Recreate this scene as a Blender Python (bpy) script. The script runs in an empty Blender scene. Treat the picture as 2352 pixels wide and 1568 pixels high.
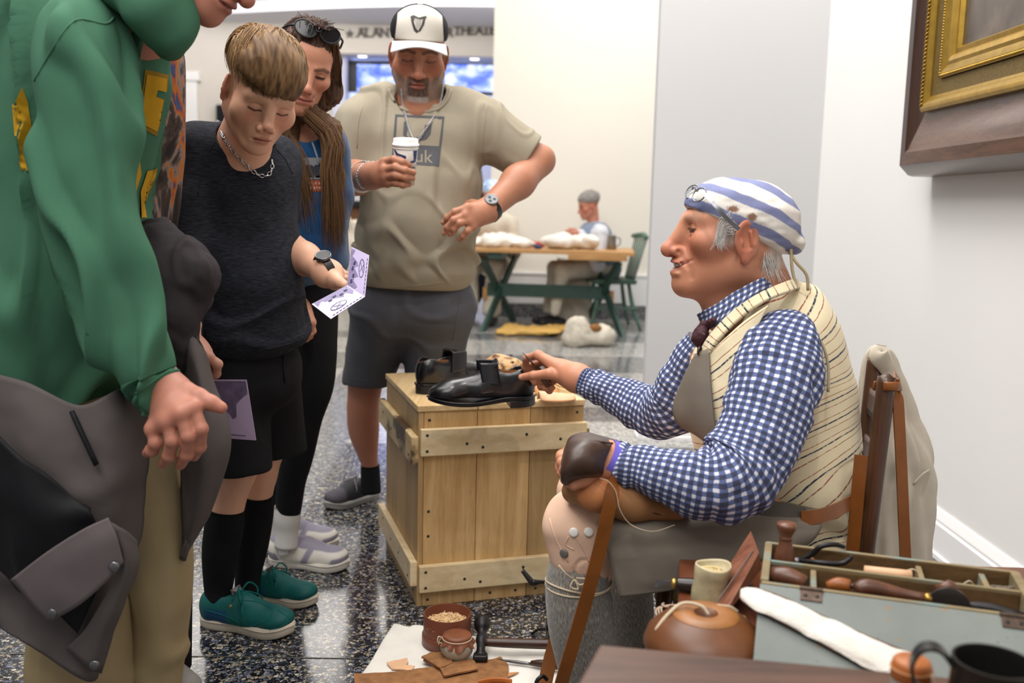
import bpy,bmesh,math,random
import numpy as np
from mathutils import Vector,Matrix
from mathutils.bvhtree import BVHTree
C=bpy.context.scene.collection
SC=bpy.context.scene
rng=np.random.default_rng(7)
random.seed(7)
V3=lambda*a:np.array(a if len(a)>1 else a[0],dtype=float)

# ------------------------------------------------------------------ camera
CAM_H,FPX,TILT,ROLL=1.10,2200.0,math.atan(310/2200.0),0.024
fwd=V3(0,math.cos(TILT),-math.sin(TILT))
up0=V3(0,math.sin(TILT),math.cos(TILT))
rt=math.cos(ROLL)*V3(1,0,0)+math.sin(ROLL)*up0
up=-math.sin(ROLL)*V3(1,0,0)+math.cos(ROLL)*up0
CAMP=V3(0,0,CAM_H)
cd=bpy.data.cameras.new('camera')
cam=bpy.data.objects.new('camera',cd)
C.objects.link(cam)
cam.matrix_world=Matrix(((rt[0],up[0],-fwd[0],0),(rt[1],up[1],-fwd[1],0),(rt[2],up[2],-fwd[2],CAM_H),(0,0,0,1)))
cd.sensor_width=36.0
cd.lens=FPX/2352*36
cd.clip_start=0.05
cd.dof.use_dof=True
cd.dof.focus_distance=2.05
cd.dof.aperture_fstop=3.5
SC.camera=cam

def ray(px,py):
 return fwd+rt*((px-1176)/FPX)-up*((py-784)/FPX)
def P(px,py,Y):
 """world point seen at pixel (px,py) whose distance along the room (world Y) is Y"""
 d=ray(px,py)
 return CAMP+d*(Y/d[1])
def onfloor(px,py,z=0.0):
 d=ray(px,py)
 return CAMP+d*((z-CAM_H)/d[2])
def onx(px,py,X):
 d=ray(px,py)
 return CAMP+d*(X/d[0])
def mpp(Y):
 return Y/FPX

# ------------------------------------------------------------------ light
SC.view_settings.view_transform='Standard'
SC.view_settings.look='None'
SC.view_settings.gamma=1.0
SC.view_settings.use_curve_mapping=False
SC.view_settings.exposure=0.0
W=bpy.data.worlds.new('world')
SC.world=W
W.use_nodes=True
W.node_tree.nodes['Background'].inputs[0].default_value=(1.0,0.98,0.955,1)
W.node_tree.nodes['Background'].inputs[1].default_value=0.36
def area(name,loc,target,sx,sy,power,col=(1,0.975,0.94),spread=None):
 l=bpy.data.lights.new(name,'AREA')
 l.shape='RECTANGLE';l.size=sx;l.size_y=sy;l.energy=power;l.color=col
 if spread:l.spread=spread
 o=bpy.data.objects.new(name,l);C.objects.link(o)
 o.location=loc
 d=Vector(target)-Vector(loc)
 o.rotation_euler=d.to_track_quat('-Z','Y').to_euler()
 return o
def spot(name,loc,target,power,ang,blend,size,col=(1,0.96,0.91)):
 l=bpy.data.lights.new(name,'SPOT')
 l.energy=power;l.color=col;l.spot_size=math.radians(ang);l.spot_blend=blend;l.shadow_soft_size=size
 o=bpy.data.objects.new(name,l);C.objects.link(o)
 o.location=loc
 o.rotation_euler=(Vector(target)-Vector(loc)).to_track_quat('-Z','Y').to_euler()
 return o
area('ceiling_lights_hall',(-1.2,2.4,4.3),(-0.5,2.6,0),3.2,2.4,150)
area('ceiling_lights_front',(-0.6,-0.6,3.9),(0.3,2.2,0.8),2.6,1.6,82)
area('ceiling_lights_back',(0.9,7.4,4.4),(0.9,8.3,0),3.0,2.6,170)
area('ceiling_lights_lobby',(-2.5,10.5,4.3),(-2.5,11.5,0),5.0,2.5,90,(1,0.95,0.9))
area('added_wall_fill',(0.2,3.6,4.2),(1.42,3.4,1.6),1.2,1.6,75)  # unseen lamp, added to brighten the right wall
spot('track_light_bench',(0.35,0.9,3.9),(0.25,2.5,0.3),110,42,0.7,0.06)
spot('track_light_people',(-1.9,0.9,4.0),(-0.6,2.7,0.9),80,60,0.8,0.08)

# ------------------------------------------------------------------ materials
def lin(c):
 return c/12.92 if c<=0.04045 else((c+0.055)/1.055)**2.4
def H(h,a=1.0):
 if not isinstance(h,str):return tuple(h)+((1.0,)if len(h)==3 else())
 h=h.lstrip('#')
 return tuple(lin(int(h[i:i+2],16)/255)for i in(0,2,4))+(a,)
class NT:
 def __init__(s,name):
  s.m=bpy.data.materials.new(name);s.m.use_nodes=True
  s.t=s.m.node_tree;s.n=s.t.nodes;s.b=s.n['Principled BSDF']
 def new(s,ty,**kw):
  n=s.n.new(ty)
  for k,v in kw.items():setattr(n,k,v)
  return n
 def link(s,a,b):s.t.links.new(a,b)
 def coord(s,kind='Object',scale=(1,1,1),attr=None,rot=(0,0,0)):
  mp=s.new('ShaderNodeMapping');mp.inputs['Scale'].default_value=scale;mp.inputs['Rotation'].default_value=rot
  if attr:
   a=s.new('ShaderNodeAttribute');a.attribute_name=attr;s.link(a.outputs['Vector'],mp.inputs[0])
  else:
   c=s.new('ShaderNodeTexCoord');s.link(c.outputs[kind],mp.inputs[0])
  return mp.outputs[0]
 def noise(s,vec,scale,detail=4,rough=0.55,dist=0.0):
  n=s.new('ShaderNodeTexNoise');n.inputs['Scale'].default_value=scale;n.inputs['Detail'].default_value=detail
  n.inputs['Roughness'].default_value=rough;n.inputs['Distortion'].default_value=dist
  if vec is not None:s.link(vec,n.inputs['Vector'])
  return n.outputs['Fac']
 def ramp(s,fac,stops,interp='LINEAR'):
  r=s.new('ShaderNodeValToRGB');r.color_ramp.interpolation=interp
  e=r.color_ramp.elements
  while len(e)<len(stops):e.new(0.5)
  for i,(p,c)in enumerate(stops):
   e[i].position=p;e[i].color=H(c)
  s.link(fac,r.inputs[0]);return r.outputs[0]
 def mix(s,fac,a,b,mode='MIX'):
  m=s.new('ShaderNodeMix');m.data_type='RGBA';m.blend_type=mode
  if isinstance(fac,(int,float)):m.inputs[0].default_value=fac
  else:s.link(fac,m.inputs[0])
  for i,v in((6,a),(7,b)):
   if isinstance(v,(tuple,str)):m.inputs[i].default_value=H(v)
   else:s.link(v,m.inputs[i])
  return m.outputs[2]
 def math(s,op,a,b=None,c=None):
  m=s.new('ShaderNodeMath',operation=op)
  for i,v in enumerate((a,b,c)):
   if v is None:continue
   if isinstance(v,(int,float)):m.inputs[i].default_value=v
   else:s.link(v,m.inputs[i])
  return m.outputs[0]
 def sep(s,vec):
  n=s.new('ShaderNodeSeparateXYZ');s.link(vec,n.inputs[0]);return n.outputs
 def bump(s,h,strength=0.3,dist=0.002):
  b=s.new('ShaderNodeBump');b.inputs['Strength'].default_value=strength;b.inputs['Distance'].default_value=dist
  s.link(h,b.inputs['Height']);s.link(b.outputs[0],s.b.inputs['Normal'])
 def out(s,col=None,rough=0.6,metal=0.0,spec=0.5,sheen=0.0,sss=0.0):
  if col is not None:
   if isinstance(col,(tuple,str)):s.b.inputs['Base Color'].default_value=H(col)
   else:s.link(col,s.b.inputs['Base Color'])
  if isinstance(rough,(int,float)):s.b.inputs['Roughness'].default_value=rough
  else:s.link(rough,s.b.inputs['Roughness'])
  s.b.inputs['Metallic'].default_value=metal
  s.b.inputs['Specular IOR Level'].default_value=spec
  s.b.inputs['Sheen Weight'].default_value=sheen
  s.b.inputs['Subsurface Weight'].default_value=sss
  if sss:
   s.b.inputs['Subsurface Radius'].default_value=(1.0,0.35,0.2)
   s.b.inputs['Subsurface Scale'].default_value=0.006
  return s.m
def plain(name,col,rough=0.6,metal=0.0,var=0.12,vs=18,bump=0.15,bs=120,spec=0.5,bd=0.001,sheen=0.0):
 t=NT(name);v=t.coord()
 n=t.noise(v,vs,5)
 c=H(col)
 lo=tuple(x*(1-var)for x in c[:3]);hi=tuple(min(1,x*(1+var))for x in c[:3])
 cc=t.ramp(n,[(0.3,lo),(0.7,hi)])
 if bump:t.bump(t.noise(v,bs,3),bump,bd)
 return t.out(cc,rough,metal,spec,sheen)
def fabric(name,col,rough=0.9,var=0.12,weave=900,bump=0.3,heather=None,sheen=0.0,vs=14,bd=0.0008):
 """cloth: weave bump on the garment's own u,v, broad colour variation and heathered threads"""
 t=NT(name);v=t.coord();uv=t.coord(attr='fuv')
 c=H(col)
 n=t.noise(v,vs,4)
 cc=t.ramp(n,[(0.3,tuple(x*(1-var)for x in c[:3])),(0.7,tuple(min(1,x*(1+var))for x in c[:3]))])
 if heather:
  hv=t.coord(scale=(60,60,700))
  cc=t.mix(t.ramp(t.noise(hv,1.0,3),[(0.42,(0,0,0)),(0.66,(1,1,1))]),cc,heather)
 t.bump(t.noise(v,weave,2),bump,bd)
 return t.out(cc,rough,0,0.2,sheen)
def wood(name,c1,c2,axis=2,sc=14,rough=0.55,stretch=14,bump=0.2,spec=0.4,rnd=0.25,stain=None):
 t=NT(name)
 s=[stretch,stretch,stretch];s[axis]=1.0
 v=t.coord(scale=tuple(s))
 oi=t.new('ShaderNodeObjectInfo')
 vadd=t.new('ShaderNodeVectorMath',operation='ADD');t.link(v,vadd.inputs[0])
 mul=t.new('ShaderNodeVectorMath',operation='SCALE');mul.inputs[3].default_value=40
 cv=t.new('ShaderNodeCombineXYZ')
 for i in range(3):t.link(oi.outputs['Random'],cv.inputs[i])
 t.link(cv.outputs[0],mul.inputs[0]);t.link(mul.outputs[0],vadd.inputs[1])
 n=t.noise(vadd.outputs[0],sc/4,6,0.6,0.6)
 n2=t.noise(vadd.outputs[0],sc*3,3,0.5,0.2)
 f=t.math('ADD',t.math('MULTIPLY',n,0.75),t.math('MULTIPLY',n2,0.25))
 cc=t.ramp(f,[(0.3,c1),(0.68,c2)])
 hsv=t.new('ShaderNodeHueSaturation');t.link(cc,hsv.inputs['Color'])
 t.link(t.math('ADD',t.math('MULTIPLY',oi.outputs['Random'],rnd),1-rnd/2),hsv.inputs['Value'])
 cc=hsv.outputs[0]
 if stain:
  sv=t.coord(scale=(1,1,1))
  cc=t.mix(t.ramp(t.noise(sv,stain[1],4),[(0.5,(0,0,0)),(0.62,(1,1,1))]),cc,stain[0])
 t.bump(f,bump,0.0015)
 return t.out(cc,rough,0,spec)
def skinmat(name,rough=0.48,bscale=420):
 t=NT(name)
 a=t.new('ShaderNodeAttribute');a.attribute_name='Col'
 v=t.coord()
 n=t.noise(v,70,5)
 cc=t.mix(t.math('MULTIPLY',n,0.30),a.outputs['Color'],t.mix(1.0,a.outputs['Color'],(0.90,0.68,0.62),'MULTIPLY'))
 t.bump(t.noise(v,bscale,3),0.22,0.0007)
 return t.out(cc,rough,0,0.4,0,0.12)
def vcol(name,rough=0.8,bump=0.2,bs=500,spec=0.3,metal=0.0):
 t=NT(name)
 a=t.new('ShaderNodeAttribute');a.attribute_name='Col'
 t.bump(t.noise(t.coord(),bs,3),bump,0.0008)
 return t.out(a.outputs['Color'],rough,metal,spec)
def emit(name,col,strength):
 t=NT(name);t.b.inputs['Emission Color'].default_value=H(col);t.b.inputs['Emission Strength'].default_value=strength
 return t.out(col,0.5)

# ------------------------------------------------------------------ objects
def wloc(o):
 p=V3(0,0,0)
 while o is not None:
  p=p+np.array(o.location);o=o.parent
 return p
def thing(name,label,cat,loc=(0,0,0),group=None):
 o=bpy.data.objects.new(name,None);C.objects.link(o)
 o.location=loc;o['label']=label;o['category']=cat;o.empty_display_size=0.05
 if group:o['group']=group
 return o
def tag(o,label=None,cat=None,group=None,kind=None):
 if label:o['label']=label
 if cat:o['category']=cat
 if group:o['group']=group
 if kind:o['kind']=kind
 return o
def mesh_obj(name,v,f,mat,parent=None,smooth=True,col=None,fuv=None,mats=None,midx=None,origin=None):
 v=np.asarray(v,dtype=float).reshape(-1,3)
 if parent is not None:org=wloc(parent)
 elif origin is not None:org=V3(origin)
 else:org=V3(0,0,0)
 me=bpy.data.meshes.new(name)
 if isinstance(f,np.ndarray):
  nf,k=f.shape
  me.vertices.add(len(v));me.vertices.foreach_set('co',(v-org).ravel())
  me.loops.add(nf*k);me.loops.foreach_set('vertex_index',f.ravel().astype(np.int32))
  me.polygons.add(nf)
  me.polygons.foreach_set('loop_start',np.arange(0,nf*k,k,dtype=np.int32))
  me.polygons.foreach_set('loop_total',np.full(nf,k,dtype=np.int32))
  me.update(calc_edges=True)
 else:
  me.from_pydata([tuple(x)for x in(v-org)],[],[tuple(int(i)for i in x)for x in f])
 me.polygons.foreach_set('use_smooth',[smooth]*len(me.polygons))
 if col is not None:
  a=me.color_attributes.new('Col','FLOAT_COLOR','POINT')
  cc=np.ones((len(v),4));cc[:,:3]=col
  a.data.foreach_set('color',cc.ravel())
 if fuv is not None:
  a=me.attributes.new('fuv','FLOAT_VECTOR','POINT')
  uu=np.zeros((len(v),3));uu[:,:2]=fuv
  a.data.foreach_set('vector',uu.ravel())
 for m in(mats or[mat]):me.materials.append(m)
 if midx is not None:me.polygons.foreach_set('material_index',np.asarray(midx,dtype=np.int32))
 me.update()
 o=bpy.data.objects.new(name,me);C.objects.link(o)
 if parent is not None:o.parent=parent
 elif origin is not None:o.location=origin
 return o
class MB:
 """collects verts/faces of several primitives into one mesh"""
 def __init__(s):s.v=[];s.f=[];s.n=0
 def add(s,v,f):
  v=np.asarray(v,dtype=float).reshape(-1,3)
  s.v.append(v);s.f+=[[int(i)+s.n for i in q]for q in f];s.n+=len(v);return s
 def box(s,lo,hi,bev=0.0,R=None,at=None):
  lo=V3(lo);hi=V3(hi)
  bm=bmesh.new();bmesh.ops.create_cube(bm,size=1)
  for q in bm.verts:q.co=Vector((lo+hi)/2)+Vector([q.co[i]*(hi-lo)[i]for i in range(3)])
  if bev:bmesh.ops.bevel(bm,geom=bm.edges[:],offset=bev,segments=2,profile=0.6,affect='EDGES')
  v=np.array([q.co[:]for q in bm.verts]);bm.verts.index_update()
  f=[[q.index for q in p.verts]for p in bm.faces];bm.free()
  if R is not None:v=v@np.asarray(R).T
  if at is not None:v=v+V3(at)
  return s.add(v,f)
 def frus(s,pts8,bev=0.0):
  """hexahedron: 4 bottom corners then 4 top corners (same winding)"""
  bm=bmesh.new();vs=[bm.verts.new(p)for p in pts8]
  for q in((0,1,2,3),(4,5,6,7),(0,1,5,4),(1,2,6,5),(2,3,7,6),(3,0,4,7)):bm.faces.new([vs[i]for i in q])
  bmesh.ops.recalc_face_normals(bm,faces=bm.faces[:])
  if bev:bmesh.ops.bevel(bm,geom=bm.edges[:],offset=bev,segments=2,profile=0.6,affect='EDGES')
  bm.verts.index_update()
  v=np.array([q.co[:]for q in bm.verts]);f=[[q.index for q in p.verts]for p in bm.faces];bm.free()
  return s.add(v,f)
 def tube(s,pts,r,n=8,caps=True,sub=1,flat=None):
  v,f=tube(pts,r,n,caps,sub,flat);return s.add(v,f)
 def lathe(s,prof,n=24,M=None,at=(0,0,0)):
  v,f=lathe(prof,n)
  if M is not None:v=v@np.asarray(M).T
  return s.add(v+V3(at),f)
 def build(s,name,mat,parent=None,smooth=False,**kw):
  v=np.concatenate(s.v)if s.v else np.zeros((0,3))
  o=mesh_obj(name,v,s.f,mat,parent,smooth,**kw)
  return o
def autosmooth(o,ang=40):
 me=o.data
 me.polygons.foreach_set('use_smooth',[True]*len(me.polygons))
 bm=bmesh.new();bm.from_mesh(me)
 bmesh.ops.recalc_face_normals(bm,faces=bm.faces[:])
 for e in bm.edges:
  if len(e.link_faces)==2 and e.calc_face_angle(0)>math.radians(ang):e.smooth=False
 bm.to_mesh(me);bm.free();return o
def catmull(P_,sub):
 P_=np.asarray(P_,dtype=float)
 if P_.ndim==1:P_=P_[:,None]
 if sub<=1:return P_
 n=len(P_);E=np.vstack([2*P_[0]-P_[1],P_,2*P_[-1]-P_[-2]])
 out=[]
 for i in range(n-1):
  p0,p1,p2,p3=E[i],E[i+1],E[i+2],E[i+3]
  for k in range(sub):
   t=k/sub
   out.append(0.5*(2*p1+(p2-p0)*t+(2*p0-5*p1+4*p2-p3)*t*t+(3*p1-p0-3*p2+p3)*t**3))
 out.append(P_[-1]);return np.array(out)
def unit(v):
 v=np.asarray(v,dtype=float);return v/max(1e-9,np.linalg.norm(v))
def tube(pts,r,n=8,caps=True,sub=1,flat=None):
 pts=np.asarray(pts,dtype=float)
 rr=np.broadcast_to(np.asarray(r,dtype=float),(len(pts),)).copy()
 if sub>1:pts,rr=catmull(pts,sub),catmull(rr,sub)[:,0]
 T=np.gradient(pts,axis=0);T/=np.maximum(1e-9,np.linalg.norm(T,axis=1))[:,None]
 ref=V3(0,0,1)if abs(T[0][2])<0.9 else V3(1,0,0)
 a=unit(np.cross(T[0],ref));V=[]
 th=np.linspace(0,2*math.pi,n,endpoint=False)
 for i in range(len(pts)):
  a=unit(a-T[i]*np.dot(a,T[i]));b=np.cross(T[i],a)
  if flat is None:ca,cb=a,b
  else:
   ca=unit(np.cross(T[i],V3(flat[1])));cb=np.cross(T[i],ca)*flat[0]
  V.append(pts[i]+rr[i]*(np.cos(th)[:,None]*ca+np.sin(th)[:,None]*cb))
 V=np.concatenate(V);m=len(pts);f=[]
 for i in range(m-1):
  for j in range(n):
   k=(j+1)%n;f.append([i*n+j,i*n+k,(i+1)*n+k,(i+1)*n+j])
 if caps:f.append(list(range(n))[::-1]);f.append(list(range((m-1)*n,m*n)))
 return V,f
def lathe(prof,n=24):
 """profile [(radius, z)...] turned round z"""
 V=[];f=[];th=np.linspace(0,2*math.pi,n,endpoint=False)
 for r,z in prof:V+=[(max(r,1e-5)*math.cos(t),max(r,1e-5)*math.sin(t),z)for t in th]
 m=len(prof)
 for i in range(m-1):
  for j in range(n):
   k=(j+1)%n;f.append([i*n+j,i*n+k,(i+1)*n+k,(i+1)*n+j])
 return np.array(V),f
def prism(poly,nrm,th):
 """extrude a 3D polygon along nrm by th"""
 p=np.asarray(poly,dtype=float);n=len(p)
 V=np.vstack([p,p+V3(nrm)*th])
 f=[list(range(n))[::-1],list(range(n,2*n))]+[[i,(i+1)%n,n+(i+1)%n,n+i]for i in range(n)]
 return V,f
def box_obj(name,lo,hi,mat,parent=None,bev=0.0,smooth=False,**kw):
 return MB().box(lo,hi,bev).build(name,mat,parent,smooth,**kw)
def struct(o):o['kind']='structure';return o

# value noise, vectorised
def _h(ix,iy,iz,seed):
 n=(ix*374761393+iy*668265263+iz*2147483647+seed*144665)&0xffffffff
 n=((n^(n>>13))*1274126177)&0xffffffff
 return((n^(n>>16))&0xffff)/65535.0
def vnoise(p,seed=0):
 p=np.asarray(p,dtype=float);i=np.floor(p).astype(np.int64);f=p-i;f=f*f*(3-2*f)
 out=0
 for dx in(0,1):
  for dy in(0,1):
   for dz in(0,1):
    w=(f[...,0]if dx else 1-f[...,0])*(f[...,1]if dy else 1-f[...,1])*(f[...,2]if dz else 1-f[...,2])
    out=out+w*_h(i[...,0]+dx,i[...,1]+dy,i[...,2]+dz,seed)
 return out*2-1
def fbm(p,o=3,seed=0):
 a,s,t=0.0,1.0,0.0
 for k in range(o):
  a=a+s*vnoise(np.asarray(p)*2**k,seed+k);t+=s;s*=0.5
 return a/t
def ridge(p,seed=0):
 return 1-np.abs(vnoise(p,seed))*2
def vnormals(v,f):
 n=np.zeros_like(v)
 q=np.asarray(f)
 a=np.cross(v[q[:,2]]-v[q[:,0]],v[q[:,3 if q.shape[1]>3 else 1]]-v[q[:,1 if q.shape[1]>3 else 0]])
 for k in range(q.shape[1]):np.add.at(n,q[:,k],a)
 return n/np.maximum(1e-12,np.linalg.norm(n,axis=1))[:,None]

# ------------------------------------------------------------------ lofts (sleeves, trousers, vests)
def loft(rings,nseg=40,sub=6,ref=(0,1,0),fold=None,caps=(True,True),power=2.0,fixed_n=None):
 """rings: (centre, ra along ref, rb across[, front bulge]) -> verts, quads, (u,v) in metres"""
 c=catmull([r[0]for r in rings],sub);ra=catmull([r[1]for r in rings],sub)[:,0];rb=catmull([r[2]for r in rings],sub)[:,0]
 m=len(c)
 T=np.gradient(c,axis=0);T/=np.maximum(1e-9,np.linalg.norm(T,axis=1))[:,None]
 if fixed_n is not None:T=np.broadcast_to(unit(fixed_n),T.shape)
 th=np.linspace(0,2*math.pi,nseg,endpoint=False)
 ct,st=np.cos(th),np.sin(th)
 ct2=np.sign(ct)*np.abs(ct)**(2/power);st2=np.sign(st)*np.abs(st)**(2/power)
 ref=V3(ref);V=np.zeros((m,nseg,3));N=np.zeros((m,nseg,3))
 for i in range(m):
  a=unit(ref-T[i]*np.dot(ref,T[i]));b=np.cross(T[i],a)
  V[i]=c[i]+ra[i]*ct2[:,None]*a+rb[i]*st2[:,None]*b
  N[i]=ct[:,None]*a+st[:,None]*b
 L=np.concatenate([[0],np.cumsum(np.linalg.norm(np.diff(c,axis=0),axis=1))])
 rm=np.mean((ra+rb)/2)
 U=np.stack([np.broadcast_to(th*rm,(m,nseg)),np.broadcast_to(L[:,None],(m,nseg))],-1)
 if fold is not None:
  t=np.linspace(0,1,m)[:,None]+0*th[None,:]
  V=V+N*fold(t,np.broadcast_to(th,(m,nseg)),V)[...,None]
 V=V.reshape(-1,3)
 i,j=np.meshgrid(np.arange(m-1),np.arange(nseg),indexing='ij');k=(j+1)%nseg
 F=np.stack([i*nseg+j,i*nseg+k,(i+1)*nseg+k,(i+1)*nseg+j],-1).reshape(-1,4)
 U=U.reshape(-1,2)
 if caps[0]or caps[1]:
  ex=[];V=[V];U=[U];n0=m*nseg
  for e,flag in((0,caps[0]),(m-1,caps[1])):
   if not flag:continue
   V.append(c[e][None]);U.append(np.array([[0,L[e]]]));j=np.arange(nseg);k=(j+1)%nseg
   q=np.stack([e*nseg+j,e*nseg+k,np.full(nseg,n0),np.full(nseg,n0)],-1)
   ex.append(q);n0+=1
  V=np.concatenate(V);U=np.concatenate(U)
  tris=[[int(a),int(b),int(d)]for q in ex for a,b,d,_ in q]
  return V,F.tolist()+tris,U
 return V,F,U
def prings(rows,ratio=1.0):
 """rows (px,py,Y,halfwidth_px[,depth ratio]) -> loft rings; half width measured in the picture plane"""
 out=[]
 for r in rows:
  w=r[3]*mpp(r[2]);out.append((P(r[0],r[1],r[2]),w*(r[4]if len(r)>4 else ratio),w))
 return out
def sheet(fn,nu,nv,th=0.0):
 """cloth/leather sheet from fn(u,v)->xyz on a grid, given a thickness"""
 u,v=np.meshgrid(np.linspace(0,1,nu),np.linspace(0,1,nv),indexing='ij')
 Pp=fn(u,v).reshape(-1,3)
 i,j=np.meshgrid(np.arange(nu-1),np.arange(nv-1),indexing='ij')
 F=np.stack([i*nv+j,(i+1)*nv+j,(i+1)*nv+j+1,i*nv+j+1],-1).reshape(-1,4)
 if th:
  N=vnormals(Pp,F);n=len(Pp)
  Vv=np.vstack([Pp,Pp-N*th])
  F2=F[:,::-1]+n;ed=[]
  idx=np.arange(nu*nv).reshape(nu,nv)
  loop=np.concatenate([idx[:,0],idx[-1,1:],idx[-2::-1,-1],idx[0,-2:0:-1]])
  l2=np.roll(loop,-1)
  ed=np.stack([loop+n,l2+n,l2,loop],-1)
  return Vv,np.concatenate([F,F2,ed]),np.concatenate([np.stack([u,v],-1).reshape(-1,2)]*2)
 return Pp,F,np.stack([u,v],-1).reshape(-1,2)
def bilerp(a,b,c,d):
 a,b,c,d=map(V3,(a,b,c,d))
 return lambda u,v:(a*((1-u)*(1-v))[...,None]+b*(u*(1-v))[...,None]+c*(u*v)[...,None]+d*((1-u)*v)[...,None])

# ------------------------------------------------------------------ SDF modelling (bodies, heads, hands, soft things)
class SDF:
 def __init__(s):s.p=[]
 def ell(s,c,r,R=None,k=0.01,op=1):s.p.append(('e',V3(c),np.broadcast_to(np.asarray(r,float),(3,)).copy(),R,k,op));return s
 def cone(s,a,b,ra,rb=None,k=0.01,op=1):
  s.p.append(('c',V3(a),V3(b),(ra,ra if rb is None else rb),k,op));return s
 def chain(s,pts,rad,k=0.006):
  for i in range(len(pts)-1):s.cone(pts[i],pts[i+1],rad[i],rad[i+1],k)
  return s
 def box(s,c,h,R=None,r=0.005,k=0.01,op=1):s.p.append(('b',V3(c),V3(h),(R,r),k,op));return s
 def xform(s,M,t,sc=1.0):
  o=SDF();M=np.asarray(M)
  for q in s.p:
   if q[0]=='e':o.p.append(('e',M@(q[1]*sc)+t,q[2]*sc,M@(np.eye(3)if q[3]is None else q[3]),q[4]*sc,q[5]))
   elif q[0]=='c':o.p.append(('c',M@(q[1]*sc)+t,M@(q[2]*sc)+t,(q[3][0]*sc,q[3][1]*sc),q[4]*sc,q[5]))
   else:o.p.append(('b',M@(q[1]*sc)+t,q[2]*sc,(M@(np.eye(3)if q[3][0]is None else q[3][0]),q[3][1]*sc),q[4]*sc,q[5]))
  return o
 def extend(s,o):s.p+=o.p;return s
 def bb(s,q):
  if q[0]=='e':
   R=np.eye(3)if q[3]is None else q[3];e=np.sqrt(((R*q[2])**2).sum(1));return q[1]-e,q[1]+e
  if q[0]=='c':
   ra,rb=q[3];return np.minimum(q[1]-ra,q[2]-rb),np.maximum(q[1]+ra,q[2]+rb)
  R=np.eye(3)if q[3][0]is None else q[3][0];e=np.abs(R)@q[2];return q[1]-e,q[1]+e
 def mesh(s,h,lo=None,hi=None,smooth=0,disp=None):
  bbs=[s.bb(q)for q in s.p if q[5]>0]
  L=np.min([b[0]for b in bbs],0)-3*h;U=np.max([b[1]for b in bbs],0)+3*h
  if lo is not None:L=np.maximum(L,lo)
  if hi is not None:U=np.minimum(U,hi)
  n=np.ceil((U-L)/h).astype(int)+1
  D=np.full(n,10.0,dtype=np.float32)
  ax=[L[i]+h*np.arange(n[i])for i in range(3)]
  for q in s.p:
   k=q[4];b0,b1=s.bb(q);pad=k+3*h
   i0=np.clip(np.floor((b0-pad-L)/h).astype(int),0,n);i1=np.clip(np.ceil((b1+pad-L)/h).astype(int)+1,0,n)
   if np.any(i1<=i0):continue
   X=ax[0][i0[0]:i1[0]][:,None,None];Y=ax[1][i0[1]:i1[1]][None,:,None];Z=ax[2][i0[2]:i1[2]][None,None,:]
   if q[0]=='e':
    dx,dy,dz=X-q[1][0],Y-q[1][1],Z-q[1][2];r=q[2]
    if q[3]is not None:
     R=q[3]
     dx,dy,dz=(R[0,0]*dx+R[1,0]*dy+R[2,0]*dz,R[0,1]*dx+R[1,1]*dy+R[2,1]*dz,R[0,2]*dx+R[1,2]*dy+R[2,2]*dz)
    k0=np.sqrt((dx/r[0])**2+(dy/r[1])**2+(dz/r[2])**2)
    k1=np.sqrt((dx/r[0]**2)**2+(dy/r[1]**2)**2+(dz/r[2]**2)**2)
    d=k0*(k0-1)/np.maximum(k1,1e-9)
    d=np.where(k0<1e-3,-r.min(),d)
   elif q[0]=='c':
    a,b=q[1],q[2];ba=b-a;bb=max(1e-12,ba@ba)
    t=np.clip(((X-a[0])*ba[0]+(Y-a[1])*ba[1]+(Z-a[2])*ba[2])/bb,0,1)
    d=np.sqrt((X-a[0]-t*ba[0])**2+(Y-a[1]-t*ba[1])**2+(Z-a[2]-t*ba[2])**2)-(q[3][0]+t*(q[3][1]-q[3][0]))
   else:
    dx,dy,dz=X-q[1][0],Y-q[1][1],Z-q[1][2];R,r=q[3]
    if R is not None:
     dx,dy,dz=(R[0,0]*dx+R[1,0]*dy+R[2,0]*dz,R[0,1]*dx+R[1,1]*dy+R[2,1]*dz,R[0,2]*dx+R[1,2]*dy+R[2,2]*dz)
    ax_,ay_,az_=np.abs(dx)-q[2][0]+r,np.abs(dy)-q[2][1]+r,np.abs(dz)-q[2][2]+r
    d=np.sqrt(np.maximum(ax_,0)**2+np.maximum(ay_,0)**2+np.maximum(az_,0)**2)+np.minimum(np.maximum(ax_,np.maximum(ay_,az_)),0)-r
   S=D[i0[0]:i1[0],i0[1]:i1[1],i0[2]:i1[2]];k=max(k,1e-5)
   if q[5]>0:
    hh=np.clip(0.5+0.5*(S-d)/k,0,1);S[...]=S*(1-hh)+d*hh-k*hh*(1-hh)
   else:
    hh=np.clip(0.5-0.5*(S+d)/k,0,1);S[...]=S*(1-hh)-d*hh+k*hh*(1-hh)
  # close the volume at the grid's edge
  D[0],D[-1],D[:,0],D[:,-1],D[:,:,0],D[:,:,-1]=[np.maximum(x,0.3*h)for x in(D[0],D[-1],D[:,0],D[:,-1],D[:,:,0],D[:,:,-1])]
  return nets(D,L,h,smooth)
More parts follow.
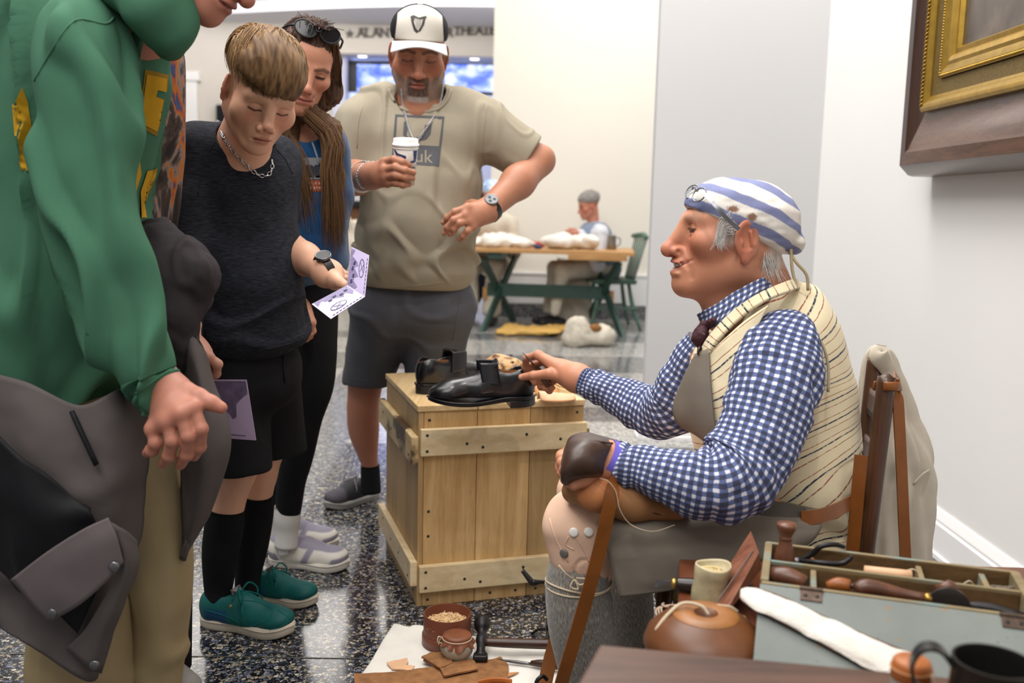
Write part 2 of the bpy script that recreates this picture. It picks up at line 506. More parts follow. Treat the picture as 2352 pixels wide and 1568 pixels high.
def nets(D,L,h,smooth=0):
 s=D<0;n=np.array(D.shape)
 cnt=np.zeros(n-1,dtype=np.int8)
 sl=lambda o,m=n:tuple(slice(o[i],m[i]-1+o[i])for i in range(3))
 corners=[(a,b,c)for a in(0,1)for b in(0,1)for c in(0,1)]
 for o in corners:cnt+=s[sl(o)]
 idx=np.argwhere((cnt>0)&(cnt<8))
 vid=np.full(n-1,-1,dtype=np.int64);vid[tuple(idx.T)]=np.arange(len(idx))
 acc=np.zeros((len(idx),3));num=np.zeros(len(idx))
 for a in corners:
  for ax in range(3):
   if a[ax]:continue
   b=list(a);b[ax]=1
   va=D[tuple((idx+a).T)];vb=D[tuple((idx+b).T)];m=(va<0)!=(vb<0)
   t=np.where(m,va/np.where(m,va-vb,1),0);p=np.zeros((len(idx),3))+a;p[:,ax]+=t
   acc[m]+=p[m];num[m]+=1
 V=L+h*(idx+acc/num[:,None]);F=[]
 for ax in range(3):
  o1,o2=[(1,2),(2,0),(0,1)][ax]
  lo=[1,1,1];lo[ax]=0;hi=list(n-1);
  sa=s[tuple(slice(lo[i],hi[i])for i in range(3))]
  up_=[0,0,0];up_[ax]=1
  sb=s[tuple(slice(lo[i]+up_[i],hi[i]+up_[i])for i in range(3))]
  e=np.argwhere(sa!=sb)+lo
  if len(e)==0:continue
  d1=np.zeros(3,int);d1[o1]=1;d2=np.zeros(3,int);d2[o2]=1
  q=np.stack([vid[tuple((e-d1-d2).T)],vid[tuple((e-d2).T)],vid[tuple(e.T)],vid[tuple((e-d1).T)]],-1)
  fl=~s[tuple(e.T)];q[fl]=q[fl][:,::-1];F.append(q)
 F=np.concatenate(F);F=F[(F>=0).all(1)]
 for _ in range(smooth):
  acc=np.zeros_like(V);num=np.zeros(len(V))
  for k in range(4):
   a,b=F[:,k],F[:,(k+1)%4]
   np.add.at(acc,a,V[b]);np.add.at(num,a,1);np.add.at(acc,b,V[a]);np.add.at(num,b,1)
  V=V*0.5+0.5*acc/np.maximum(num,1)[:,None]
 return V,F
def rotm(axis,deg):return np.array(Matrix.Rotation(math.radians(deg),3,axis))
def frame(face,upv):
 """columns: person's left->right x, face y, up z"""
 y=unit(face);z=unit(V3(upv)-y*np.dot(upv,y));x=np.cross(y,z)
 return np.stack([x,y,z],1)
def surf_hit(o,org,d,deps=None):
 """ray against a built mesh object (parents only translate)"""
 w=wloc(o)
 bv=surf_hit.cache.get(o.name)
 if bv is None:
  me=o.data
  bv=BVHTree.FromPolygons([tuple(v.co)for v in me.vertices],[tuple(p.vertices)for p in me.polygons]);surf_hit.cache[o.name]=bv
 h=bv.ray_cast(Vector(V3(org)-w),Vector(d))
 return None if h[0]is None else(np.array(h[0])+w,np.array(h[1]))
surf_hit.cache={}
def decal(name,polys,o,place,mat,parent,lift=0.0012,maxe=0.012):
 """flat print laid on the surface of o: 2D polygons -> place(x,y)=(ray origin, dir)"""
 bm=bmesh.new()
 for p in polys:
  vs=[bm.verts.new((x,y,0))for x,y in p]
  try:bm.faces.new(vs)
  except ValueError:pass
 bmesh.ops.triangulate(bm,faces=bm.faces[:])
 for _ in range(6):
  le=[e for e in bm.edges if e.calc_length()>maxe]
  if not le:break
  bmesh.ops.subdivide_edges(bm,edges=le,cuts=1,use_grid_fill=False)
  bmesh.ops.triangulate(bm,faces=bm.faces[:])
 ok=[];
 bm.verts.index_update();V=np.zeros((len(bm.verts),3));good=[False]*len(bm.verts)
 for v in bm.verts:
  org,d=place(v.co.x,v.co.y);r=surf_hit(o,org,d)
  if r is not None:
   nn=r[1]if np.dot(r[1],d)<0 else-r[1]
   V[v.index]=r[0]+nn*lift;good[v.index]=True
 F=[[v.index for v in f.verts]for f in bm.faces if all(good[v.index]for v in f.verts)]
 bm.free()
 use=sorted({i for f in F for i in f});mp={k:i for i,k in enumerate(use)}
 if not F:return None
 return mesh_obj(name,V[use],[[mp[i]for i in f]for f in F],mat,parent,True)
def text_polys(txt,size,align='LEFT',bold=0.0,sx=1.0):
 cu=bpy.data.curves.new('t','FONT');cu.body=txt;cu.size=size;cu.align_x=align;cu.offset=bold;cu.resolution_u=4
 o=bpy.data.objects.new('t',cu);C.objects.link(o)
 me=bpy.data.meshes.new_from_object(o.evaluated_get(bpy.context.evaluated_depsgraph_get()))
 bpy.data.objects.remove(o)
 out=[[(me.vertices[i].co.x*sx,me.vertices[i].co.y)for i in p.vertices]for p in me.polygons]
 bpy.data.meshes.remove(me);return out
def strands(name,paths,r,mat,parent,col=None):
 """hair: tapered three-sided strands; paths (n, k, 3)"""
 p=np.asarray(paths,float);n,k,_=p.shape
 T=np.gradient(p,axis=1);T/=np.maximum(1e-9,np.linalg.norm(T,axis=2))[...,None]
 ref=np.broadcast_to(V3(0.31,-0.52,0.79),T.shape);a=np.cross(T,ref);a/=np.maximum(1e-9,np.linalg.norm(a,axis=2))[...,None];b=np.cross(T,a)
 tp=np.linspace(1,0.35,k)[None,:,None]*r
 V=np.stack([p+tp*(math.cos(q)*a+math.sin(q)*b)for q in(0,2.094,4.189)],2)
 V=V.reshape(-1,3);i,j,s=np.meshgrid(np.arange(n),np.arange(k-1),np.arange(3),indexing='ij');s2=(s+1)%3
 base=(i*k+j)*3
 F=np.stack([base+s,base+s2,base+3+s2,base+3+s],-1).reshape(-1,4)
 cc=None if col is None else np.repeat(np.asarray(col),k*3,axis=0)
 return mesh_obj(name,V,F,mat,parent,True,col=cc)
# ================================================================== ROOM
def terrazzo(name,matrix,chips,sc,rough=0.13):
 t=NT(name);v=t.coord()
 def vor(scale,feat='F1'):
  n=t.new('ShaderNodeTexVoronoi',feature=feat);n.inputs['Scale'].default_value=scale
  dv=t.new('ShaderNodeVectorMath',operation='ADD');t.link(v,dv.inputs[0])
  nn=t.new('ShaderNodeTexNoise');nn.inputs['Scale'].default_value=scale*0.9;t.link(v,nn.inputs['Vector'])
  s2=t.new('ShaderNodeVectorMath',operation='SCALE');s2.inputs[3].default_value=0.9/scale
  t.link(nn.outputs['Color'],s2.inputs[0]);t.link(s2.outputs[0],dv.inputs[1]);t.link(dv.outputs[0],n.inputs['Vector'])
  return n
 a=vor(sc);e=vor(sc,'DISTANCE_TO_EDGE')
 sepc=t.new('ShaderNodeSeparateColor');t.link(a.outputs['Color'],sepc.inputs[0])
 cc=t.ramp(sepc.outputs[0],chips,'CONSTANT')
 edge=t.ramp(e.outputs['Distance'],[(0.05,(0,0,0)),(0.10,(1,1,1))])
 col=t.mix(edge,matrix,cc)
 a2=vor(sc*2.6);s2=t.new('ShaderNodeSeparateColor');t.link(a2.outputs['Color'],s2.inputs[0])
 col=t.mix(t.ramp(s2.outputs[1],[(0.0,(0,0,0)),(0.80,(0.8,0.8,0.8))],'CONSTANT'),col,t.ramp(s2.outputs[0],[(0,'#1b1c22'),(0.5,'#6f7380'),(0.78,'#b0a898')],'CONSTANT'))
 t.bump(t.noise(v,6,2),0.02,0.004)
 return t.out(col,rough,0,0.6)
dark_chips=[(0.0,'#17181d'),(0.30,'#2e323d'),(0.44,'#5a6070'),(0.56,'#24262e'),(0.70,'#93866f'),(0.80,'#b3a68f'),(0.88,'#7b8190'),(0.95,'#c4bdb0')]
light_chips=[(0.0,'#8f8d8b'),(0.25,'#b5b1aa'),(0.45,'#6f7177'),(0.6,'#cfcac0'),(0.8,'#9da1a8'),(0.92,'#e0dcd4')]
M_terr=terrazzo('dark_terrazzo','#15161b',dark_chips,112)
M_terl=terrazzo('pale_terrazzo','#a8a6a3',light_chips,85,0.12)
M_ters=terrazzo('grey_terrazzo','#54565b',[(0,'#4b4d55'),(0.4,'#70737b'),(0.7,'#8e8d8a'),(0.9,'#b7b2a8')],85,0.12)
M_brass=plain('divider_strip','#77726a',0.35,0.6,bump=0)
def wallpaint(name,col):
 t=NT(name);v=t.coord()
 t.bump(t.noise(v,240,2),0.06,0.001)
 c=H(col);n=t.noise(v,1.3,3)
 return t.out(t.ramp(n,[(0.3,tuple(x*0.975 for x in c[:3])),(0.7,c[:3])]),0.62,0,0.3)
M_right=wallpaint('white_wall_paint','#ebeae8');M_pillar=wallpaint('pillar_grey','#c6c5c6');M_cream=wallpaint('cream_wall_paint','#ece6da')  # pillar in one even grey, darker than the right wall
M_lobby=wallpaint('warm_lobby_paint','#d2ccc4');M_trim=wallpaint('white_trim_paint','#efeeee');M_ceil=wallpaint('ceiling_white','#f1efec')
M_bluew=wallpaint('bluish_recess_paint','#d5d9ec');M_sign=wallpaint('fascia_paint','#d9d2c8');M_cove=wallpaint('cove_lip_paint','#cfcfd6')

fl=struct(box_obj('floor',(-9,-2.5,-0.08),(6,18,0.0),M_terr))
def inlay(name,poly,mat,z):
 v,f=prism([(x,y,0.0003)for x,y in poly],(0,0,1),z);o=mesh_obj(name,v,f,mat,fl,False);return o
# paler terrazzo fields beyond the work area, and their grey border bands
inlay('floor_field',[(-7,4.1),(6,4.55),(6,17.9),(-7,17.9)],M_terl,0.0006)
for y0,y1 in((5.1,5.45),(6.6,7.3),(8.1,8.5)):
 inlay('floor_band',[(-7,y0-0.5),(6,y0),(6,y1),(-7,y1-0.5)],M_ters,0.0010)
inlay('floor_band',[(-0.95,3.2),(-0.72,3.2),(-0.9,9.5),(-1.3,9.5)],M_ters,0.0014)
for a,b in(((-7,2.05),(6,2.35)),((-7,3.3),(6,3.6)),((-1.25,-2),(-1.5,4)),((0.35,-2),(0.1,4))):
 d=unit(V3(b[0]-a[0],b[1]-a[1]));n=V3(-d[1],d[0])*0.0016
 inlay('divider_strip',[V3(a)-n,V3(b)-n,V3(b)+n,V3(a)+n],M_brass,0.0011)

XW=1.42
struct(box_obj('wall_right',(XW,-2.5,0),(XW+0.2,4.55,4.6),M_right))
struct(box_obj('wall_pillar',(0.645,4.55,0),(XW+0.2,4.63,4.6),M_pillar,bev=0.004))
def base_profile(name,a,b,nrm,h,t,mat):
 """skirting board with a moulded top, running a->b, thickness towards nrm"""
 a=V3(a);b=V3(b);n=V3(nrm);z=V3(0,0,1)
 prof=[(0,0),(t*1.35,0),(t*1.35,h*0.10),(t,h*0.12),(t,h*0.72),(t*0.75,h*0.76),(t*0.75,h*0.82),(t*0.55,h*0.9),(t*0.3,h),(0,h)]
 V=np.array([p+n*q[0]+z*q[1]for p in(a,b)for q in prof]);m=len(prof)
 f=[list(range(m)),list(range(m,2*m))[::-1]]+[[i,(i+1)%m,m+(i+1)%m,m+i]for i in range(m)]
 return struct(mesh_obj(name,V,f,mat,None,False))
base_profile('baseboard_right',(XW,-2.5,0),(XW,4.55,0),(-1,0,0),0.15,0.022,M_trim)
base_profile('baseboard_pillar',(0.645,4.55,0),(XW-0.02,4.55,0),(0,-1,0),0.15,0.022,M_trim)
base_profile('baseboard_side',(0.645,4.53,0),(0.645,4.63,0),(-1,0,0),0.15,0.022,M_trim)
struct(box_obj('wall_back',(-0.245,9.6,0),(4.5,9.9,5.5),M_cream))
struct(box_obj('wall_return',(-0.245,9.9,0),(0.0,15.2,5.5),M_cream))
struct(box_obj('baseboard_back',(-0.25,9.56,0.14),(4.5,9.6,0.45),M_trim,bev=0.006))
struct(box_obj('trim_1',(-0.25,9.55,0.43),(4.5,9.6,0.455),M_trim,bev=0.006))
struct(box_obj('trim_2',(-0.25,9.54,0.0),(4.5,9.6,0.14),M_ters))

# ---- lobby beyond: curved cove, fascia with lettering, recess with the screens
Yf=15.0
struct(box_obj('wall_fascia',(-2.83,Yf,3.34),(0.2,Yf+0.25,3.765),M_sign))
struct(box_obj('wall_lobby',(-9,15.04,0),(-2.83,15.25,3.765),M_lobby))
struct(box_obj('wall_recess',(-2.83,16.6,0),(0.2,16.8,4.2),M_bluew))
struct(box_obj('wall_recess_side',(-2.83,15.25,0),(-2.68,16.6,3.36),M_bluew))
struct(box_obj('ceiling_recess',(-2.83,15.25,3.36),(0.2,16.6,3.46),M_bluew))
struct(box_obj('wall_desk_back',(-2.83,15.0,0),(-2.35,15.25,2.65),M_bluew))
l=area('recess_wash',(-1.4,15.9,3.3),(-1.4,16.4,1.5),2.6,0.5,42,(0.62,0.70,1.0))
# cove: a bright white tray, then a lower soffit whose curved lip faces the hall
V=[];Fq=[]
for i in range(29):
 x=-7+i*7.2/28;y=13.45+0.075*(x+0.3)**2-0.0009*(x+0.3)**4;z0=3.765;z1=3.915
 V+=[(x,y,z0),(x,y,z1-0.05),(x,y-0.03,z1-0.03),(x,y-0.03,z1),(x,16.9,z1),(x,16.9,z0)]
for i in range(28):
 for k in range(6):Fq.append([i*6+k,i*6+(k+1)%6,(i+1)*6+(k+1)%6,(i+1)*6+k])
struct(mesh_obj('trim_3',V,Fq,M_cove,None,False))
struct(box_obj('ceiling',(-7,7.6,4.45),(0.0,15.2,4.55),M_ceil))
area('cove_uplight',(-2.6,11.9,3.9),(-2.6,12.3,4.75),6.5,1.8,260,(1,0.97,0.95))
# recessed downlights
M_glow=emit('downlight_glow','#fff4e2',9.0)
for px,w in((832,'left'),(1090,'right')):
 p=P(px,128,15.36);t=thing('downlight','small round recessed downlight above the screens, %s one'%w,'light',(p[0],15.36,3.36))
 MB().lathe([(0.075,-0.004),(0.09,-0.004),(0.09,0.0),(0.075,0.0)],20,at=(p[0],15.36,3.36)).build('trim_ring',M_trim,t)
 MB().lathe([(0.0,-0.006),(0.07,-0.006),(0.07,0.0),(0,0.0)],16,at=(p[0],15.36,3.36)).build('lens',M_glow,t)
# video screen: black bezel and two lit panels
M_black=plain('black_plastic','#0b0c10',0.4,bump=0)
def screen_mat(name,seed):
 t=NT(name);v=t.coord(scale=(1,1,1.6))
 mp=t.new('ShaderNodeVectorMath',operation='ADD');t.link(v,mp.inputs[0]);mp.inputs[1].default_value=(seed,0,seed)
 n=t.noise(mp.outputs[0],3.2,4,0.6,0.5)
 c=t.ramp(n,[(0.30,'#1a36c8'),(0.44,'#4d74f2'),(0.56,'#b9c9ff'),(0.68,'#ffffff'),(0.8,'#c8b4a8')])
 t.link(c,t.b.inputs['Emission Color']);t.b.inputs['Emission Strength'].default_value=1.5
 return t.out('#101018',0.3)
Ys=15.5
a=P(788,138,Ys);b=P(1125,218,Ys)
tv=thing('video_screen','wide black screen showing a blue and white film above the lobby desk','screen',(a[0],Ys,b[2]))
box_obj('bezel',(a[0],Ys,b[2]),(0.1,Ys+0.12,a[2]),M_black,tv,0.01)
for k,(x0,x1)in enumerate(((820,935),(1020,1180))):
 p=P(x0,147,Ys-0.02);q=P(x1,212,Ys-0.02)
 box_obj('display',(p[0],Ys-0.02,q[2]),(min(q[0],0.08),Ys+0.01,p[2]),screen_mat('film_picture_%d'%k,3.1+5*k),tv)
# raised lettering on the fascia
M_letter=plain('bronze_letters','#4b4541',0.4,0.4,bump=0)
def letters(txt,px,py,hpx,Y):
 s=hpx*mpp(Y)/0.70
 cu=bpy.data.curves.new('letters','FONT');cu.body=txt;cu.size=s;cu.extrude=0.012;cu.offset=0.004;cu.space_character=1.12
 o=bpy.data.objects.new('t',cu);C.objects.link(o)
 me=bpy.data.meshes.new_from_object(o.evaluated_get(bpy.context.evaluated_depsgraph_get()));bpy.data.objects.remove(o)
 v=np.array([q.co[:]for q in me.vertices]);f=[list(p.vertices)for p in me.polygons];bpy.data.meshes.remove(me)
 p=P(px,py,Y)
 return np.stack([v[:,0]+p[0],Y-v[:,2],v[:,1]+p[2]],1),f
def serif(txt,px,py,hpx,Y):
 """letters built with serif feet"""
 v,f=letters(txt,px,py,hpx,Y);return v,f
sg=thing('sign_lettering','bronze capital letters reading ALAN and THEATER on the fascia','sign',P(940,85,Yf-0.02))
star=[(0.075*(1 if i%2 else 0.42)*math.sin(i*math.pi/5+math.pi),0.075*(1 if i%2 else 0.42)*math.cos(i*math.pi/5+math.pi))for i in range(10)]
sp=P(803,78,Yf-0.02);v,f=prism([(sp[0]+x,Yf-0.02,sp[2]+y)for x,y in star],(0,1,0),0.02);mesh_obj('star',v,f,M_letter,sg,False)
xs=820
for word,x0,x1,yb in(('ALAN',820,888,85),('THEATER',1042,1155,80)):
 for i,ch in enumerate(word):
  v,f=letters(ch,x0+(x1-x0)*i/len(word)*1.02,yb-i*0.2,19,Yf-0.02)
  mb=MB().add(v,f)
  h=v[:,2].max()-v[:,2].min();z0=v[:,2].min();t=h*0.07
  # serifs: small feet at each stem end
  for zz,m in((z0,v[:,2]<z0+0.02),(z0+h-t,v[:,2]>z0+h-0.02)):
   xx=np.unique(np.round(v[m][:,0],2))
   if len(xx):
    for xe in{xx.min(),xx.max()}:
     mb.box((xe-0.028,Yf-0.034,zz),(xe+0.028,Yf-0.006,zz+t))
  mb.build('letter',M_letter,sg)
v,f=letters('R',1024,84,19,Yf-0.02);mesh_obj('letter',v,f,M_letter,sg,False)
# door with its casing, and the dark wall panel, on the far left lobby wall
dp=P(438,186,15.0);dx=dp[0]
struct(box_obj('trim_5',(dx-0.10,14.96,0),(dx+0.10,15.04,dp[2]),M_trim,bev=0.01))
struct(box_obj('trim_4',(dx-1.2,14.96,0),(dx-1.0,15.04,dp[2]),M_trim,bev=0.01))
struct(box_obj('trim_6',(dx-1.25,14.93,dp[2]),(dx+0.15,15.04,dp[2]+0.14),M_trim,bev=0.01))
struct(box_obj('door_1',(dx-1.0,15.0,0),(dx-0.1,15.04,dp[2]),plain('dark_door_glass','#5d5a5c',0.3,bump=0)))
p0=P(490,238,14.8);p1=P(512,300,14.8)
wp=thing('wall_display','flat black wall display behind the boy in the dark tee','screen',(p0[0],14.95,p1[2]))
box_obj('housing',(p0[0],14.92,p1[2]-0.2),(p1[0]+0.45,15.04,p0[2]),M_black,wp,0.01)
box_obj('glass',(p0[0]+0.03,14.912,p1[2]-0.17),(p1[0]+0.42,14.922,p0[2]-0.03),plain('screen_glass','#101116',0.08,bump=0),wp)
# lobby desk glimpsed between the woman and the man
M_deskw=wood('desk_brown','#5d3a22','#8a5a36',2,8)
q0=P(786,545,11.0);q1=P(835,430,11.0)
dk=thing('lobby_desk','brown wooden lobby desk with black counter edge behind the man in the white cap','desk',(q0[0],11.0,0))
box_obj('desk_body',(q0[0]+0.02,11.0,0),(q1[0]+0.9,11.6,1.05),M_deskw,dk,0.01)
box_obj('desk_top',(q0[0]-0.05,10.94,1.05),(q1[0]+0.95,11.66,1.12),M_black,dk,0.01)
box_obj('side_panel',(q0[0]-0.12,10.98,0),(q0[0]+0.02,11.6,1.05),M_bluew,dk,0.01)
q2=P(806,450,11.2)
pb=thing('paper_stack','white paper stack lying on the lobby desk','papers',(q2[0],11.3,1.12))
for k in range(3):box_obj('sheet',(q2[0]-0.1,11.15,1.12+k*0.05),(q2[0]+0.14-0.02*k,11.45,1.165+k*0.05),M_trim,pb,0.005)
# ================================================================== CRATE AND WHAT STANDS ON IT
M_pine=wood('pine_boards','#a88150','#cfae7c',2,10,0.5,16,0.15,0.35,0.5)
M_pine_lid=wood('pine_lid','#bd9a68','#e0c69a',1,10,0.5,16,0.15,0.35,0.18)
M_poplar=wood('poplar_battens','#cdb083','#ecd9b2',0,9,0.42,16,0.15,0.45,0.12)
M_batten_d=wood('stained_batten','#c19f70','#e6cf9f',1,9,0.5,16,0.15,0.4,0.1,stain=('#4a3524',9))
M_nail=plain('nail_steel','#4a4644',0.4,0.8,bump=0)
cA=onfloor(957,1393);cf=unit(V3(0.356,0.111,0));cl=V3(-cf[1],cf[0],0);CW,CD,CHh=0.475,0.50,0.566
def cr(u,v,z):return cA+cf*u+cl*v+V3(0,0,z)
def cbox(mb,u0,u1,v0,v1,z0,z1,bev=0.0015):
 return mb.frus([cr(u0,v0,z0),cr(u1,v0,z0),cr(u1,v1,z0),cr(u0,v1,z0),cr(u0,v0,z1),cr(u1,v0,z1),cr(u1,v1,z1),cr(u0,v1,z1)],bev)
crate=thing('wooden_crate','pale pine crate with batten rails carrying the black shoes','crate',cr(0,0,0))
ztop=CHh-0.018
for u0,u1 in((0.0155,0.163),(0.1645,0.3155),(0.317,CW)):
 cbox(MB(),u0,u1,0.0,0.018,0,ztop).build('plank',M_pine,crate)
 cbox(MB(),u0,u1,CD-0.018,CD,0,ztop).build('plank',M_pine,crate)
for v0,v1 in((0.0,0.16),(0.1615,0.33),(0.3315,CD)):
 cbox(MB(),0.0,0.0145,v0,v1,0,ztop).build('plank',M_pine,crate)
 cbox(MB(),CW-0.0145,CW,v0+0.0185,v1-(0.0185 if v1==CD else 0),0,ztop).build('plank',M_pine,crate)
for u0,u1 in((-0.004,0.1635),(0.165,0.3155),(0.317,CW+0.002)):
 cbox(MB(),u0,u1,-0.004,CD+0.004,ztop+0.0006,CHh,0.003).build('lid_plank',M_pine_lid,crate)
nail_bm=MB().lathe([(0,0.0014),(0.0035,0.0012),(0.0045,0)],8)
nail_me=None
def nail(p,n):
 global nail_me
 z=unit(n);x=unit(np.cross(z,V3(0.1,0.2,1)));R=Matrix([[x[i],np.cross(z,x)[i],z[i]]for i in range(3)]).to_4x4()
 if nail_me is None:
  o=mesh_obj('nail',np.concatenate(nail_bm.v),nail_bm.f,M_nail,None,True);nail_me=o.data
 else:
  o=bpy.data.objects.new('nail',nail_me);C.objects.link(o)
 o.parent=crate;o.matrix_basis=Matrix.Translation(Vector(p-wloc(crate)))@R
for z0,z1,name in((0.430,0.504,'upper'),(0.046,0.121,'lower')):
 cbox(MB(),0.003,CW+0.004,-0.0205,-0.0005,z0,z1,0.003).build('batten',M_poplar,crate)
 for u,z in((0.02,z1-0.016),(0.02,z0+0.014),(0.13,z0+0.03),(0.175,z0+0.045-0.027),(0.30,z1-0.026),(0.40,z0+0.03),(0.46,z0+0.02)):
  nail(cr(u,-0.0206,z),-cl)
for z0,z1,m in((0.405,0.482,M_batten_d),(0.062,0.132,M_poplar)):
 cbox(MB(),-0.0205,-0.0005,-0.006,CD+0.03,z0,z1,0.003).build('batten',m,crate)
 cbox(MB(),CW+0.0005,CW+0.0205,0.0,CD,z0,z1,0.003).build('batten',m,crate)
 for v,z in((0.03,z0+0.02),(0.17,z0+0.035),(0.30,z0+0.03),(0.44,z0+0.05)):nail(cr(-0.0206,v,z),-cf)
for u,z in((0.03,0.525),(0.03,0.27),(0.03,0.2),(0.03,0.018),(0.21,0.02),(0.285,0.02),(0.345,0.02),(0.455,0.53)):nail(cr(u,-0.0002,z),-cl)
for v,z in((0.05,0.03),(0.12,0.03),(0.2,0.03),(0.3,0.03),(0.41,0.03)):nail(cr(-0.0002,v,z),-cf)

# ---------------- shoes
def footline(L,Wd,n=40,curve=0.006):
 """outline of a shoe sole, heel at x=0, toe at x=L"""
 xs=[0,0.02,0.08,0.2,0.35,0.5,0.65,0.78,0.9,0.97,1.0]
 hw=[0,0.36,0.66,0.80,0.74,0.80,0.98,1.0,0.78,0.42,0.0]
 t=np.linspace(0,1,n);w=np.interp(t,xs,hw);w=np.convolve(np.pad(w,2,'edge'),[0.1,0.2,0.4,0.2,0.1],'valid');w[0]=w[-1]=0
 up_=[(L*a,Wd/2*b+curve*math.sin(a*math.pi))for a,b in zip(t,w)]
 dn=[(L*a,-Wd/2*b+curve*math.sin(a*math.pi))for a,b in zip(t,w)]
 return up_+dn[-2:0:-1]
def solid_outline(poly,z0,z1,bev=0.0,spring=None,flare=0.0):
 """stack of outlines: rounded slab following a foot outline (toe spring lifts the front)"""
 p=np.array(poly);c=p.mean(0);lv=[(z0,-bev),(z0+bev,0),(z1-bev,0),(z1,-bev)]if bev else[(z0,0),(z1,0)]
 V=[];n=len(p)
 for z,ins in lv:
  d=p-c;L=np.linalg.norm(d,axis=1)[:,None];q=p+d/np.maximum(L,1e-6)*(ins+flare*(z1-z)/max(1e-6,z1-z0))
  zz=np.full(n,z)+(spring(q[:,0])if spring else 0);V.append(np.column_stack([q,zz]))
 m=len(lv);f=[[(i*n+j),(i*n+(j+1)%n),((i+1)*n+(j+1)%n),((i+1)*n+j)]for i in range(m-1)for j in range(n)]
 f+=[list(range(n))[::-1],list(range((m-1)*n,m*n))]
 return np.concatenate(V),f
def place(v,M,o,sc=1.0):return(np.asarray(v)*sc)@np.asarray(M).T+V3(o)
def dress_shoe(root_loc,M,o,label,sc=1.0,group=None,flap=True):
 t=thing('leather_shoe',label,'shoe',root_loc,group)
 L,Wd=0.285,0.096
 spr=lambda x:0.010*np.clip((x/L-0.62)/0.38,0,1)**2
 v,f=solid_outline(footline(L,Wd),0.018,0.027,0.002,lambda x:spr(x)-0.012*np.clip((x/L-0.30)/0.25,0,1))
 mesh_obj('sole',place(v,M,o,sc),f,M_solebk,t,True);autosmooth(t.children[-1],50)
 hp=[(x,y)for x,y in footline(L,Wd)if x<0.074];hp=[(0.074,max(y for x,y in hp))]+[(x,y)for x,y in hp if y>=0][::-1]+[(x,y)for x,y in hp if y<0][::1][::-1]+[(0.074,min(y for x,y in hp))]
 v,f=solid_outline(hp,0.0,0.0185,0.0015);mesh_obj('heel',place(v,M,o,sc),f,M_solebk,t,False)
 s=SDF();zb=0.027
 s.ell((0.242,0.003,zb+0.008),(0.042,0.040,0.026),k=0.02)
 s.cone((0.215,0.003,zb+0.012),(0.135,0.001,zb+0.030),0.034,0.034,0.03)
 s.cone((0.15,0.012,zb+0.010),(0.07,0.006,zb+0.012),0.026,0.028,0.02).cone((0.15,-0.010,zb+0.010),(0.07,-0.006,zb+0.012),0.026,0.028,0.02)
 s.ell((0.043,0,zb+0.030),(0.042,0.034,0.056),k=0.015)
 s.cone((0.045,0,zb+0.048),(0.125,0,zb+0.044),0.031,0.030,0.02)
 s.ell((0.060,0,zb+0.100),(0.060,0.0265,0.046),None,0.004,-1)
 s.ell((0.062,0,zb+0.060),(0.052,0.0255,0.050),None,0.004,-1)
 s.box((0.15,0,zb-0.035),(0.25,0.1,0.034),None,0.001,0.003,-1)
 v,F=s.mesh(0.0024,smooth=2)
 ins=np.zeros(len(v),bool)
 for c_,r_ in(((0.060,0,zb+0.100),(0.060,0.0265,0.046)),((0.062,0,zb+0.060),(0.052,0.0255,0.050))):
  ins|=(((v-V3(c_))/(V3(r_)+0.0006))**2).sum(1)<1.0
 cc=np.where((ins&(v[:,2]<zb+0.062))[:,None],V3(H('#8a5c34')[:3]),V3(H('#101014')[:3]))
 mesh_obj('upper',place(v,M,o,sc),F,M_shoebk,t,True,col=cc)
 # welt stitching ridge and the side seam
 fl_=footline(L+0.004,Wd+0.004);mb=MB().tube([(x-0.002,y,0.0275+float(spr(np.array(x)))-0.012*min(1,max(0,(x/L-0.30)/0.25)))for x,y in fl_],0.0022,5)
 mesh_obj('welt',place(np.concatenate(mb.v),M,o,sc),mb.f,M_solebk,t,True)
 for sy in(1,-1):
  mb=MB().tube([(0.112,sy*0.0395,zb+0.018),(0.135,sy*0.0405,zb+0.015),(0.152,sy*0.0395,zb+0.014),(0.153,sy*0.037,zb+0.034)],0.0013,5,sub=3)
  mesh_obj('seam',place(np.concatenate(mb.v),M,o,sc),mb.f,M_solebk,t,True)
 if flap:  # tall unfastened latchets and tongue standing up over the throat
  for sy in(1,-1):
   fn=lambda u,w:np.stack([0.098+0.050*w+0.012*u-0.004*u*u,sy*(0.0355-0.011*u+0.003*np.sin(w*3)),zb+0.032+0.058*u+0.004*w*(1-u)],-1)
   v,F,_=sheet(fn,12,8,0.0024);mesh_obj('latchet',place(v,M,o,sc),F,M_strapbk,t,True)
  fn=lambda u,w:np.stack([0.130-0.026*u+0.004*np.sin(u*3),(w-0.5)*0.050*(1+0.25*u),zb+0.055+0.042*u-0.008*(2*w-1)**2],-1)
  v,F,_=sheet(fn,12,10,0.0024);mesh_obj('tongue',place(v,M,o,sc),F,M_strapbk,t,True)
 return t
def shoe_black():
 t=NT('black_shoe_leather');a=t.new('ShaderNodeAttribute');a.attribute_name='Col';v=t.coord()
 t.bump(t.noise(v,260,3),0.08,0.0006);return t.out(a.outputs['Color'],0.26,0,0.6)
M_shoebk=shoe_black();M_strapbk=plain('black_strap_leather','#16161b',0.3,bump=0.05);M_solebk=plain('black_sole_edge','#17161a',0.42,bump=0.1)
zt=CHh
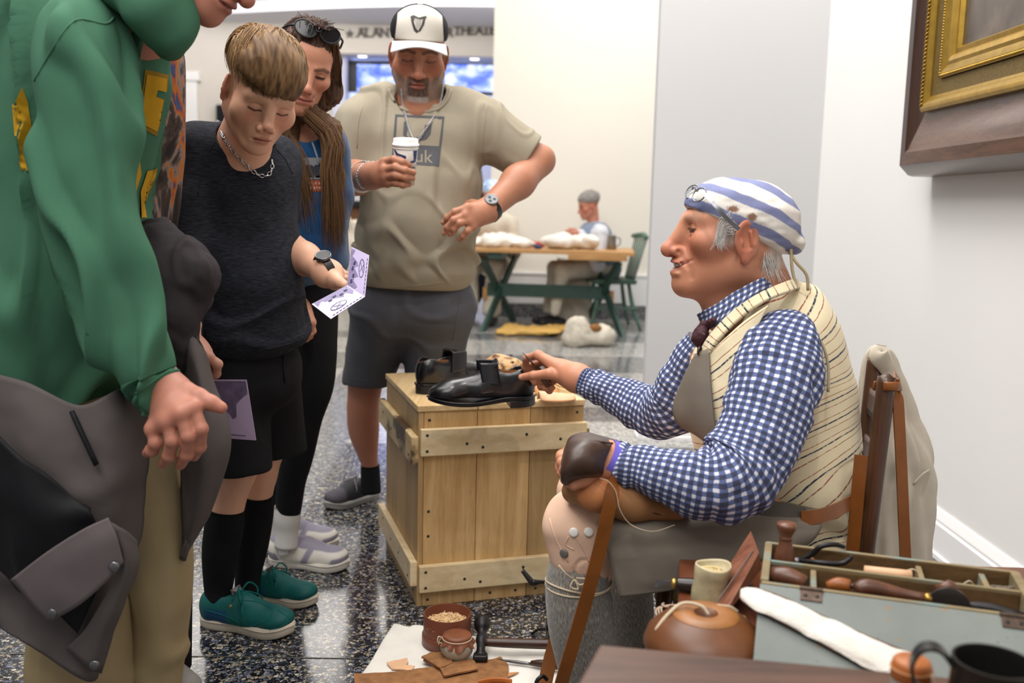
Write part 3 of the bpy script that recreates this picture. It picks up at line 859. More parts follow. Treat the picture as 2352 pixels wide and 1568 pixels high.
# the shoe held over the crate's front edge: toe to the left
p_toe=P(981,915,2.40);p_heel=P(1229,929,2.45)
xd=unit(V3(p_toe[0]-p_heel[0],p_toe[1]-p_heel[1],0));zd=V3(0,0,1);yd=np.cross(zd,xd)
held_o=V3(p_heel[0],p_heel[1],zt+0.0005 if False else p_heel[2]);held_M=np.stack([xd,yd,zd],1)
SH_SC=np.linalg.norm((p_toe-p_heel)[:2])/0.287
held_shoe=dress_shoe(held_o,held_M,held_o,'black leather buckle shoe held by the heel, toe pointing left',SH_SC)
# its mate standing behind on the crate, heel towards us
h2=cr(0.025,0.16,zt);t2=cr(0.24,0.235,zt);xd=unit(t2-h2);yd=np.cross(zd,xd)
mate=dress_shoe(h2,np.stack([xd,yd,zd],1),h2+V3(0,0,0.001),'black leather shoe standing on the crate with its brown lining showing',0.98)

# wooden last behind them
M_last=wood('maple_last','#c99a63','#e8c795',0,9,0.45,6,0.1,0.45,0.1,stain=('#6b4327',38))
lt=P(1046,845,2.93);lh=P(1206,838,2.84)
last=thing('shoe_last','pale wooden shoe last with dark marks behind the held shoe','last',(lh+lt)/2*V3(1,1,0)+V3(0,0,zt))
s=SDF();ax=unit((lt-lh)*V3(1,1,0));LL=np.linalg.norm((lt-lh)[:2]);ay=V3(-ax[1],ax[0],0)
lo_=V3(lh[0],lh[1],zt)
def lp(x,y,z):return lo_+ax*x*LL+ay*y+V3(0,0,z)
s.cone(lp(0.14,0,0.034),lp(0.42,0,0.036),0.033,0.033,0.02).cone(lp(0.16,0,0.056),lp(0.38,0,0.066),0.026,0.023,0.02).cone(lp(0.4,0,0.042),lp(0.72,0,0.026),0.034,0.024,0.03).cone(lp(0.7,0,0.023),lp(0.93,0,0.018),0.023,0.016,0.02)
s.box(lp(0.27,0,0.130),(0.2,0.2,0.035),None,0.003,0.006,-1)
s.box(lp(0.4,0,-0.018),(0.4,0.2,0.02),None,0.002,0.004,-1)
s.cone(lp(0.14,-0.1,0.07),lp(0.14,0.1,0.07),0.0035,0.0035,0.001,-1)
v,F=s.mesh(0.003,smooth=1);mesh_obj('last_body',v,F,M_last,last)
MB().lathe([(0,0.0),(0.004,0.0005),(0.006,-0.002)],10,at=lp(0.2,0,0.0905)).build('thimble_hole',plain('dark_hole','#22160e',0.9,bump=0),last)
# small second last / stretcher end and the tan leather pieces on the right of the lid
M_tan=plain('tan_veg_leather','#c98f5e',0.5,var=0.1,vs=30,bump=0.2,bs=300);M_tan2=plain('pale_pink_leather','#dfb08a',0.52,var=0.08,vs=30,bump=0.2,bs=300)
def curved_piece(name,label,c,a,b,w,l,h,mat):
 t=thing(name,label,'leather piece',c)
 a=unit(a);b=unit(b)
 fn=lambda u,v:V3(c)+((u-0.5)*l)[...,None]*a+((v-0.5)*w*(1-0.55*np.abs(2*u-1)**2.2))[...,None]*b+(0.004+h*(1-(2*v-1)**2)*(1-0.5*u))[...,None]*V3(0,0,1)
 v,F,_=sheet(fn,22,12,0.003);mesh_obj('leather',v,F,mat,t)
 e=[fn(np.array([u]),np.array([0.03]))[0]for u in np.linspace(0.04,0.96,14)]
 MB().tube(e,0.0022,5).build('cut_edge',M_tan,t,True);return t
pc=P(1278,905,2.62);curved_piece('leather_counter','pale pink leather heel piece on the crate lid right of the held shoe',V3(pc[0],pc[1],zt+0.001),cf,cl,0.07,0.105,0.026,M_tan2)
pc=P(1254,888,2.72);curved_piece('leather_counter','deeper tan leather piece on the crate lid behind the pink one',V3(pc[0],pc[1],zt+0.001),cf+0.3*cl,cl-0.3*cf,0.055,0.09,0.024,M_tan)
bl=P(1318,895,2.74);wb=thing('wood_wedge','small bare wood block at the right end of the crate lid','block',(bl[0],bl[1],zt))
MB().frus([cr(0.425,0.06,zt),cr(0.465,0.06,zt),cr(0.465,0.2,zt),cr(0.425,0.2,zt),cr(0.427,0.065,zt+0.02),cr(0.46,0.065,zt+0.014),cr(0.46,0.19,zt+0.014),cr(0.415,0.19,zt+0.02)],0.003).build('wedge_body',M_pine_lid,wb)
MB().frus([cr(0.43,0.08,zt+0.0185),cr(0.455,0.08,zt+0.0155),cr(0.455,0.16,zt+0.0155),cr(0.43,0.16,zt+0.0185),cr(0.43,0.08,zt+0.026),cr(0.455,0.08,zt+0.023),cr(0.455,0.16,zt+0.023),cr(0.43,0.16,zt+0.026)],0.002).build('top_slip',M_pine,wb)
# ================================================================== ON THE FLOOR: CLOTH WITH TOOLS
M_linen=fabric('white_linen','#e6e2da',0.9,0.06,1100,0.25)
M_iron=plain('dark_iron','#2d2b2c',0.42,0.7,vs=60,bump=0.3,bs=200)
M_iron2=plain('worn_steel','#6d6b6c',0.32,0.9,vs=60,bump=0.2,bs=200)
M_dkwood=wood('dark_handle_wood','#2e1a12','#4d2e20',0,10,0.35,12,0.1,0.5,0.1)
M_redbox=plain('reddish_bark_box','#6f3b26',0.45,var=0.1,vs=8,bump=0.2,bs=160)
M_suede=plain('rough_brown_leather','#8d6038',0.85,var=0.28,vs=45,bump=0.6,bs=240,bd=0.002)
M_brownl=plain('brown_leather','#7a4428',0.5,var=0.2,vs=40,bump=0.3,bs=240)
M_jar=plain('stoneware','#a9a293',0.5,var=0.18,vs=35,bump=0.15,bs=150)
M_cord=plain('pale_cord','#cdbb9f',0.85,bump=0.4,bs=800)
M_peg=wood('peg_wood','#cda472','#efd8ae',0,8,0.7,6,0.1,0.3,0.1)
poly=[onfloor(x,y)for x,y in((905,1432),(938,1440),(965,1436),(1085,1462),(1200,1470),(1262,1490),(1330,1560),(1250,1680),(1000,1680),(790,1620),(822,1560),(850,1522),(880,1470))]
pc=np.mean(poly,0)
t=thing('floor_cloth','off-white linen cloth spread on the floor under the tools','cloth',pc)
bm=bmesh.new();vs=[]
ring=catmull(np.vstack([poly,poly[:1]]),5)[:-1]
def cz_(p):return 0.004+0.004*fbm(V3(p[0]*14,p[1]*14,0.3),3)+0.002*vnoise(V3(p[0]*40,p[1]*40,1.3))
Vv=[];Ff=[];nr=len(ring);NR=14
for k in range(NR):
 s_=1-k/NR
 for p in ring:
  q=pc+(p-pc)*s_;Vv.append((q[0],q[1],max(0.0018,cz_(q)+(0.004*abs(vnoise(V3(p[0]*60,p[1]*60,4)))if k==1 else 0))if k else 0.0010))
Vv.append((pc[0],pc[1],cz_(pc)))
for k in range(NR-1):
 for j in range(nr):Ff.append([k*nr+j,k*nr+(j+1)%nr,(k+1)*nr+(j+1)%nr,(k+1)*nr+j])
for j in range(nr):Ff.append([(NR-1)*nr+j,(NR-1)*nr+(j+1)%nr,NR*nr])
mesh_obj('linen_sheet',Vv,Ff,M_linen,t)
th_=[[p,p+unit(p-pc)*rng.uniform(0.002,0.006)+V3(0,0,0.001)]for p in ring[::1]+V3(0,0,0.002)]
tag(strands('frayed_edge',th_,0.0006,M_linen,t),kind='stuff')
zc=0.008
# round box of wooden pegs
bx=onfloor(1027,1474,zc);bx[1]+=0.0
t=thing('peg_box','round reddish open box full of wooden pegs on the linen','box',(bx[0],bx[1],zc))
R0=52*mpp(np.linalg.norm(bx-CAMP))
MB().lathe([(0,0),(R0,0),(R0,0.076),(R0-0.001,0.078),(R0-0.003,0.078),(R0-0.004,0.076),(R0-0.004,0.003),(0,0.003)],48,at=(bx[0],bx[1],zc)).build('box_wall',M_redbox,t,True);autosmooth(t.children[-1])
MB().lathe([(R0+0.0002,0.0),(R0+0.0035,0.0005),(R0+0.0035,0.025),(R0+0.002,0.0265),(R0+0.0002,0.0265)],48,at=(bx[0],bx[1],zc)).build('base_band',M_redbox,t,True);autosmooth(t.children[-1])
mb=MB().lathe([(0,0.055),(R0*0.6,0.054),(R0-0.0045,0.048),(R0-0.0045,0.003)],32,at=(bx[0],bx[1],zc))
for _ in range(420):
 a=rng.uniform(0,6.283);r=R0*0.9*math.sqrt(rng.uniform(0,1));c=V3(bx[0]+r*math.cos(a),bx[1]+r*math.sin(a),zc+0.055-0.006*(r/R0)**2+rng.uniform(-0.001,0.005))
 d=unit(V3(rng.normal(),rng.normal(),rng.normal()*0.35));L_=rng.uniform(0.006,0.010)
 mb.tube([c-d*L_,c+d*L_*0.5,c+d*L_],[0.0016,0.0014,0.0004],4)
tag(mb.build('peg_heap',M_peg,t),kind='stuff')
# small stoneware jar with tied leather cover
jx=onfloor(1049,1514,zc)
jr=36*mpp(np.linalg.norm(jx-CAMP))
t=thing('tied_jar','grey stoneware jar with brown leather tied over its mouth','jar',(jx[0],jx[1],zc))
MB().lathe([(0,0),(jr*0.55,0),(jr*0.62,0.004),(jr*0.95,0.022),(jr,0.036),(jr*0.93,0.048),(jr*0.8,0.054),(jr*0.84,0.062),(0,0.062)],36,at=(jx[0],jx[1],zc)).build('jar_body',M_jar,t,True)
prof=[(0,0.0665),(jr*0.6,0.0660),(jr*0.84,0.0645),(jr*0.88,0.060),(jr*0.84,0.056),(jr*0.98,0.050),(jr*1.06,0.042)]
v,f=lathe(prof,60);n=60
for k in(5,6):
 for j in range(n):
  w=1+(0.05 if k==5 else 0.10)*math.sin(j/n*6.283*9+1.3*math.sin(j/n*6.283*3));v[k*n+j,0]*=w;v[k*n+j,1]*=w;v[k*n+j,2]+=0.003*math.sin(j/n*6.283*5)*(k-4)
mesh_obj('leather_cover',v+V3(jx[0],jx[1],zc),f,M_brownl,t)
ring_=[(jx[0]+jr*0.875*math.cos(a),jx[1]+jr*0.875*math.sin(a),zc+0.0565)for a in np.linspace(0,6.283,40)]
mb=MB().tube(ring_,0.0016,6);kp=V3(jx[0]-jr*0.9,jx[1]-jr*0.1,zc+0.057)
mb.tube([kp,kp+V3(-0.008,-0.004,0.004),kp+V3(-0.01,-0.006,-0.008),kp+V3(-0.002,-0.004,-0.012)],0.0016,6,sub=4).tube([kp,kp+V3(-0.006,0.004,-0.01),kp+V3(-0.008,0.002,-0.02)],0.0014,6,sub=4)
mb.build('tie_cord',M_cord,t,True)
# cobbler's hammer
hx=onfloor(1105,1498,zc);he=onfloor(1262,1502,zc)
t=thing('hammer','cobbler hammer with round black face and dark wooden handle','hammer',(hx[0],hx[1],zc))
ad=unit((he-hx)*V3(1,1,0));zz=V3(0,0,1);bd_=np.cross(zz,ad)
o=V3(hx[0],hx[1],zc)
MB().tube([o+ad*0.004+zz*0.028,o+ad*0.05+zz*0.027,o+ad*0.14+zz*0.026,o+ad*0.23+zz*0.026],[0.010,0.012,0.0125,0.012],14,sub=3).build('handle',M_dkwood,t,True)
s=SDF();s.cone(o+bd_*0.006+zz*0.030,o+bd_*0.045+zz*0.050,0.012,0.010,0.01).cone(o+bd_*0.044+zz*0.050,o+bd_*0.052+zz*0.054,0.020,0.021,0.006)
s.cone(o+bd_*0.006+zz*0.030,o-bd_*0.03+zz*0.020,0.012,0.010,0.01)
s.box(o-bd_*0.045+zz*0.010,(0.018,0.022,0.0075),np.stack([ad,bd_,zz],1)@rotm('X',-16),0.004,0.012)
v,F=s.mesh(0.0022,smooth=1);mesh_obj('hammer_head',v,F,M_iron,t)
# awl lying behind the hammer
a0=onfloor(1140,1517,zc);a1=onfloor(1240,1533,zc)
t=thing('awl','long iron awl with dark handle lying in front of the hammer','awl',(a0[0],a0[1],zc));d=unit(a1-a0)
MB().tube([a0+V3(0,0,0.004),a0+d*0.05+V3(0,0,0.005),a1-d*0.02+V3(0,0,0.006)],[0.0012,0.0045,0.004],8,sub=3).build('blade',M_iron2,t,True)
MB().tube([a1-d*0.022+V3(0,0,0.008),a1+V3(0,0,0.011),a1+d*0.03+V3(0,0,0.012),a1+d*0.06+V3(0,0,0.010)],[0.006,0.009,0.010,0.006],10,sub=3).build('handle',M_dkwood,t,True)
# leather pieces in front
def flat_leather(name,label,px,th,mat,cat='leather piece',z0=zc,warp=0.003,lift=None):
 pts=[onfloor(x,y,z0)for x,y in px];ring=catmull(np.array(pts+pts[:1]),1)[:-1];c=np.mean(pts,0)
 t=thing(name,label,cat,c);V=[];n=len(ring);NR=6
 for top in(1,0):
  for k in range(NR):
   for p in ring:
    q=c+(p-c)*(1-k/NR);z=z0+abs(warp*fbm(V3(q[0]*18,q[1]*18,th*900),2))+(0 if lift is None else lift(q))
    V.append((q[0],q[1],z+(th if top else 0)))
  V.append((c[0],c[1],z0+warp*0.4+(th if top else 0)+(0 if lift is None else lift(c))))
 N1=n*NR+1;f=[]
 for b in(0,N1):
  for k in range(NR-1):
   for j in range(n):f.append([b+k*n+j,b+k*n+(j+1)%n,b+(k+1)*n+(j+1)%n,b+(k+1)*n+j])
  for j in range(n):f.append([b+(NR-1)*n+j,b+(NR-1)*n+(j+1)%n,b+NR*n])
 edge=[[j,(j+1)%n,N1+(j+1)%n,N1+j]for j in range(n)]
 mesh_obj('hide',V,f+edge,mat,t,False);autosmooth(t.children[-1],50)
 return t
def dense(pts,k=6):
 pts=np.array(pts,float);out=[]
 for a,b in zip(pts,np.roll(pts,-1,0)):
  for i in range(k):out.append(tuple(a+(b-a)*i/k+rng.normal(0,0.5,2)))
 return out
flat_leather('leather_hide','large rough brown leather piece at the front edge of the cloth',dense([(812,1550),(905,1547),(985,1536),(1110,1522),(1150,1512),(1168,1530),(1166,1600),(1000,1660),(820,1640)]),0.004,M_suede)
flat_leather('leather_scrap','square brown suede offcut stacked by the tied jar',dense([(968,1512),(985,1502),(1030,1500),(1040,1525),(1012,1537)]),0.004,M_suede,z0=zc+0.010)
flat_leather('leather_scrap','lower brown offcut beneath the square suede one',dense([(972,1519),(990,1510),(1036,1510),(1042,1534),(1014,1541)]),0.004,M_brownl,z0=zc+0.004)
flat_leather('leather_strip','oblong rough leather strip laid across the large brown hide',dense([(1005,1528),(1088,1516),(1098,1540),(1020,1556)]),0.004,M_suede,z0=zc+0.008)
flat_leather('leather_offcut','pink notched leather cutout with a dark slot on the linen',dense([(888,1523),(935,1513),(938,1522),(932,1530),(953,1532),(945,1542),(900,1538)],5),0.003,M_tan2)
flat_leather('leather_point','thin reddish leather point sticking out beside the hide',dense([(1150,1548),(1192,1546),(1160,1558)],4),0.003,M_tan)
b0=onfloor(1120,1565,zc+0.012)
t=thing('leather_loop','orange leather loop lying on the brown hide','strap',b0)
fn=lambda u,w:np.stack([b0[0]-0.02+0.075*u,b0[1]-0.012+0.016*np.sin(u*2.6),zc+0.008+0.012*w+0.0*u],-1)
v,F,_=sheet(fn,24,4,0.003);mesh_obj('strap',v,F,plain('orange_leather','#b8692e',0.45),t)
# iron lamp stand: foot, thin post, and spouted pan
t=thing('lamp_stand','black iron stand with spouted pan in front of the crate','stand',onfloor(1258,1468))
sp0=onfloor(1258,1470);sY=sp0[1]
top=P(1262,1330,sY)
mb=MB().tube([sp0+V3(0,0,0.002),(sp0[0],sY,0.12),(top[0],sY,top[2])],[0.005,0.0045,0.004],8);mb.build('post',M_iron,t,True)
mb=MB()
for k in range(3):
 a=k*2.094+0.4;mb.tube([(sp0[0],sY,0.03),(sp0[0]+0.03*math.cos(a),sY+0.03*math.sin(a),0.02),(sp0[0]+0.05*math.cos(a),sY+0.05*math.sin(a),0.003)],0.004,6,sub=3)
mb.build('foot',M_iron,t,True)
a=P(1199,1308,sY-0.02);b=P(1222,1338,sY-0.02);c=P(1262,1337,sY-0.01)
fn=lambda u,w:(a[None,None]*(1-u)[...,None]+b[None,None]*u[...,None])+((w-0.5)*(0.016+0.010*u))[...,None]*V3(0.3,1,0.1)-(0.010*(1-(2*w-1)**2)*(0.6+0.6*u))[...,None]*V3(-0.75,0,-0.1)
v,F,_=sheet(fn,12,10,0.0025);mesh_obj('spout',v,F,M_iron,t)
MB().tube([b,(b+c)/2+V3(0,0,0.002),c],[0.010,0.005,0.005],8,sub=4).build('arm',M_iron,t,True)
# ================================================================== RIGHT SIDE: PICTURE, CHAIR, BENCH, TOOL BOX, FOREGROUND TABLE
M_mahog=wood('dark_mahogany','#24140c','#44291a',2,9,0.28,10,0.08,0.5,0.05)
M_mahog_y=wood('dark_mahogany_rail','#3a2418','#6a4a38',1,9,0.25,10,0.08,0.5,0.05)
M_gold=plain('gilded_moulding','#b08d3c',0.32,0.75,var=0.15,vs=30,bump=0.15,bs=120)
M_gold_d=plain('sanded_gilt','#6d5a30',0.6,0.45,var=0.3,vs=160,bump=0.9,bs=420,bd=0.002)
tcan=NT('old_canvas');vv=tcan.coord(scale=(1,1,1))
tcan.out(tcan.ramp(tcan.noise(vv,5,6,0.6,0.5),[(0.25,'#3c332d'),(0.55,'#5c524a'),(0.8,'#7d6f62')]),0.3);M_canvas=tcan.m
pic=thing('framed_painting','dark wood shadow-box frame with gilded inner moulding on the right wall','painting',(XW,2.6,1.23))
Y0,Z0,Y1,Z1=3.32,1.233,1.15,2.95  # far edge, bottom edge, near edge, top edge
def rail_path(y,z):return[(y,z),(2*2.235-y,z)]
def ring_frame(name,mat,prof,parent,mat_h=None):
 """mitred frame; prof = (inset from outer edge, X) around a closed section"""
 def corner(i):return[(Y0-i,Z0+i),(Y1+i,Z0+i),(Y1+i,Z1-i),(Y0-i,Z1-i)]
 names=['rail','stile','rail','stile']
 for k in range(4):
  V=[];m=len(prof)
  for e in(k,(k+1)%4):
   for ins,x in prof:c=corner(ins)[e];V.append((x,c[0],c[1]))
  f=[list(range(m)),list(range(m,2*m))[::-1]]+[[i,(i+1)%m,m+(i+1)%m,m+i]for i in range(m)]
  o=mesh_obj(name+'_'+names[k],V,f,(mat_h if(mat_h and k%2==0)else mat),parent,False);autosmooth(o,30)
xw=XW-0.0
ring_frame('wood',M_mahog,[(0,xw),(0,1.352),(0.004,1.335),(0.034,1.292),(0.075,1.290),(0.085,1.296),(0.20,1.300),(0.20,xw)],pic,M_mahog_y)
ring_frame('gilt_outer',M_gold,[(0.195,1.31),(0.195,1.284),(0.203,1.276),(0.214,1.276),(0.222,1.280),(0.228,1.286),(0.238,1.290),(0.238,1.31)],pic)
ring_frame('gilt_panel',M_gold_d,[(0.232,1.315),(0.236,1.296),(0.285,1.300),(0.29,1.315)],pic)
ring_frame('gilt_inner',M_gold,[(0.288,1.33),(0.288,1.296),(0.300,1.290),(0.312,1.294),(0.322,1.300),(0.332,1.296),(0.345,1.298),(0.352,1.308),(0.365,1.306),(0.372,1.318),(0.372,1.33)],pic)
box_obj('canvas',(1.322,Y1+0.36,Z0+0.36),(1.33,Y0-0.36,Z1-0.36),M_canvas,pic)
box_obj('backing_board',(1.33,Y1+0.15,Z0+0.15),(XW-0.002,Y0-0.15,Z1-0.15),M_mahog,pic)
# bead string and rope along the far stile and the bottom rail
mbb=MB();mbr=MB()
sph=[(0.0001,-1),(0.5,-0.87),(0.87,-0.5),(1,0),(0.87,0.5),(0.5,0.87),(0.0001,1)]
def bead(mb,p,r):mb.lathe([(a*r,b*r)for a,b in sph],8,at=p)
for i in range(95):
 z=Z0+0.294+i*0.0085;bead(mbb,(1.291,Y0-0.294,z),0.0042)
for i in range(130):
 y=Y0-0.294-i*0.0085;bead(mbb,(1.291,y,Z0+0.294),0.0042)
for i in range(70):
 z=Z0+0.21+i*0.012;mbr.tube([(1.276,Y0-0.206,z),(1.273,Y0-0.212,z+0.005),(1.276,Y0-0.218,z+0.010)],[0.0015,0.0035,0.0015],6,sub=2)
tag(mbb.build('bead_moulding',M_gold,pic,True),kind='stuff');tag(mbr.build('rope_moulding',M_gold,pic,True),kind='stuff')

# ---------------- cobbler's ladder-back chair, coat and straps
M_chair=wood('dark_chair_wood','#2d1a10','#553420',2,9,0.33,12,0.08,0.5,0.08)
M_strap=plain('russet_strap_leather','#7d4717',0.42,var=0.14,vs=22,bump=0.2,bs=260)
n_top=P(2038,858,1.80);n_bot=P(1990,1262,1.76);f_top=P(2012,815,2.08);f_bot=P(1972,1150,2.04)
def down(a,b):  # continue a post to the floor
 d=(b-a)/(b[2]-a[2]);return a+d*(0-a[2])
n_ft,f_ft=down(n_top,n_bot),down(f_top,f_bot)
n_ft=n_ft*0.5+0.5*V3(n_bot[0]-0.02,n_bot[1],0);f_ft=f_ft*0.5+0.5*V3(f_bot[0]-0.02,f_bot[1],0)
n_ft[2]=f_ft[2]=0
chair=thing('ladderback_chair','dark wooden ladder-back chair the cobbler sits on','chair',(n_ft+f_ft)/2)
r=20*mpp(1.8)
for tp,ft,bt in((n_top,n_ft,n_bot),(f_top,f_ft,f_bot)):
 MB().tube([ft,(ft+bt)/2+V3(0.0,0,0),bt,(bt+tp)/2,tp-unit(tp-bt)*0.02,tp-unit(tp-bt)*0.008,tp],[r*0.95,r,r,r*1.04,r*1.05,r*0.9,r*0.3],20,sub=3).build('post',M_chair,chair,True)
dseat=unit(V3(-1,-0.05,0));sz=0.40
for ft in(n_ft,f_ft):
 q=ft+dseat*0.36;MB().tube([q,q+V3(0,0,sz+0.02)],[r*0.85,r*0.95],16).build('leg',M_chair,chair,True)
 for z in(0.12,0.25):MB().tube([ft+V3(0,0,z),q+V3(0,0,z)],0.010,10).build('stretcher',M_chair,chair,True)
for a,b in((n_ft,f_ft),(n_ft+dseat*0.36,f_ft+dseat*0.36)):MB().tube([a+V3(0,0,0.18),b+V3(0,0,0.18)],0.010,10).build('stretcher',M_chair,chair,True)
v=[n_ft+V3(-0.02,0,sz),f_ft+V3(-0.02,0,sz),f_ft+dseat*0.38+V3(0,0.0,sz),n_ft+dseat*0.38+V3(0,0,sz)]
MB().frus([p-V3(0,0,0.03)for p in v]+v,0.01).build('rush_seat',plain('rush_weave','#8b7446',0.8,var=0.3,vs=70,bump=0.6,bs=120),chair,True)
for k,zq in enumerate((0.50,0.60,0.70)):
 a=n_ft+(n_top-n_ft)*(zq/n_top[2]);b=f_ft+(f_top-f_ft)*(zq/f_top[2])
 fn=lambda u,w:a[None,None]*(1-u)[...,None]+b[None,None]*u[...,None]+((w-0.5)*0.055*(1+0.0*u))[...,None]*V3(0.1,0,1)+(0.018*np.sin(u*math.pi))[...,None]*V3(1,0,0)
 v,F,_=sheet(fn,12,4,0.012);mesh_obj('slat',v,F,M_chair,chair)
# linen coat hung over the far post
M_coat=fabric('oatmeal_linen','#bfb5a6',0.92,0.10,700,0.4,vs=9)
coat=thing('linen_coat','oatmeal linen coat hanging over the chair back behind the cobbler','coat',P(2030,1290,2.16)*V3(1,1,0)+V3(0,0,0.35))
Yc=2.17
rows=[(2024,792,Yc,10),(2022,803,Yc,26),(2021,825,Yc,36),(2024,870,Yc,46),(2030,920,Yc,56),(2036,980,Yc,68),(2047,1040,Yc,82),(2052,1085,Yc,90),(2053,1140,Yc,90),(2050,1220,Yc,90),(2046,1300,Yc,90),(2040,1420,Yc,92),(2034,1560,Yc,92)]
def coat_fold(t,th,V):
 a=0.010*np.clip(t*3-0.2,0,1)
 return a*np.sin(th*7+2.2*np.sin(t*5))+0.5*a*np.sin(th*13+t*9)+0.004*fbm(V*22,2)
v,F,U=loft(prings(rows,0.42),96,6,fold=coat_fold);mesh_obj('coat_body',v,F,M_coat,coat,fuv=U)
rows=[(2016,803,2.06,14),(2018,815,2.04,22),(2036,840,2.055,20),(2050,868,2.06,16),(2062,900,2.07,12)]
v,F,U=loft(prings(rows,0.35),32,6,fold=lambda t,th,V:0.003*fbm(V*40,2));mesh_obj('collar_flap',v,F,M_coat,coat,fuv=U)
mb=MB()
mb.tube([P(2098,1112,2.13),P(2115,1092,2.13),P(2135,1078,2.14)],0.0025,6,sub=3).build('seam',M_coat,coat,True)
# leather straps over the near post
def band(name,label,pts,w,th,mat,facing,cat='strap',parent=None):
 """flat strap through world points; width w runs across 'facing'"""
 p=catmull(np.array(pts),6);T=np.gradient(p,axis=0);T/=np.linalg.norm(T,axis=1)[:,None]
 n=p-p.mean(0)if facing is None else V3(facing);s=np.cross(T,n);s/=np.maximum(1e-6,np.linalg.norm(s,axis=1))[:,None];nn=np.cross(s,T)
 V=[];
 for i in range(len(p)):
  V+=[p[i]-s[i]*w/2-nn[i]*th/2,p[i]+s[i]*w/2-nn[i]*th/2,p[i]+s[i]*w/2+nn[i]*th/2,p[i]-s[i]*w/2+nn[i]*th/2]
 f=[[i*4+k,i*4+(k+1)%4,i*4+4+(k+1)%4,i*4+4+k]for i in range(len(p)-1)for k in range(4)]+[[3,2,1,0],[len(V)-4+k for k in range(4)]]
 if parent is None:
  o=mesh_obj(name,V,f,mat,None,False,origin=p[-1]);tag(o,label,cat)
 else:o=mesh_obj(name,V,f,mat,parent,False)
 autosmooth(o,40);return o
st=thing('hanging_strap','long russet leather strap looped over the near chair post','strap',P(2072,1270,1.78))
band('strap_front',None,[P(2060,862,1.86),P(2062,905,1.80),P(2065,960,1.79),P(2071,1080,1.785),P(2076,1200,1.78),P(2082,1330,1.78)],28*mpp(1.8),0.003,M_strap,(0.2,-1,0),parent=st)
lp_=[n_top+V3(0.024*math.cos(a),0.026*math.sin(a),-0.012-0.004*math.sin(a))for a in np.linspace(-2.2,2.4,14)]
MB().tube([p-V3(0,0,0.012)for p in lp_],0.0018,8,flat=(5.0,(0,0,1))).build('strap_loop',M_strap,st,True)
loop2=[n_top+V3(0.022+0.006*math.sin(k),0.01,-0.01-k*0.012)for k in range(5)]
band('strap_back',None,loop2,0.02,0.003,M_strap,(1,0,0),parent=st)
band('apron_strap','russet strap hanging between the cobbler and the near chair post',[P(1978,1045,1.74),P(1972,1110,1.735),P(1966,1180,1.735),P(1958,1270,1.735),P(1952,1340,1.735)],30*mpp(1.74),0.003,M_strap,(-0.3,-1,0))

# ---------------- red-brown bench with the tool box
M_bench=wood('red_bench_wood','#4a2413','#7b452a',1,8,0.32,10,0.08,0.5,0.05)
BZ=0.50
bench=thing('work_bench','red-brown wooden bench carrying the blue tool box','bench',(0.6,1.35,0))
be=[onfloor(1578,1322,BZ),onfloor(1512,1470,BZ)];bx0=be[0][0]
MB().frus([(be[0][0],1.60,BZ-0.03),(be[1][0]-0.02,1.02,BZ-0.03),(1.05,1.02,BZ-0.03),(1.05,1.60,BZ-0.03),(be[0][0],1.60,BZ),(be[1][0]-0.02,1.02,BZ),(1.05,1.02,BZ),(1.05,1.60,BZ)],0.004).build('bench_top',M_bench,bench)
for x,y in((0.42,1.55),(1.0,1.55),(0.42,1.08),(1.0,1.08)):box_obj('leg',(x-0.025,y-0.025,0),(x+0.025,y+0.025,BZ-0.03),M_bench,bench,0.003)
for y in(1.55,1.08):box_obj('apron_rail',(0.445,y-0.012,BZ-0.10),(0.975,y+0.012,BZ-0.03),M_bench,bench,0.002)
def painted(name):
 t=NT(name);v=t.coord()
 c=t.ramp(t.noise(v,6,5),[(0.3,'#676d69'),(0.7,'#7d837e')])
 wear=t.ramp(t.noise(v,34,6,0.65,0.4),[(0.62,(0,0,0)),(0.68,(1,1,1))])
 c=t.mix(wear,c,'#8a6a42');c=t.mix(t.ramp(t.noise(v,150,3),[(0.68,(0,0,0)),(0.74,(1,1,1))]),c,'#4e5350')
 t.bump(t.noise(v,60,4),0.15,0.001);return t.out(c,0.5)
M_paint=painted('worn_grey_blue_paint');M_oldwood=wood('old_box_wood','#3f2e1b','#735735',0,9,0.7,10,0.3,0.3,0.1);M_edge=wood('worn_edge_wood','#6f6248','#91805f',0,9,0.7,8,0.3,0.3,0.1,stain=('#77857f',14))
RZ=0.597
bl=onfloor(1758,1243,RZ);br_=onfloor(2338,1312,RZ);flc=onfloor(1740,1338,RZ)
bu=unit((br_-bl)*V3(1,1,0));bw=V3(-bu[1],bu[0],0);BL=np.linalg.norm((br_-bl)[:2]);BW=abs(np.dot(flc-bl,bw))
print('toolbox',bl,br_,flc,BL,BW)
def tb(u,w,z):return V3(bl[0],bl[1],0)+bu*u-bw*w+V3(0,0,z)
def tbox(u0,u1,w0,w1,z0,z1,bev=0.0015):return MB().frus([tb(u0,w0,z0),tb(u1,w0,z0),tb(u1,w1,z0),tb(u0,w1,z0),tb(u0,w0,z1),tb(u1,w0,z1),tb(u1,w1,z1),tb(u0,w1,z1)],bev)
T_=0.009;zb=BZ+0.0005
tool=thing('tool_box','worn blue-grey wooden tool box with open compartments, lid folded down','tool box',tb(BL/2,BW/2,zb))
tbox(0,BL,0,BW,zb,zb+0.006).build('box_bottom',M_oldwood,tool)
tbox(0,BL,0,T_,zb+0.006,RZ).build('side_board',M_oldwood,tool);tbox(0,BL,BW-T_,BW,zb+0.006,RZ-0.002).build('side_board',M_oldwood,tool)
tbox(0,T_*1.2,T_,BW-T_,zb+0.006,RZ+0.003).build('end_board',M_edge,tool);tbox(BL-T_*1.4,BL,T_,BW-T_,zb+0.006,RZ+0.003).build('end_board',M_edge,tool)
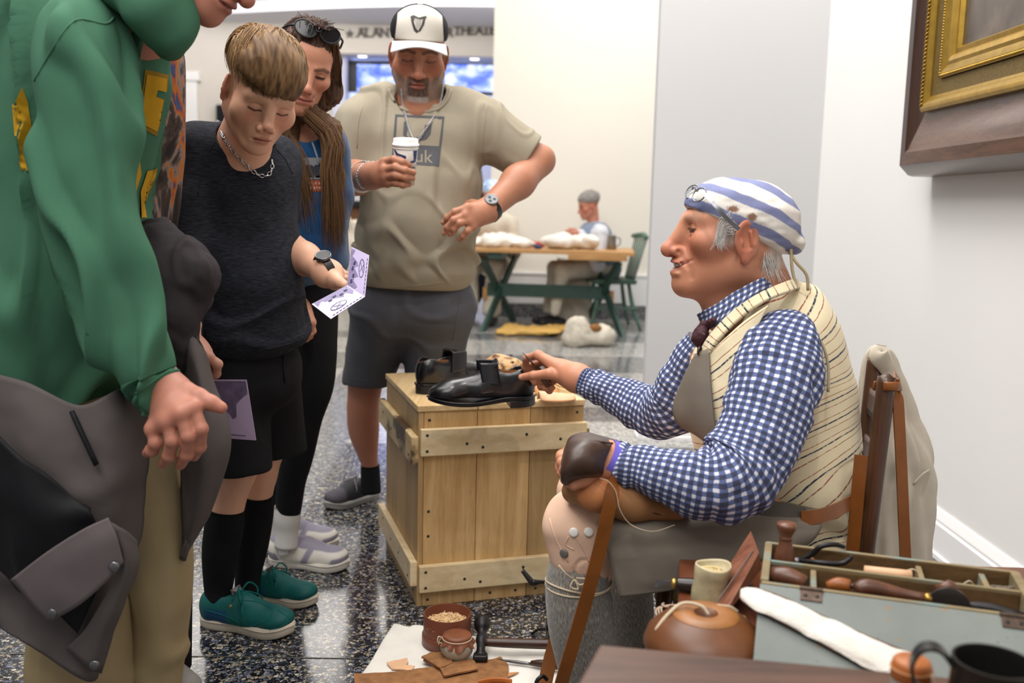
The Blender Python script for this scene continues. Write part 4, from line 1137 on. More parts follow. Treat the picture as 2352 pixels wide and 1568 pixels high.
wm=BW*0.47
tbox(T_*1.2,BL-T_*1.4,wm-0.004,wm+0.004,zb+0.006,RZ-0.003).build('long_divider',M_oldwood,tool)
for u in(0.62,0.86):tbox(BL*u-0.004,BL*u+0.004,T_,wm-0.004,zb+0.006,RZ-0.006).build('divider',M_edge,tool)
tbox(BL*0.20-0.004,BL*0.20+0.004,wm+0.004,BW-T_,zb+0.006,RZ-0.004).build('divider',M_edge,tool)
for w in(0.0005,BW-T_+0.0005,wm-0.0035):  # worn painted top edges
 tbox(0.002,BL-0.002,w,w+(T_-0.001 if w!=wm-0.0035 else 0.007),RZ-(0.0035 if w==wm-0.0035 else 0.001),RZ+0.0008,0.0004).build('edge_strip',M_edge,tool)
# lid hinged at the front edge, sloping down to the bench
h0,h1=tb(0.0,BW+0.003,RZ-0.002),tb(BL,BW+0.003,RZ-0.002);drop=RZ-0.006-BZ;LW=0.20;run=math.sqrt(LW**2-drop**2)
l0,l1=h0-bw*run-V3(0,0,drop),h1-bw*run-V3(0,0,drop);ln=unit(np.cross(h1-h0,l0-h0));ln=ln if ln[2]>0 else-ln
MB().frus([h0-ln*0.005,h1-ln*0.005,l1-ln*0.005,l0-ln*0.005,h0+ln*0.004,h1+ln*0.004,l1+ln*0.004,l0+ln*0.004],0.0015).build('lid',M_paint,tool)
lid=tool.children[-1]
M_hinge=plain('rusty_hinge','#5a4a40',0.5,0.7,var=0.3,vs=80,bump=0.3)
for u in(0.19,0.885):
 c=h0+(h1-h0)*u+ln*0.0045;dn=unit(l0-h0)
 q=[c-bu*0.014,c+bu*0.014,c+bu*0.014+dn*0.02,c-bu*0.014+dn*0.02]
 MB().frus(q+[p+ln*0.0015 for p in q],0.0004).tube([c-bu*0.015+ln*0.001,c+bu*0.015+ln*0.001],0.0032,10).build('hinge',M_hinge,tool)
 hg=tool.children[-1]
 for s_ in(-1,1):
  z=ln;x=bu;R=np.stack([x,np.cross(z,x),z],1)
  MB().lathe([(0,0.0008),(0.0025,0.0006),(0.003,0)],10,R,c+bu*0.0075*s_+dn*0.012+ln*0.0015).build('screw',M_iron,hg,True)
# --- tools in the compartments
M_walnut=wood('turned_walnut','#42261a','#70452f',2,9,0.35,10,0.06,0.5,0.1)
fz=RZ-0.043
tbox(T_*1.2,BL-T_*1.4,T_,BW-T_,zb+0.006,fz).build('tray_floor',M_oldwood,tool)
def lying(name,label,cat,pts,rad,mat,n=10,extra=None):
 c=np.mean(pts,0);t=thing(name,label,cat,(c[0],c[1],min(p[2]for p in pts)-max(rad)))
 MB().tube(pts,rad,n,sub=3).build('handle',mat,t,True)
 if extra:extra(t)
 return t
hp_=tb(BL*0.085,BW*0.25,fz)
t=thing('burnisher','turned wooden handle standing upright in the back left corner of the tool box','tool',hp_)
MB().lathe([(0,0),(0.012,0),(0.0145,0.012),(0.0160,0.026),(0.0145,0.042),(0.0105,0.056),(0.0090,0.064),(0.0090,0.072),(0.0130,0.080),(0.0150,0.086),(0.0135,0.090),(0,0.091)],24,at=hp_).build('handle',M_walnut,t,True)
MB().lathe([(0.0090,0.064),(0.0102,0.066),(0.0102,0.068),(0.0090,0.070)],20,at=hp_).build('turned_ring',M_walnut,t,True)
t=thing('pincers','black iron pincers with curved handles lying across the tool box divider','pincers',tb(BL*0.3,BW*0.3,fz))
c=P(1835,1288,1.39)
for pts in([P(1835,1288,1.39),P(1865,1272,1.385),P(1885,1255,1.38),P(1915,1250,1.38),P(1940,1256,1.385)],[P(1835,1288,1.39),P(1880,1292,1.365),P(1930,1294,1.36),P(1950,1284,1.36),P(1956,1276,1.36)]):
 MB().tube(pts,[0.0035,0.0045,0.0042,0.004,0.003],8,sub=5).build('handle',M_iron,t,True)
MB().tube([P(1838,1287,1.39),P(1812,1294,1.40),P(1795,1298,1.405)],[0.006,0.008,0.003],8,sub=3).build('jaw',M_iron2,t,True)
lying('peeled_stick','thin orange stick leaning in the back compartment of the tool box','stick',[P(1822,1256,1.42),P(1870,1287,1.39)],[0.0025,0.0025],M_tan,6)
lying('paper_roll','pale rolled leather strip lying beside the pincers in the tool box','roll',[tb(BL*0.40,BW*0.36,fz+0.038),tb(BL*0.58,BW*0.34,fz+0.038)],[0.008,0.008],M_tan2,14)
def tangle(name,label,c,R,n,r,mat,seed,flat=0.35,parent=None):
 g=np.random.default_rng(seed);pts=[]
 for i in range(n*14):
  a=i/14*6.283;rr=R*(0.55+0.45*math.sin(i*0.37+seed));pts.append(V3(c)+V3(rr*math.cos(a+0.3*math.sin(i*0.2)),0.7*rr*math.sin(a),R*flat*(0.5+0.5*math.sin(i*0.61+seed))+r))
 t=thing(name,label,'string',c);MB().tube(pts,r,5,sub=2).build('coil',mat,t,True)
 e=pts[-1];MB().tube([e,e+V3(R*0.8,-R*0.3,0.01),e+V3(R*1.5,0,0.002)],r,5,sub=4).build('loose_end',mat,t,True);return t
tangle('cord_tangle','tangled pale cord beside the pincers in the tool box',tb(BL*0.52,BW*0.22,fz+0.024),0.018,5,0.0012,M_cord,3)
tangle('cord_tangle','dark grey cord coil in the far right back compartment',tb(BL*0.92,BW*0.25,fz+0.024),0.016,6,0.0014,plain('grey_cord','#7d7264',0.9,bump=0.3),5)
tangle('cord_tangle','few loose thread ends in the third back compartment of the tool box',tb(BL*0.75,BW*0.25,fz+0.022),0.013,2,0.0011,M_cord,9)
lying('burnishing_stick','dark turned handle in the small front left compartment of the tool box','tool',[tb(BL*0.04,BW*0.68,fz+0.035),tb(BL*0.10,BW*0.70,fz+0.036),tb(BL*0.17,BW*0.74,fz+0.034)],[0.012,0.015,0.010],M_walnut,14)
def steel_tip(a,b,r0,r1):return lambda t:MB().tube([a,b],[r0,r1],8).build('blade',M_iron2,t,True)
lying('awl','short orange-handled awl in the long front compartment of the tool box','awl',[tb(BL*0.25,BW*0.78,fz+0.036),tb(BL*0.29,BW*0.77,fz+0.040),tb(BL*0.335,BW*0.77,fz+0.040)],[0.006,0.010,0.009],wood('orange_handle','#7d431e','#a5612f',0,9,0.35),12,steel_tip(tb(BL*0.335,BW*0.77,fz+0.040),tb(BL*0.36,BW*0.77,fz+0.041),0.004,0.003))
lying('chisel','dark brown tool handle with steel blade in the long front compartment','chisel',[tb(BL*0.36,BW*0.80,fz+0.036),tb(BL*0.40,BW*0.78,fz+0.042),tb(BL*0.53,BW*0.76,fz+0.037),tb(BL*0.61,BW*0.77,fz+0.036)],[0.010,0.012,0.008,0.007],M_walnut,12,lambda t:(MB().tube([tb(BL*0.605,BW*0.77,fz+0.036),tb(BL*0.63,BW*0.77,fz+0.037)],0.0075,12).build('ferrule',plain('brass','#b08a45',0.3,0.9,bump=0),t,True)))
t=thing('round_knife','round steel knife blade standing in the long front compartment of the tool box','knife',tb(BL*0.70,BW*0.78,fz))
kc=tb(BL*0.69,BW*0.80,fz+0.030);ang=np.linspace(-0.35,math.pi+0.2,20)
v,f=prism([kc+bu*(0.027*math.cos(a))+V3(0,0,0.027*math.sin(a))for a in ang],bw,0.003);mesh_obj('blade',v,f,M_iron2,t,False)
MB().tube([tb(BL*0.65,BW*0.74,fz+0.048),tb(BL*0.69,BW*0.74,fz+0.055),tb(BL*0.72,BW*0.74,fz+0.05)],[0.006,0.009,0.006],10,sub=2).build('handle',M_walnut,t,True)
lying('rasp','long dark flat rasp at the right end of the long front compartment','rasp',[tb(BL*0.76,BW*0.72,fz+0.030),tb(BL*0.84,BW*0.74,fz+0.032),tb(BL*0.95,BW*0.80,fz+0.030)],[0.006,0.008,0.006],M_iron,8)

# --- white hide strop lying on the lid
M_fur=NT('white_hide');vf=M_fur.coord(scale=(40,160,160));M_fur.bump(M_fur.noise(vf,3,4),0.5,0.004)
M_fur=M_fur.out(M_fur.ramp(M_fur.noise(M_fur.coord(),25,4),[(0.3,'#d9d1c6'),(0.7,'#efe9e1')]),0.9,0,0.2,0.3)
def onlid(px,py,lift=0.0):
 d=ray(px,py);o_=h0+ln*(0.0045+lift);return CAMP+d*(np.dot(o_-CAMP,ln)/np.dot(d,ln))
ctr=[(1702,1358,4,0),(1712,1362,22,0.004),(1745,1376,33,0.006),(1800,1400,36,0.007),(1870,1435,37,0.007),(1950,1475,40,0.007),(2030,1512,44,0.007),(2090,1540,48,0.007),(2120,1556,40,0.007)]
A_=np.array([onlid(x,y,l)for x,y,w,l in ctr]);tng=unit(A_[-1]-A_[0]);sd=unit(np.cross(ln,tng))
Wd=np.array([w*mpp(1.2)*0.98 for x,y,w,l in ctr]);A_=catmull(A_,5);Wd=catmull(Wd,5)[:,0]
strop=thing('hide_strop','long white hairy hide strop with brown underside lying across the box lid','strop',A_[len(A_)//2])
V=[];nn_=14
for p,w in zip(A_,Wd):
 for j in range(nn_):
  q=(j/(nn_-1)-0.5)*2;wob=1+0.13*vnoise(V3(p[0]*70,j,2.2));V.append(p+sd*w*q*wob+ln*(0.005*math.sqrt(max(0,1-q*q))+0.0006*vnoise(V3(p[0]*300,q*9,5))))
m_=len(A_);F=[[i*nn_+j,i*nn_+j+1,(i+1)*nn_+j+1,(i+1)*nn_+j]for i in range(m_-1)for j in range(nn_-1)]
mesh_obj('hair_side',V,F,M_fur,strop)
V2=[]
for p,w in zip(A_,Wd):
 for q in(-1.0,1.07):V2+=[p+sd*w*q-ln*0.0035,p+sd*w*q-ln*0.0002]
v=[];
for i in range(m_):v+=[V2[i*4],V2[i*4+2],V2[i*4+3],V2[i*4+1]]
f=[[i*4+k,i*4+(k+1)%4,i*4+4+(k+1)%4,i*4+4+k]for i in range(m_-1)for k in range(4)]+[[3,2,1,0],[len(v)-4+k for k in range(4)]]
mesh_obj('leather_back',v,f,plain('dark_brown_hide','#4e2c1c',0.5),strop,False)

# --- things on the bench left of the box
hc=onfloor(1634,1392,BZ)
t=thing('horn_cup','cream horn cup filled with yellow paste standing on the bench','cup',(hc[0],hc[1]+0.01,BZ))
R0=40*mpp(1.5)
prof=[(0,0),(R0*0.88,0),(R0*0.98,0.006),(R0*1.0,0.022),(R0*0.93,0.034),(R0*1.0,0.046),(R0*1.02,0.060),(R0*0.98,0.063),(R0*0.9,0.060),(R0*0.87,0.052),(0,0.052)]
v,f=lathe(prof,40);v[:,2]+=0.002*np.sin(np.arctan2(v[:,1],v[:,0])*2+1)*(v[:,2]>0.02);v[:,0]+=0.10*v[:,2]
mesh_obj('cup_body',v+V3(hc[0]-0.004,hc[1]+0.012,BZ),f,plain('old_horn','#b3a684',0.42,var=0.3,vs=28,bump=0.2,bs=90),t)
v,F,_=sheet(lambda u,w:np.stack([hc[0]+0.002+R0*0.86*w*np.cos(u*6.2832),hc[1]+0.012+R0*0.86*w*np.sin(u*6.2832),BZ+0.0525+0.006*(1-w)*np.abs(np.sin(u*14+w*9))],-1),49,10)
mesh_obj('paste',v,F,plain('yellow_paste','#b5a170',0.6,var=0.3,vs=90,bump=0.5,bs=200),t)
pb_=[P(1648,1421,1.33),P(1743,1268,1.40),P(1749,1306,1.40),P(1657,1427,1.32)]
board=thing('leaning_board','reddish dark board leaning against the left end of the tool box','board',pb_[0]*V3(1,1,0)+V3(0,0,BZ))
pw=V3(0.012,0.10,0.0);MB().frus([pb_[0],pb_[3],pb_[2],pb_[1]]+[p+pw for p in(pb_[0],pb_[3],pb_[2],pb_[1])],0.001).build('board_face',wood('red_slip_wood','#5a3020','#93604a',2,9,0.5,10,0.3),board)
MB().tube([pb_[1]+V3(-0.004,0.02,-0.005),pb_[0]+V3(-0.002,0.02,0.01)],0.0012,5).build('scored_line',M_dkwood,board)
kn0=onfloor(1612,1346,BZ+0.012);kn1=onfloor(1553,1340,BZ+0.012);d=unit(kn1-kn0)
t=thing('trimming_knife','hooked steel knife with brass ferrule and black handle on the bench','knife',(kn0+kn1)/2-V3(0,0,0.012))
MB().tube([kn0-d*0.05,kn0,kn1-d*0.004,kn1],[0.011,0.012,0.010,0.009],14,sub=2).build('handle',plain('ebonised_handle','#241a17',0.3,bump=0.05),t,True)
MB().tube([kn1-d*0.001,kn1+d*0.008],[0.0092,0.0085],14).build('ferrule',plain('brass_ring','#b99552',0.28,0.9,bump=0),t,True)
k2=kn1+d*0.008
v,f=prism([k2+V3(0,0,0.003),k2+d*0.016+V3(0,0,0.002),k2+d*0.024+V3(0,0,0.001),k2+d*0.026+V3(0,0,-0.009),k2+d*0.021+V3(0,0,-0.009),k2+d*0.017+V3(0,0,-0.003),k2+V3(0,0,-0.002)],(0,1,0),0.003);mesh_obj('blade',v,f,plain('bright_steel','#b9bcc2',0.2,1.0,bump=0),t,False)
hnd=onfloor(1690,1345,BZ+0.012);lying('tool','second dark handle lying behind the horn cup on the bench','handle',[onfloor(1660,1352,BZ+0.013),onfloor(1690,1345,BZ+0.014),onfloor(1722,1342,BZ+0.012)],[0.010,0.012,0.008],M_dkwood,12)
sc_=onfloor(1552,1412,BZ+0.004);pts=[]
for i in range(60):
 a=i/18*6.283;q=0.030-0.00022*i;pts.append(V3(sc_[0]+q*math.copysign(abs(math.cos(a))**0.7,math.cos(a)),sc_[1]+0.035*math.copysign(abs(math.sin(a))**0.7,math.sin(a))*(1-i*0.004),BZ+0.002+0.00010*i))
pts+=[pts[-1]+V3(-0.006,-0.01,0.001),pts[-1]+V3(-0.012,-0.004,0.002),pts[-1]+V3(-0.008,0.004,0.001)]
t=thing('string_hank','pinkish string hank coiled at the left edge of the bench','string',(sc_[0],sc_[1],BZ));MB().tube(pts,0.0014,6,sub=3).build('coil',plain('pink_string','#b39a83',0.85,bump=0.4,bs=900),t,True)
MB().tube([pts[30],pts[30]+V3(0.012,0.006,0.001),pts[30]+V3(0.02,-0.004,0.0)],0.0013,6,sub=4).build('loose_end',M_cord,t,True)
wx=onfloor(1694,1460,BZ)
s=SDF();s.ell((wx[0],wx[1],BZ+0.014),(0.014,0.014,0.015),k=0.004)
for k in range(9):s.ell((wx[0]+rng.uniform(-0.01,0.01),wx[1]+rng.uniform(-0.01,0.01),BZ+rng.uniform(0.008,0.024)),0.007,None,0.003)
v,F=s.mesh(0.0016);v=v[:];v[:,2]=np.maximum(v[:,2],BZ+0.0004);o=mesh_obj('beeswax_lump',v,F,plain('beeswax','#b8923f',0.5,var=0.15,vs=50,bump=0.3,bs=200),None,True,origin=(wx[0],wx[1],BZ));tag(o,'lumpy yellow beeswax ball between the bench string and the box lid','wax')
# domed wooden bottle with a bung hole
dx_=onfloor(1614,1500,BZ);R0=0.082;dcen=V3(dx_[0]-0.003,dx_[1]-0.02,BZ)
t=thing('domed_bottle','round domed brown wooden bottle with a bung hole behind the foreground table','bottle',dcen)
MB().lathe([(0,0),(R0*0.7,0),(R0*0.95,0.010),(R0,0.024),(R0*0.93,0.040),(R0*0.72,0.056),(R0*0.56,0.063),(R0*0.50,0.066),(R0*0.30,0.068),(R0*0.20,0.0675),(R0*0.17,0.060),(0,0.050)],48,at=dcen).build('bottle_body',plain('polished_brown_wood','#6b4023',0.38,var=0.28,vs=14,bump=0.05),t,True)
MB().lathe([(R0*0.20,0.0678),(R0*0.34,0.0700),(R0*0.52,0.0665),(R0*0.54,0.0645)],40,at=dcen).build('bung_plate',plain('orange_wood_ring','#94602f',0.4,var=0.15,vs=40,bump=0.1),t,True)
MB().tube([dcen+V3(0.004,0,0.064),dcen+V3(-0.006,0.006,0.074),dcen+V3(-0.03,0.01,0.0755),dcen+V3(-0.052,0.0,0.062),dcen+V3(-0.068,-0.01,0.045)],0.0024,8,sub=5).build('cord',M_cord,t,True)
MB().tube([dcen+V3(0.02,0.022,0.068),dcen+V3(0.038,0.028,0.064),dcen+V3(0.05,0.03,0.056)],0.0024,8,sub=5).build('cord',M_cord,t,True)
MB().tube([dcen+V3(R0*0.93,-0.01,0.036),dcen+V3(R0*1.03,-0.014,0.022),dcen+V3(R0*1.02,-0.014,0.008)],[0.007,0.009,0.007],8,sub=3).build('leather_tab',M_iron,t,True)

# ---------------- foreground table with mug and covered pot
M_ftab=wood('foreground_table_wood','#3a251c','#6b4a3a',0,9,0.42,12,0.2,0.45,0.05)
TZ=0.60
a,b,c,d=onfloor(1378,1479,TZ),onfloor(2300,1566,TZ),None,None
ft=thing('foreground_table','dark wooden table plank across the bottom right foreground','table',(0.5,0.8,0))
c=b+(b-a)*0.25;ex=unit(c-a);ey=V3(-ex[1],ex[0],0);lft=unit(onfloor(1328,1568,TZ)-a)
for k,(v0,v1)in enumerate(((0.0,0.149),(0.1505,0.34))):
 q=[a+lft*v0,c-ey*v0,c-ey*v1,a+lft*v1];MB().frus([p-V3(0,0,0.028)for p in q]+q,0.003).build('plank',M_ftab,ft)
for p in(a+ex*0.06-ey*0.06,c-ex*0.06-ey*0.06,a+ex*0.06-ey*0.29,c-ex*0.06-ey*0.29):box_obj('leg',(p[0]-0.022,p[1]-0.022,0),(p[0]+0.022,p[1]+0.022,TZ-0.028),M_ftab,ft,0.003)
M_pew=plain('dark_pewter','#3b3936',0.38,0.75,var=0.2,vs=20,bump=0.12,bs=60)
mc=P(2262,1545,0.90);mc=V3(mc[0],0.885,TZ)
mug=thing('pewter_mug','dark pewter mug with strap handle on the foreground table','mug',mc)
MB().lathe([(0,0),(0.038,0),(0.0405,0.003),(0.040,0.02),(0.0385,0.045),(0.0378,0.066),(0.0385,0.069),(0.0385,0.072),(0.0360,0.072),(0.0355,0.066),(0.0365,0.02),(0.036,0.004),(0,0.004)],48,at=mc).build('mug_body',M_pew,mug,True);autosmooth(mug.children[-1],60)
hd=V3(-0.95,0.3,0)
band('handle',None,[mc+hd*0.037+V3(0,0,0.062),mc+hd*0.05+V3(0,0,0.076),mc+hd*0.066+V3(0,0,0.074),mc+hd*0.074+V3(0,0,0.055),mc+hd*0.066+V3(0,0,0.032),mc+hd*0.038+V3(0,0,0.016)],0.020,0.003,M_pew,unit(np.cross(hd,V3(0,0,1)))*0+hd*0.3+V3(0,0,0.9),parent=mug)
pc_=P(2094,1530,0.955);pz=V3(pc_[0],0.955,TZ)
t=thing('covered_pot','small pot with stitched orange leather cap left of the pewter mug','pot',pz)
R0=0.0195
MB().lathe([(0,0),(R0*0.9,0),(R0*1.0,0.004),(R0*1.02,0.016),(R0,0.018)],32,at=pz).build('pot_body',M_jar,t,True)
MB().lathe([(0,0.0385),(R0*0.85,0.0380),(R0*0.99,0.035),(R0*1.06,0.029),(R0*1.07,0.018),(R0*1.02,0.017)],40,at=pz).build('leather_cap',plain('orange_cap_leather','#a8602c',0.45,var=0.12,vs=50,bump=0.25,bs=300),t,True)
MB().tube([pz+V3(R0*1.07*math.cos(q),R0*1.07*math.sin(q),0.028)for q in np.linspace(0,6.283,30)],0.001,5).build('stitching',M_tan,t,True)
MB().tube([pz+V3(0.014,-0.016,0.028),pz+V3(0.016,-0.019,0.018),pz+V3(0.015,-0.02,0.006)],0.0012,5,sub=3).build('cord',M_cord,t,True)
# ================================================================== PEOPLE: shared anatomy
M_skin=skinmat('skin')
M_hair=vcol('hair',0.58,0.0,500,0.25)
def gingham():
 t=NT('blue_check_cotton');uv=t.coord(attr='fuv');S=t.sep(uv);v=t.coord()
 n=t.noise(v,55,3)
 def stripe(o,per):
  x=t.math('ADD',t.math('DIVIDE',o,per),t.math('MULTIPLY',t.math('SUBTRACT',n,0.5),0.35))
  f=t.math('ABSOLUTE',t.math('SUBTRACT',t.math('FRACT',x),0.5))
  return t.ramp(f,[(0.25,(1,1,1)),(0.33,(0,0,0))])
 a,b=stripe(S[0],0.0132),stripe(S[1],0.0132)
 c1=t.mix(a,'#d8d8e0','#48588c');c2=t.mix(a,'#48588c','#0c183e');c=t.mix(b,c1,c2)
 c=t.mix(t.math('MULTIPLY',t.noise(v,900,2),0.14),c,'#dcdfe8')
 t.bump(t.noise(v,160,3),0.35,0.002);return t.out(c,0.88,0,0.2)
M_ging=gingham()
def veststripe():
 t=NT('striped_waistcoat_wool');uv=t.coord(attr='fuv');S=t.sep(uv);v=t.coord()
 w=t.math('MULTIPLY',t.math('SUBTRACT',t.noise(v,9,3),0.5),0.22)
 f=t.math('FRACT',t.math('ADD',t.math('DIVIDE',S[1],0.050),w))
 brk=t.noise(v,130,3)
 c=t.ramp(f,[(0.0,'#2b3146'),(0.055,'#2b3146'),(0.075,'#e2d4b2'),(0.29,'#e2d4b2'),(0.30,'#8f4a3c'),(0.325,'#8f4a3c'),(0.335,'#e2d4b2'),(0.76,'#e2d4b2'),(0.77,'#8f4a3c'),(0.795,'#8f4a3c'),(0.805,'#e2d4b2'),(1.0,'#e2d4b2')],'LINEAR')
 c=t.mix(t.math('MULTIPLY',t.ramp(brk,[(0.5,(0,0,0)),(0.62,(1,1,1))]),0.5),c,'#dfd1b0')
 t.bump(t.noise(v,420,3),0.35,0.001);return t.out(c,0.95,0,0.15,0.2)
M_vest=veststripe()

def head_sdf(o):
 g=o.get;s=SDF();jw=g('jaw',1.0);ff=g('full',0.0);sm=g('smile',0.0);ey=g('ear_y',-0.012);nl=g('nose',1.0)
 cz_=g('crown',0.0);oc=g('occ',0.0);s.ell((0,-0.018+0.5*oc,0.040-cz_*0.5),(0.074,0.094-oc,0.078-cz_*0.5)).ell((0,0.040,0.040-cz_*0.6),(0.058,0.045,0.045),None,0.03)
 s.ell((0,0.028,-0.020),(0.061+0.6*ff,0.056,0.070),None,0.03).ell((0,0.026,-0.068),(0.046*jw+ff,0.050,0.040),None,0.03)
 s.ell((0,0.080,-0.099-g('chin',0)),(0.021,0.016,0.018),None,0.025)
 for x in(-1,1):
  s.cone((0.050*x*jw,-0.004,-0.055),(0.016*x,0.066,-0.098),0.018+ff*0.6,0.017,0.03)
  s.ell((0.045*x,0.056,-0.026+0.004*sm),(0.022+ff,0.022+0.004*sm+ff*0.5,0.019+ff),None,0.025)
  s.cone((0.012*x,0.085,0.015),(0.046*x,0.068,0.017),0.0085+g('brow',0),0.0085,0.018)
  s.ell((0.031*x,0.100,-0.002),(0.018,0.015,0.0115),None,0.014,-1)
  s.ell((0.031*x,0.0705,-0.003),0.0142,None,0.005)
  if g('open_eye',0):s.cone((0.021*x,0.0868,-0.0055),(0.041*x,0.0828,-0.0055),0.0022*g('open_eye'),None,0.002,-1)
 s.ell((0,0.080,-0.020),(0.0125,0.022,0.028),None,0.014)
 s.cone((0,0.085+g('bridge',0),0.004),(0,0.085+0.026*nl,-0.036*nl),0.0075+0.3*g('bridge',0),0.0105,0.013).ell((0,0.085+0.027*nl,-0.040*nl),0.0105+g('tip',0),None,0.008)
 s.ell((0,0.078,-0.066),(0.030,0.021,0.025),None,0.018)
 for x in(-1,1):
  s.ell((0.0135*x,0.099,-0.0435),(0.0075,0.0115,0.0085),None,0.006).ell((0.0062*x,0.106,-0.0515),(0.0038,0.006,0.0040),None,0.003,-1)
 w=0.022+0.006*sm
 om=g('open_mouth',0);s.ell((0,0.0965,-0.0655+0.0022*om),(w,0.0085,0.0052),None,0.006).ell((0,0.0945,-0.0770-0.0040*om),(w*0.86,0.0085,0.0065),None,0.006)
 mz=lambda x:-0.0712+sm*0.010*(x/0.03)**2
 xs=np.linspace(-w-0.006,w+0.006,7);my=lambda x:0.1030-0.020*(abs(x)/0.03)**2
 for a,b in zip(xs[:-1],xs[1:]):s.cone((a,my(a),mz(a)),(b,my(b),mz(b)),0.0014+0.0032*g('open_mouth',0)*(1-(a/0.034)**2),None,0.003,-1)
 if sm>0 or g('age',0):
  for x in(-1,1):
   k=max(sm,g('age',0));s.cone((0.019*x,0.0985,-0.044),(0.035*x,0.0830,-0.068),0.0030*k,0.0022,0.006,-1)
   for q in range(4 if g('age',0)else 0):s.cone((0.046*x,0.0655,-0.004+0.004*q-0.004),(0.060*x,0.045,-0.014+0.010*q),0.0028,0.0016,0.0035,-1)
   if g('age',0):s.cone((0.024*x,0.0865,-0.016),(0.042*x,0.078,-0.0165),0.0012,0.001,0.004,-1).cone((0.038*x,0.083,-0.060),(0.040*x,0.074,-0.085),0.0014,0.001,0.008,-1)
 for x in(-1,1):
  E=np.array(Matrix.Rotation(-0.42*x,3,'Z')@Matrix.Rotation(-0.20,3,'X'));c=V3(0.0775*x,ey,-0.008)
  ew=g('ear',1.0);s.cone((0.056*x,ey+0.004,-0.010),(0.0735*x,ey-0.001,-0.010),0.022,0.013,0.010);eb=g('earw',ew);s.ell(c,(0.0062,0.0185*eb,0.0310*ew),E,0.006)
  s.ell(c+E@V3(0.0060*x,0.002,0.004),(0.0082,0.0128*eb,0.0215*ew),E,0.0030,-1)
  s.cone(c+E@V3(0.0025*x,-0.006,0.012),c+E@V3(0.0030*x,-0.008,-0.010),0.0026,0.0030,0.004)
  s.ell(c+E@V3(0.001*x,0.013,-0.004),(0.0042,0.0045,0.0065),E,0.004).ell(c+E@V3(-0.001*x,0.004,-0.030*ew),(0.0052,0.0085,0.0095),E,0.006)
 return s
def seg_d(v,a,b):
 a,b=V3(a),V3(b);ba=b-a;t=np.clip((v-a)@ba/(ba@ba),0,1);return np.linalg.norm(v-a-t[:,None]*ba,axis=1)
def ss(a,b,x):t=np.clip((x-a)/(b-a),0,1);return t*t*(3-2*t)
def mixc(c,k,col):return c*(1-k[:,None])+k[:,None]*V3(H(col)[:3])
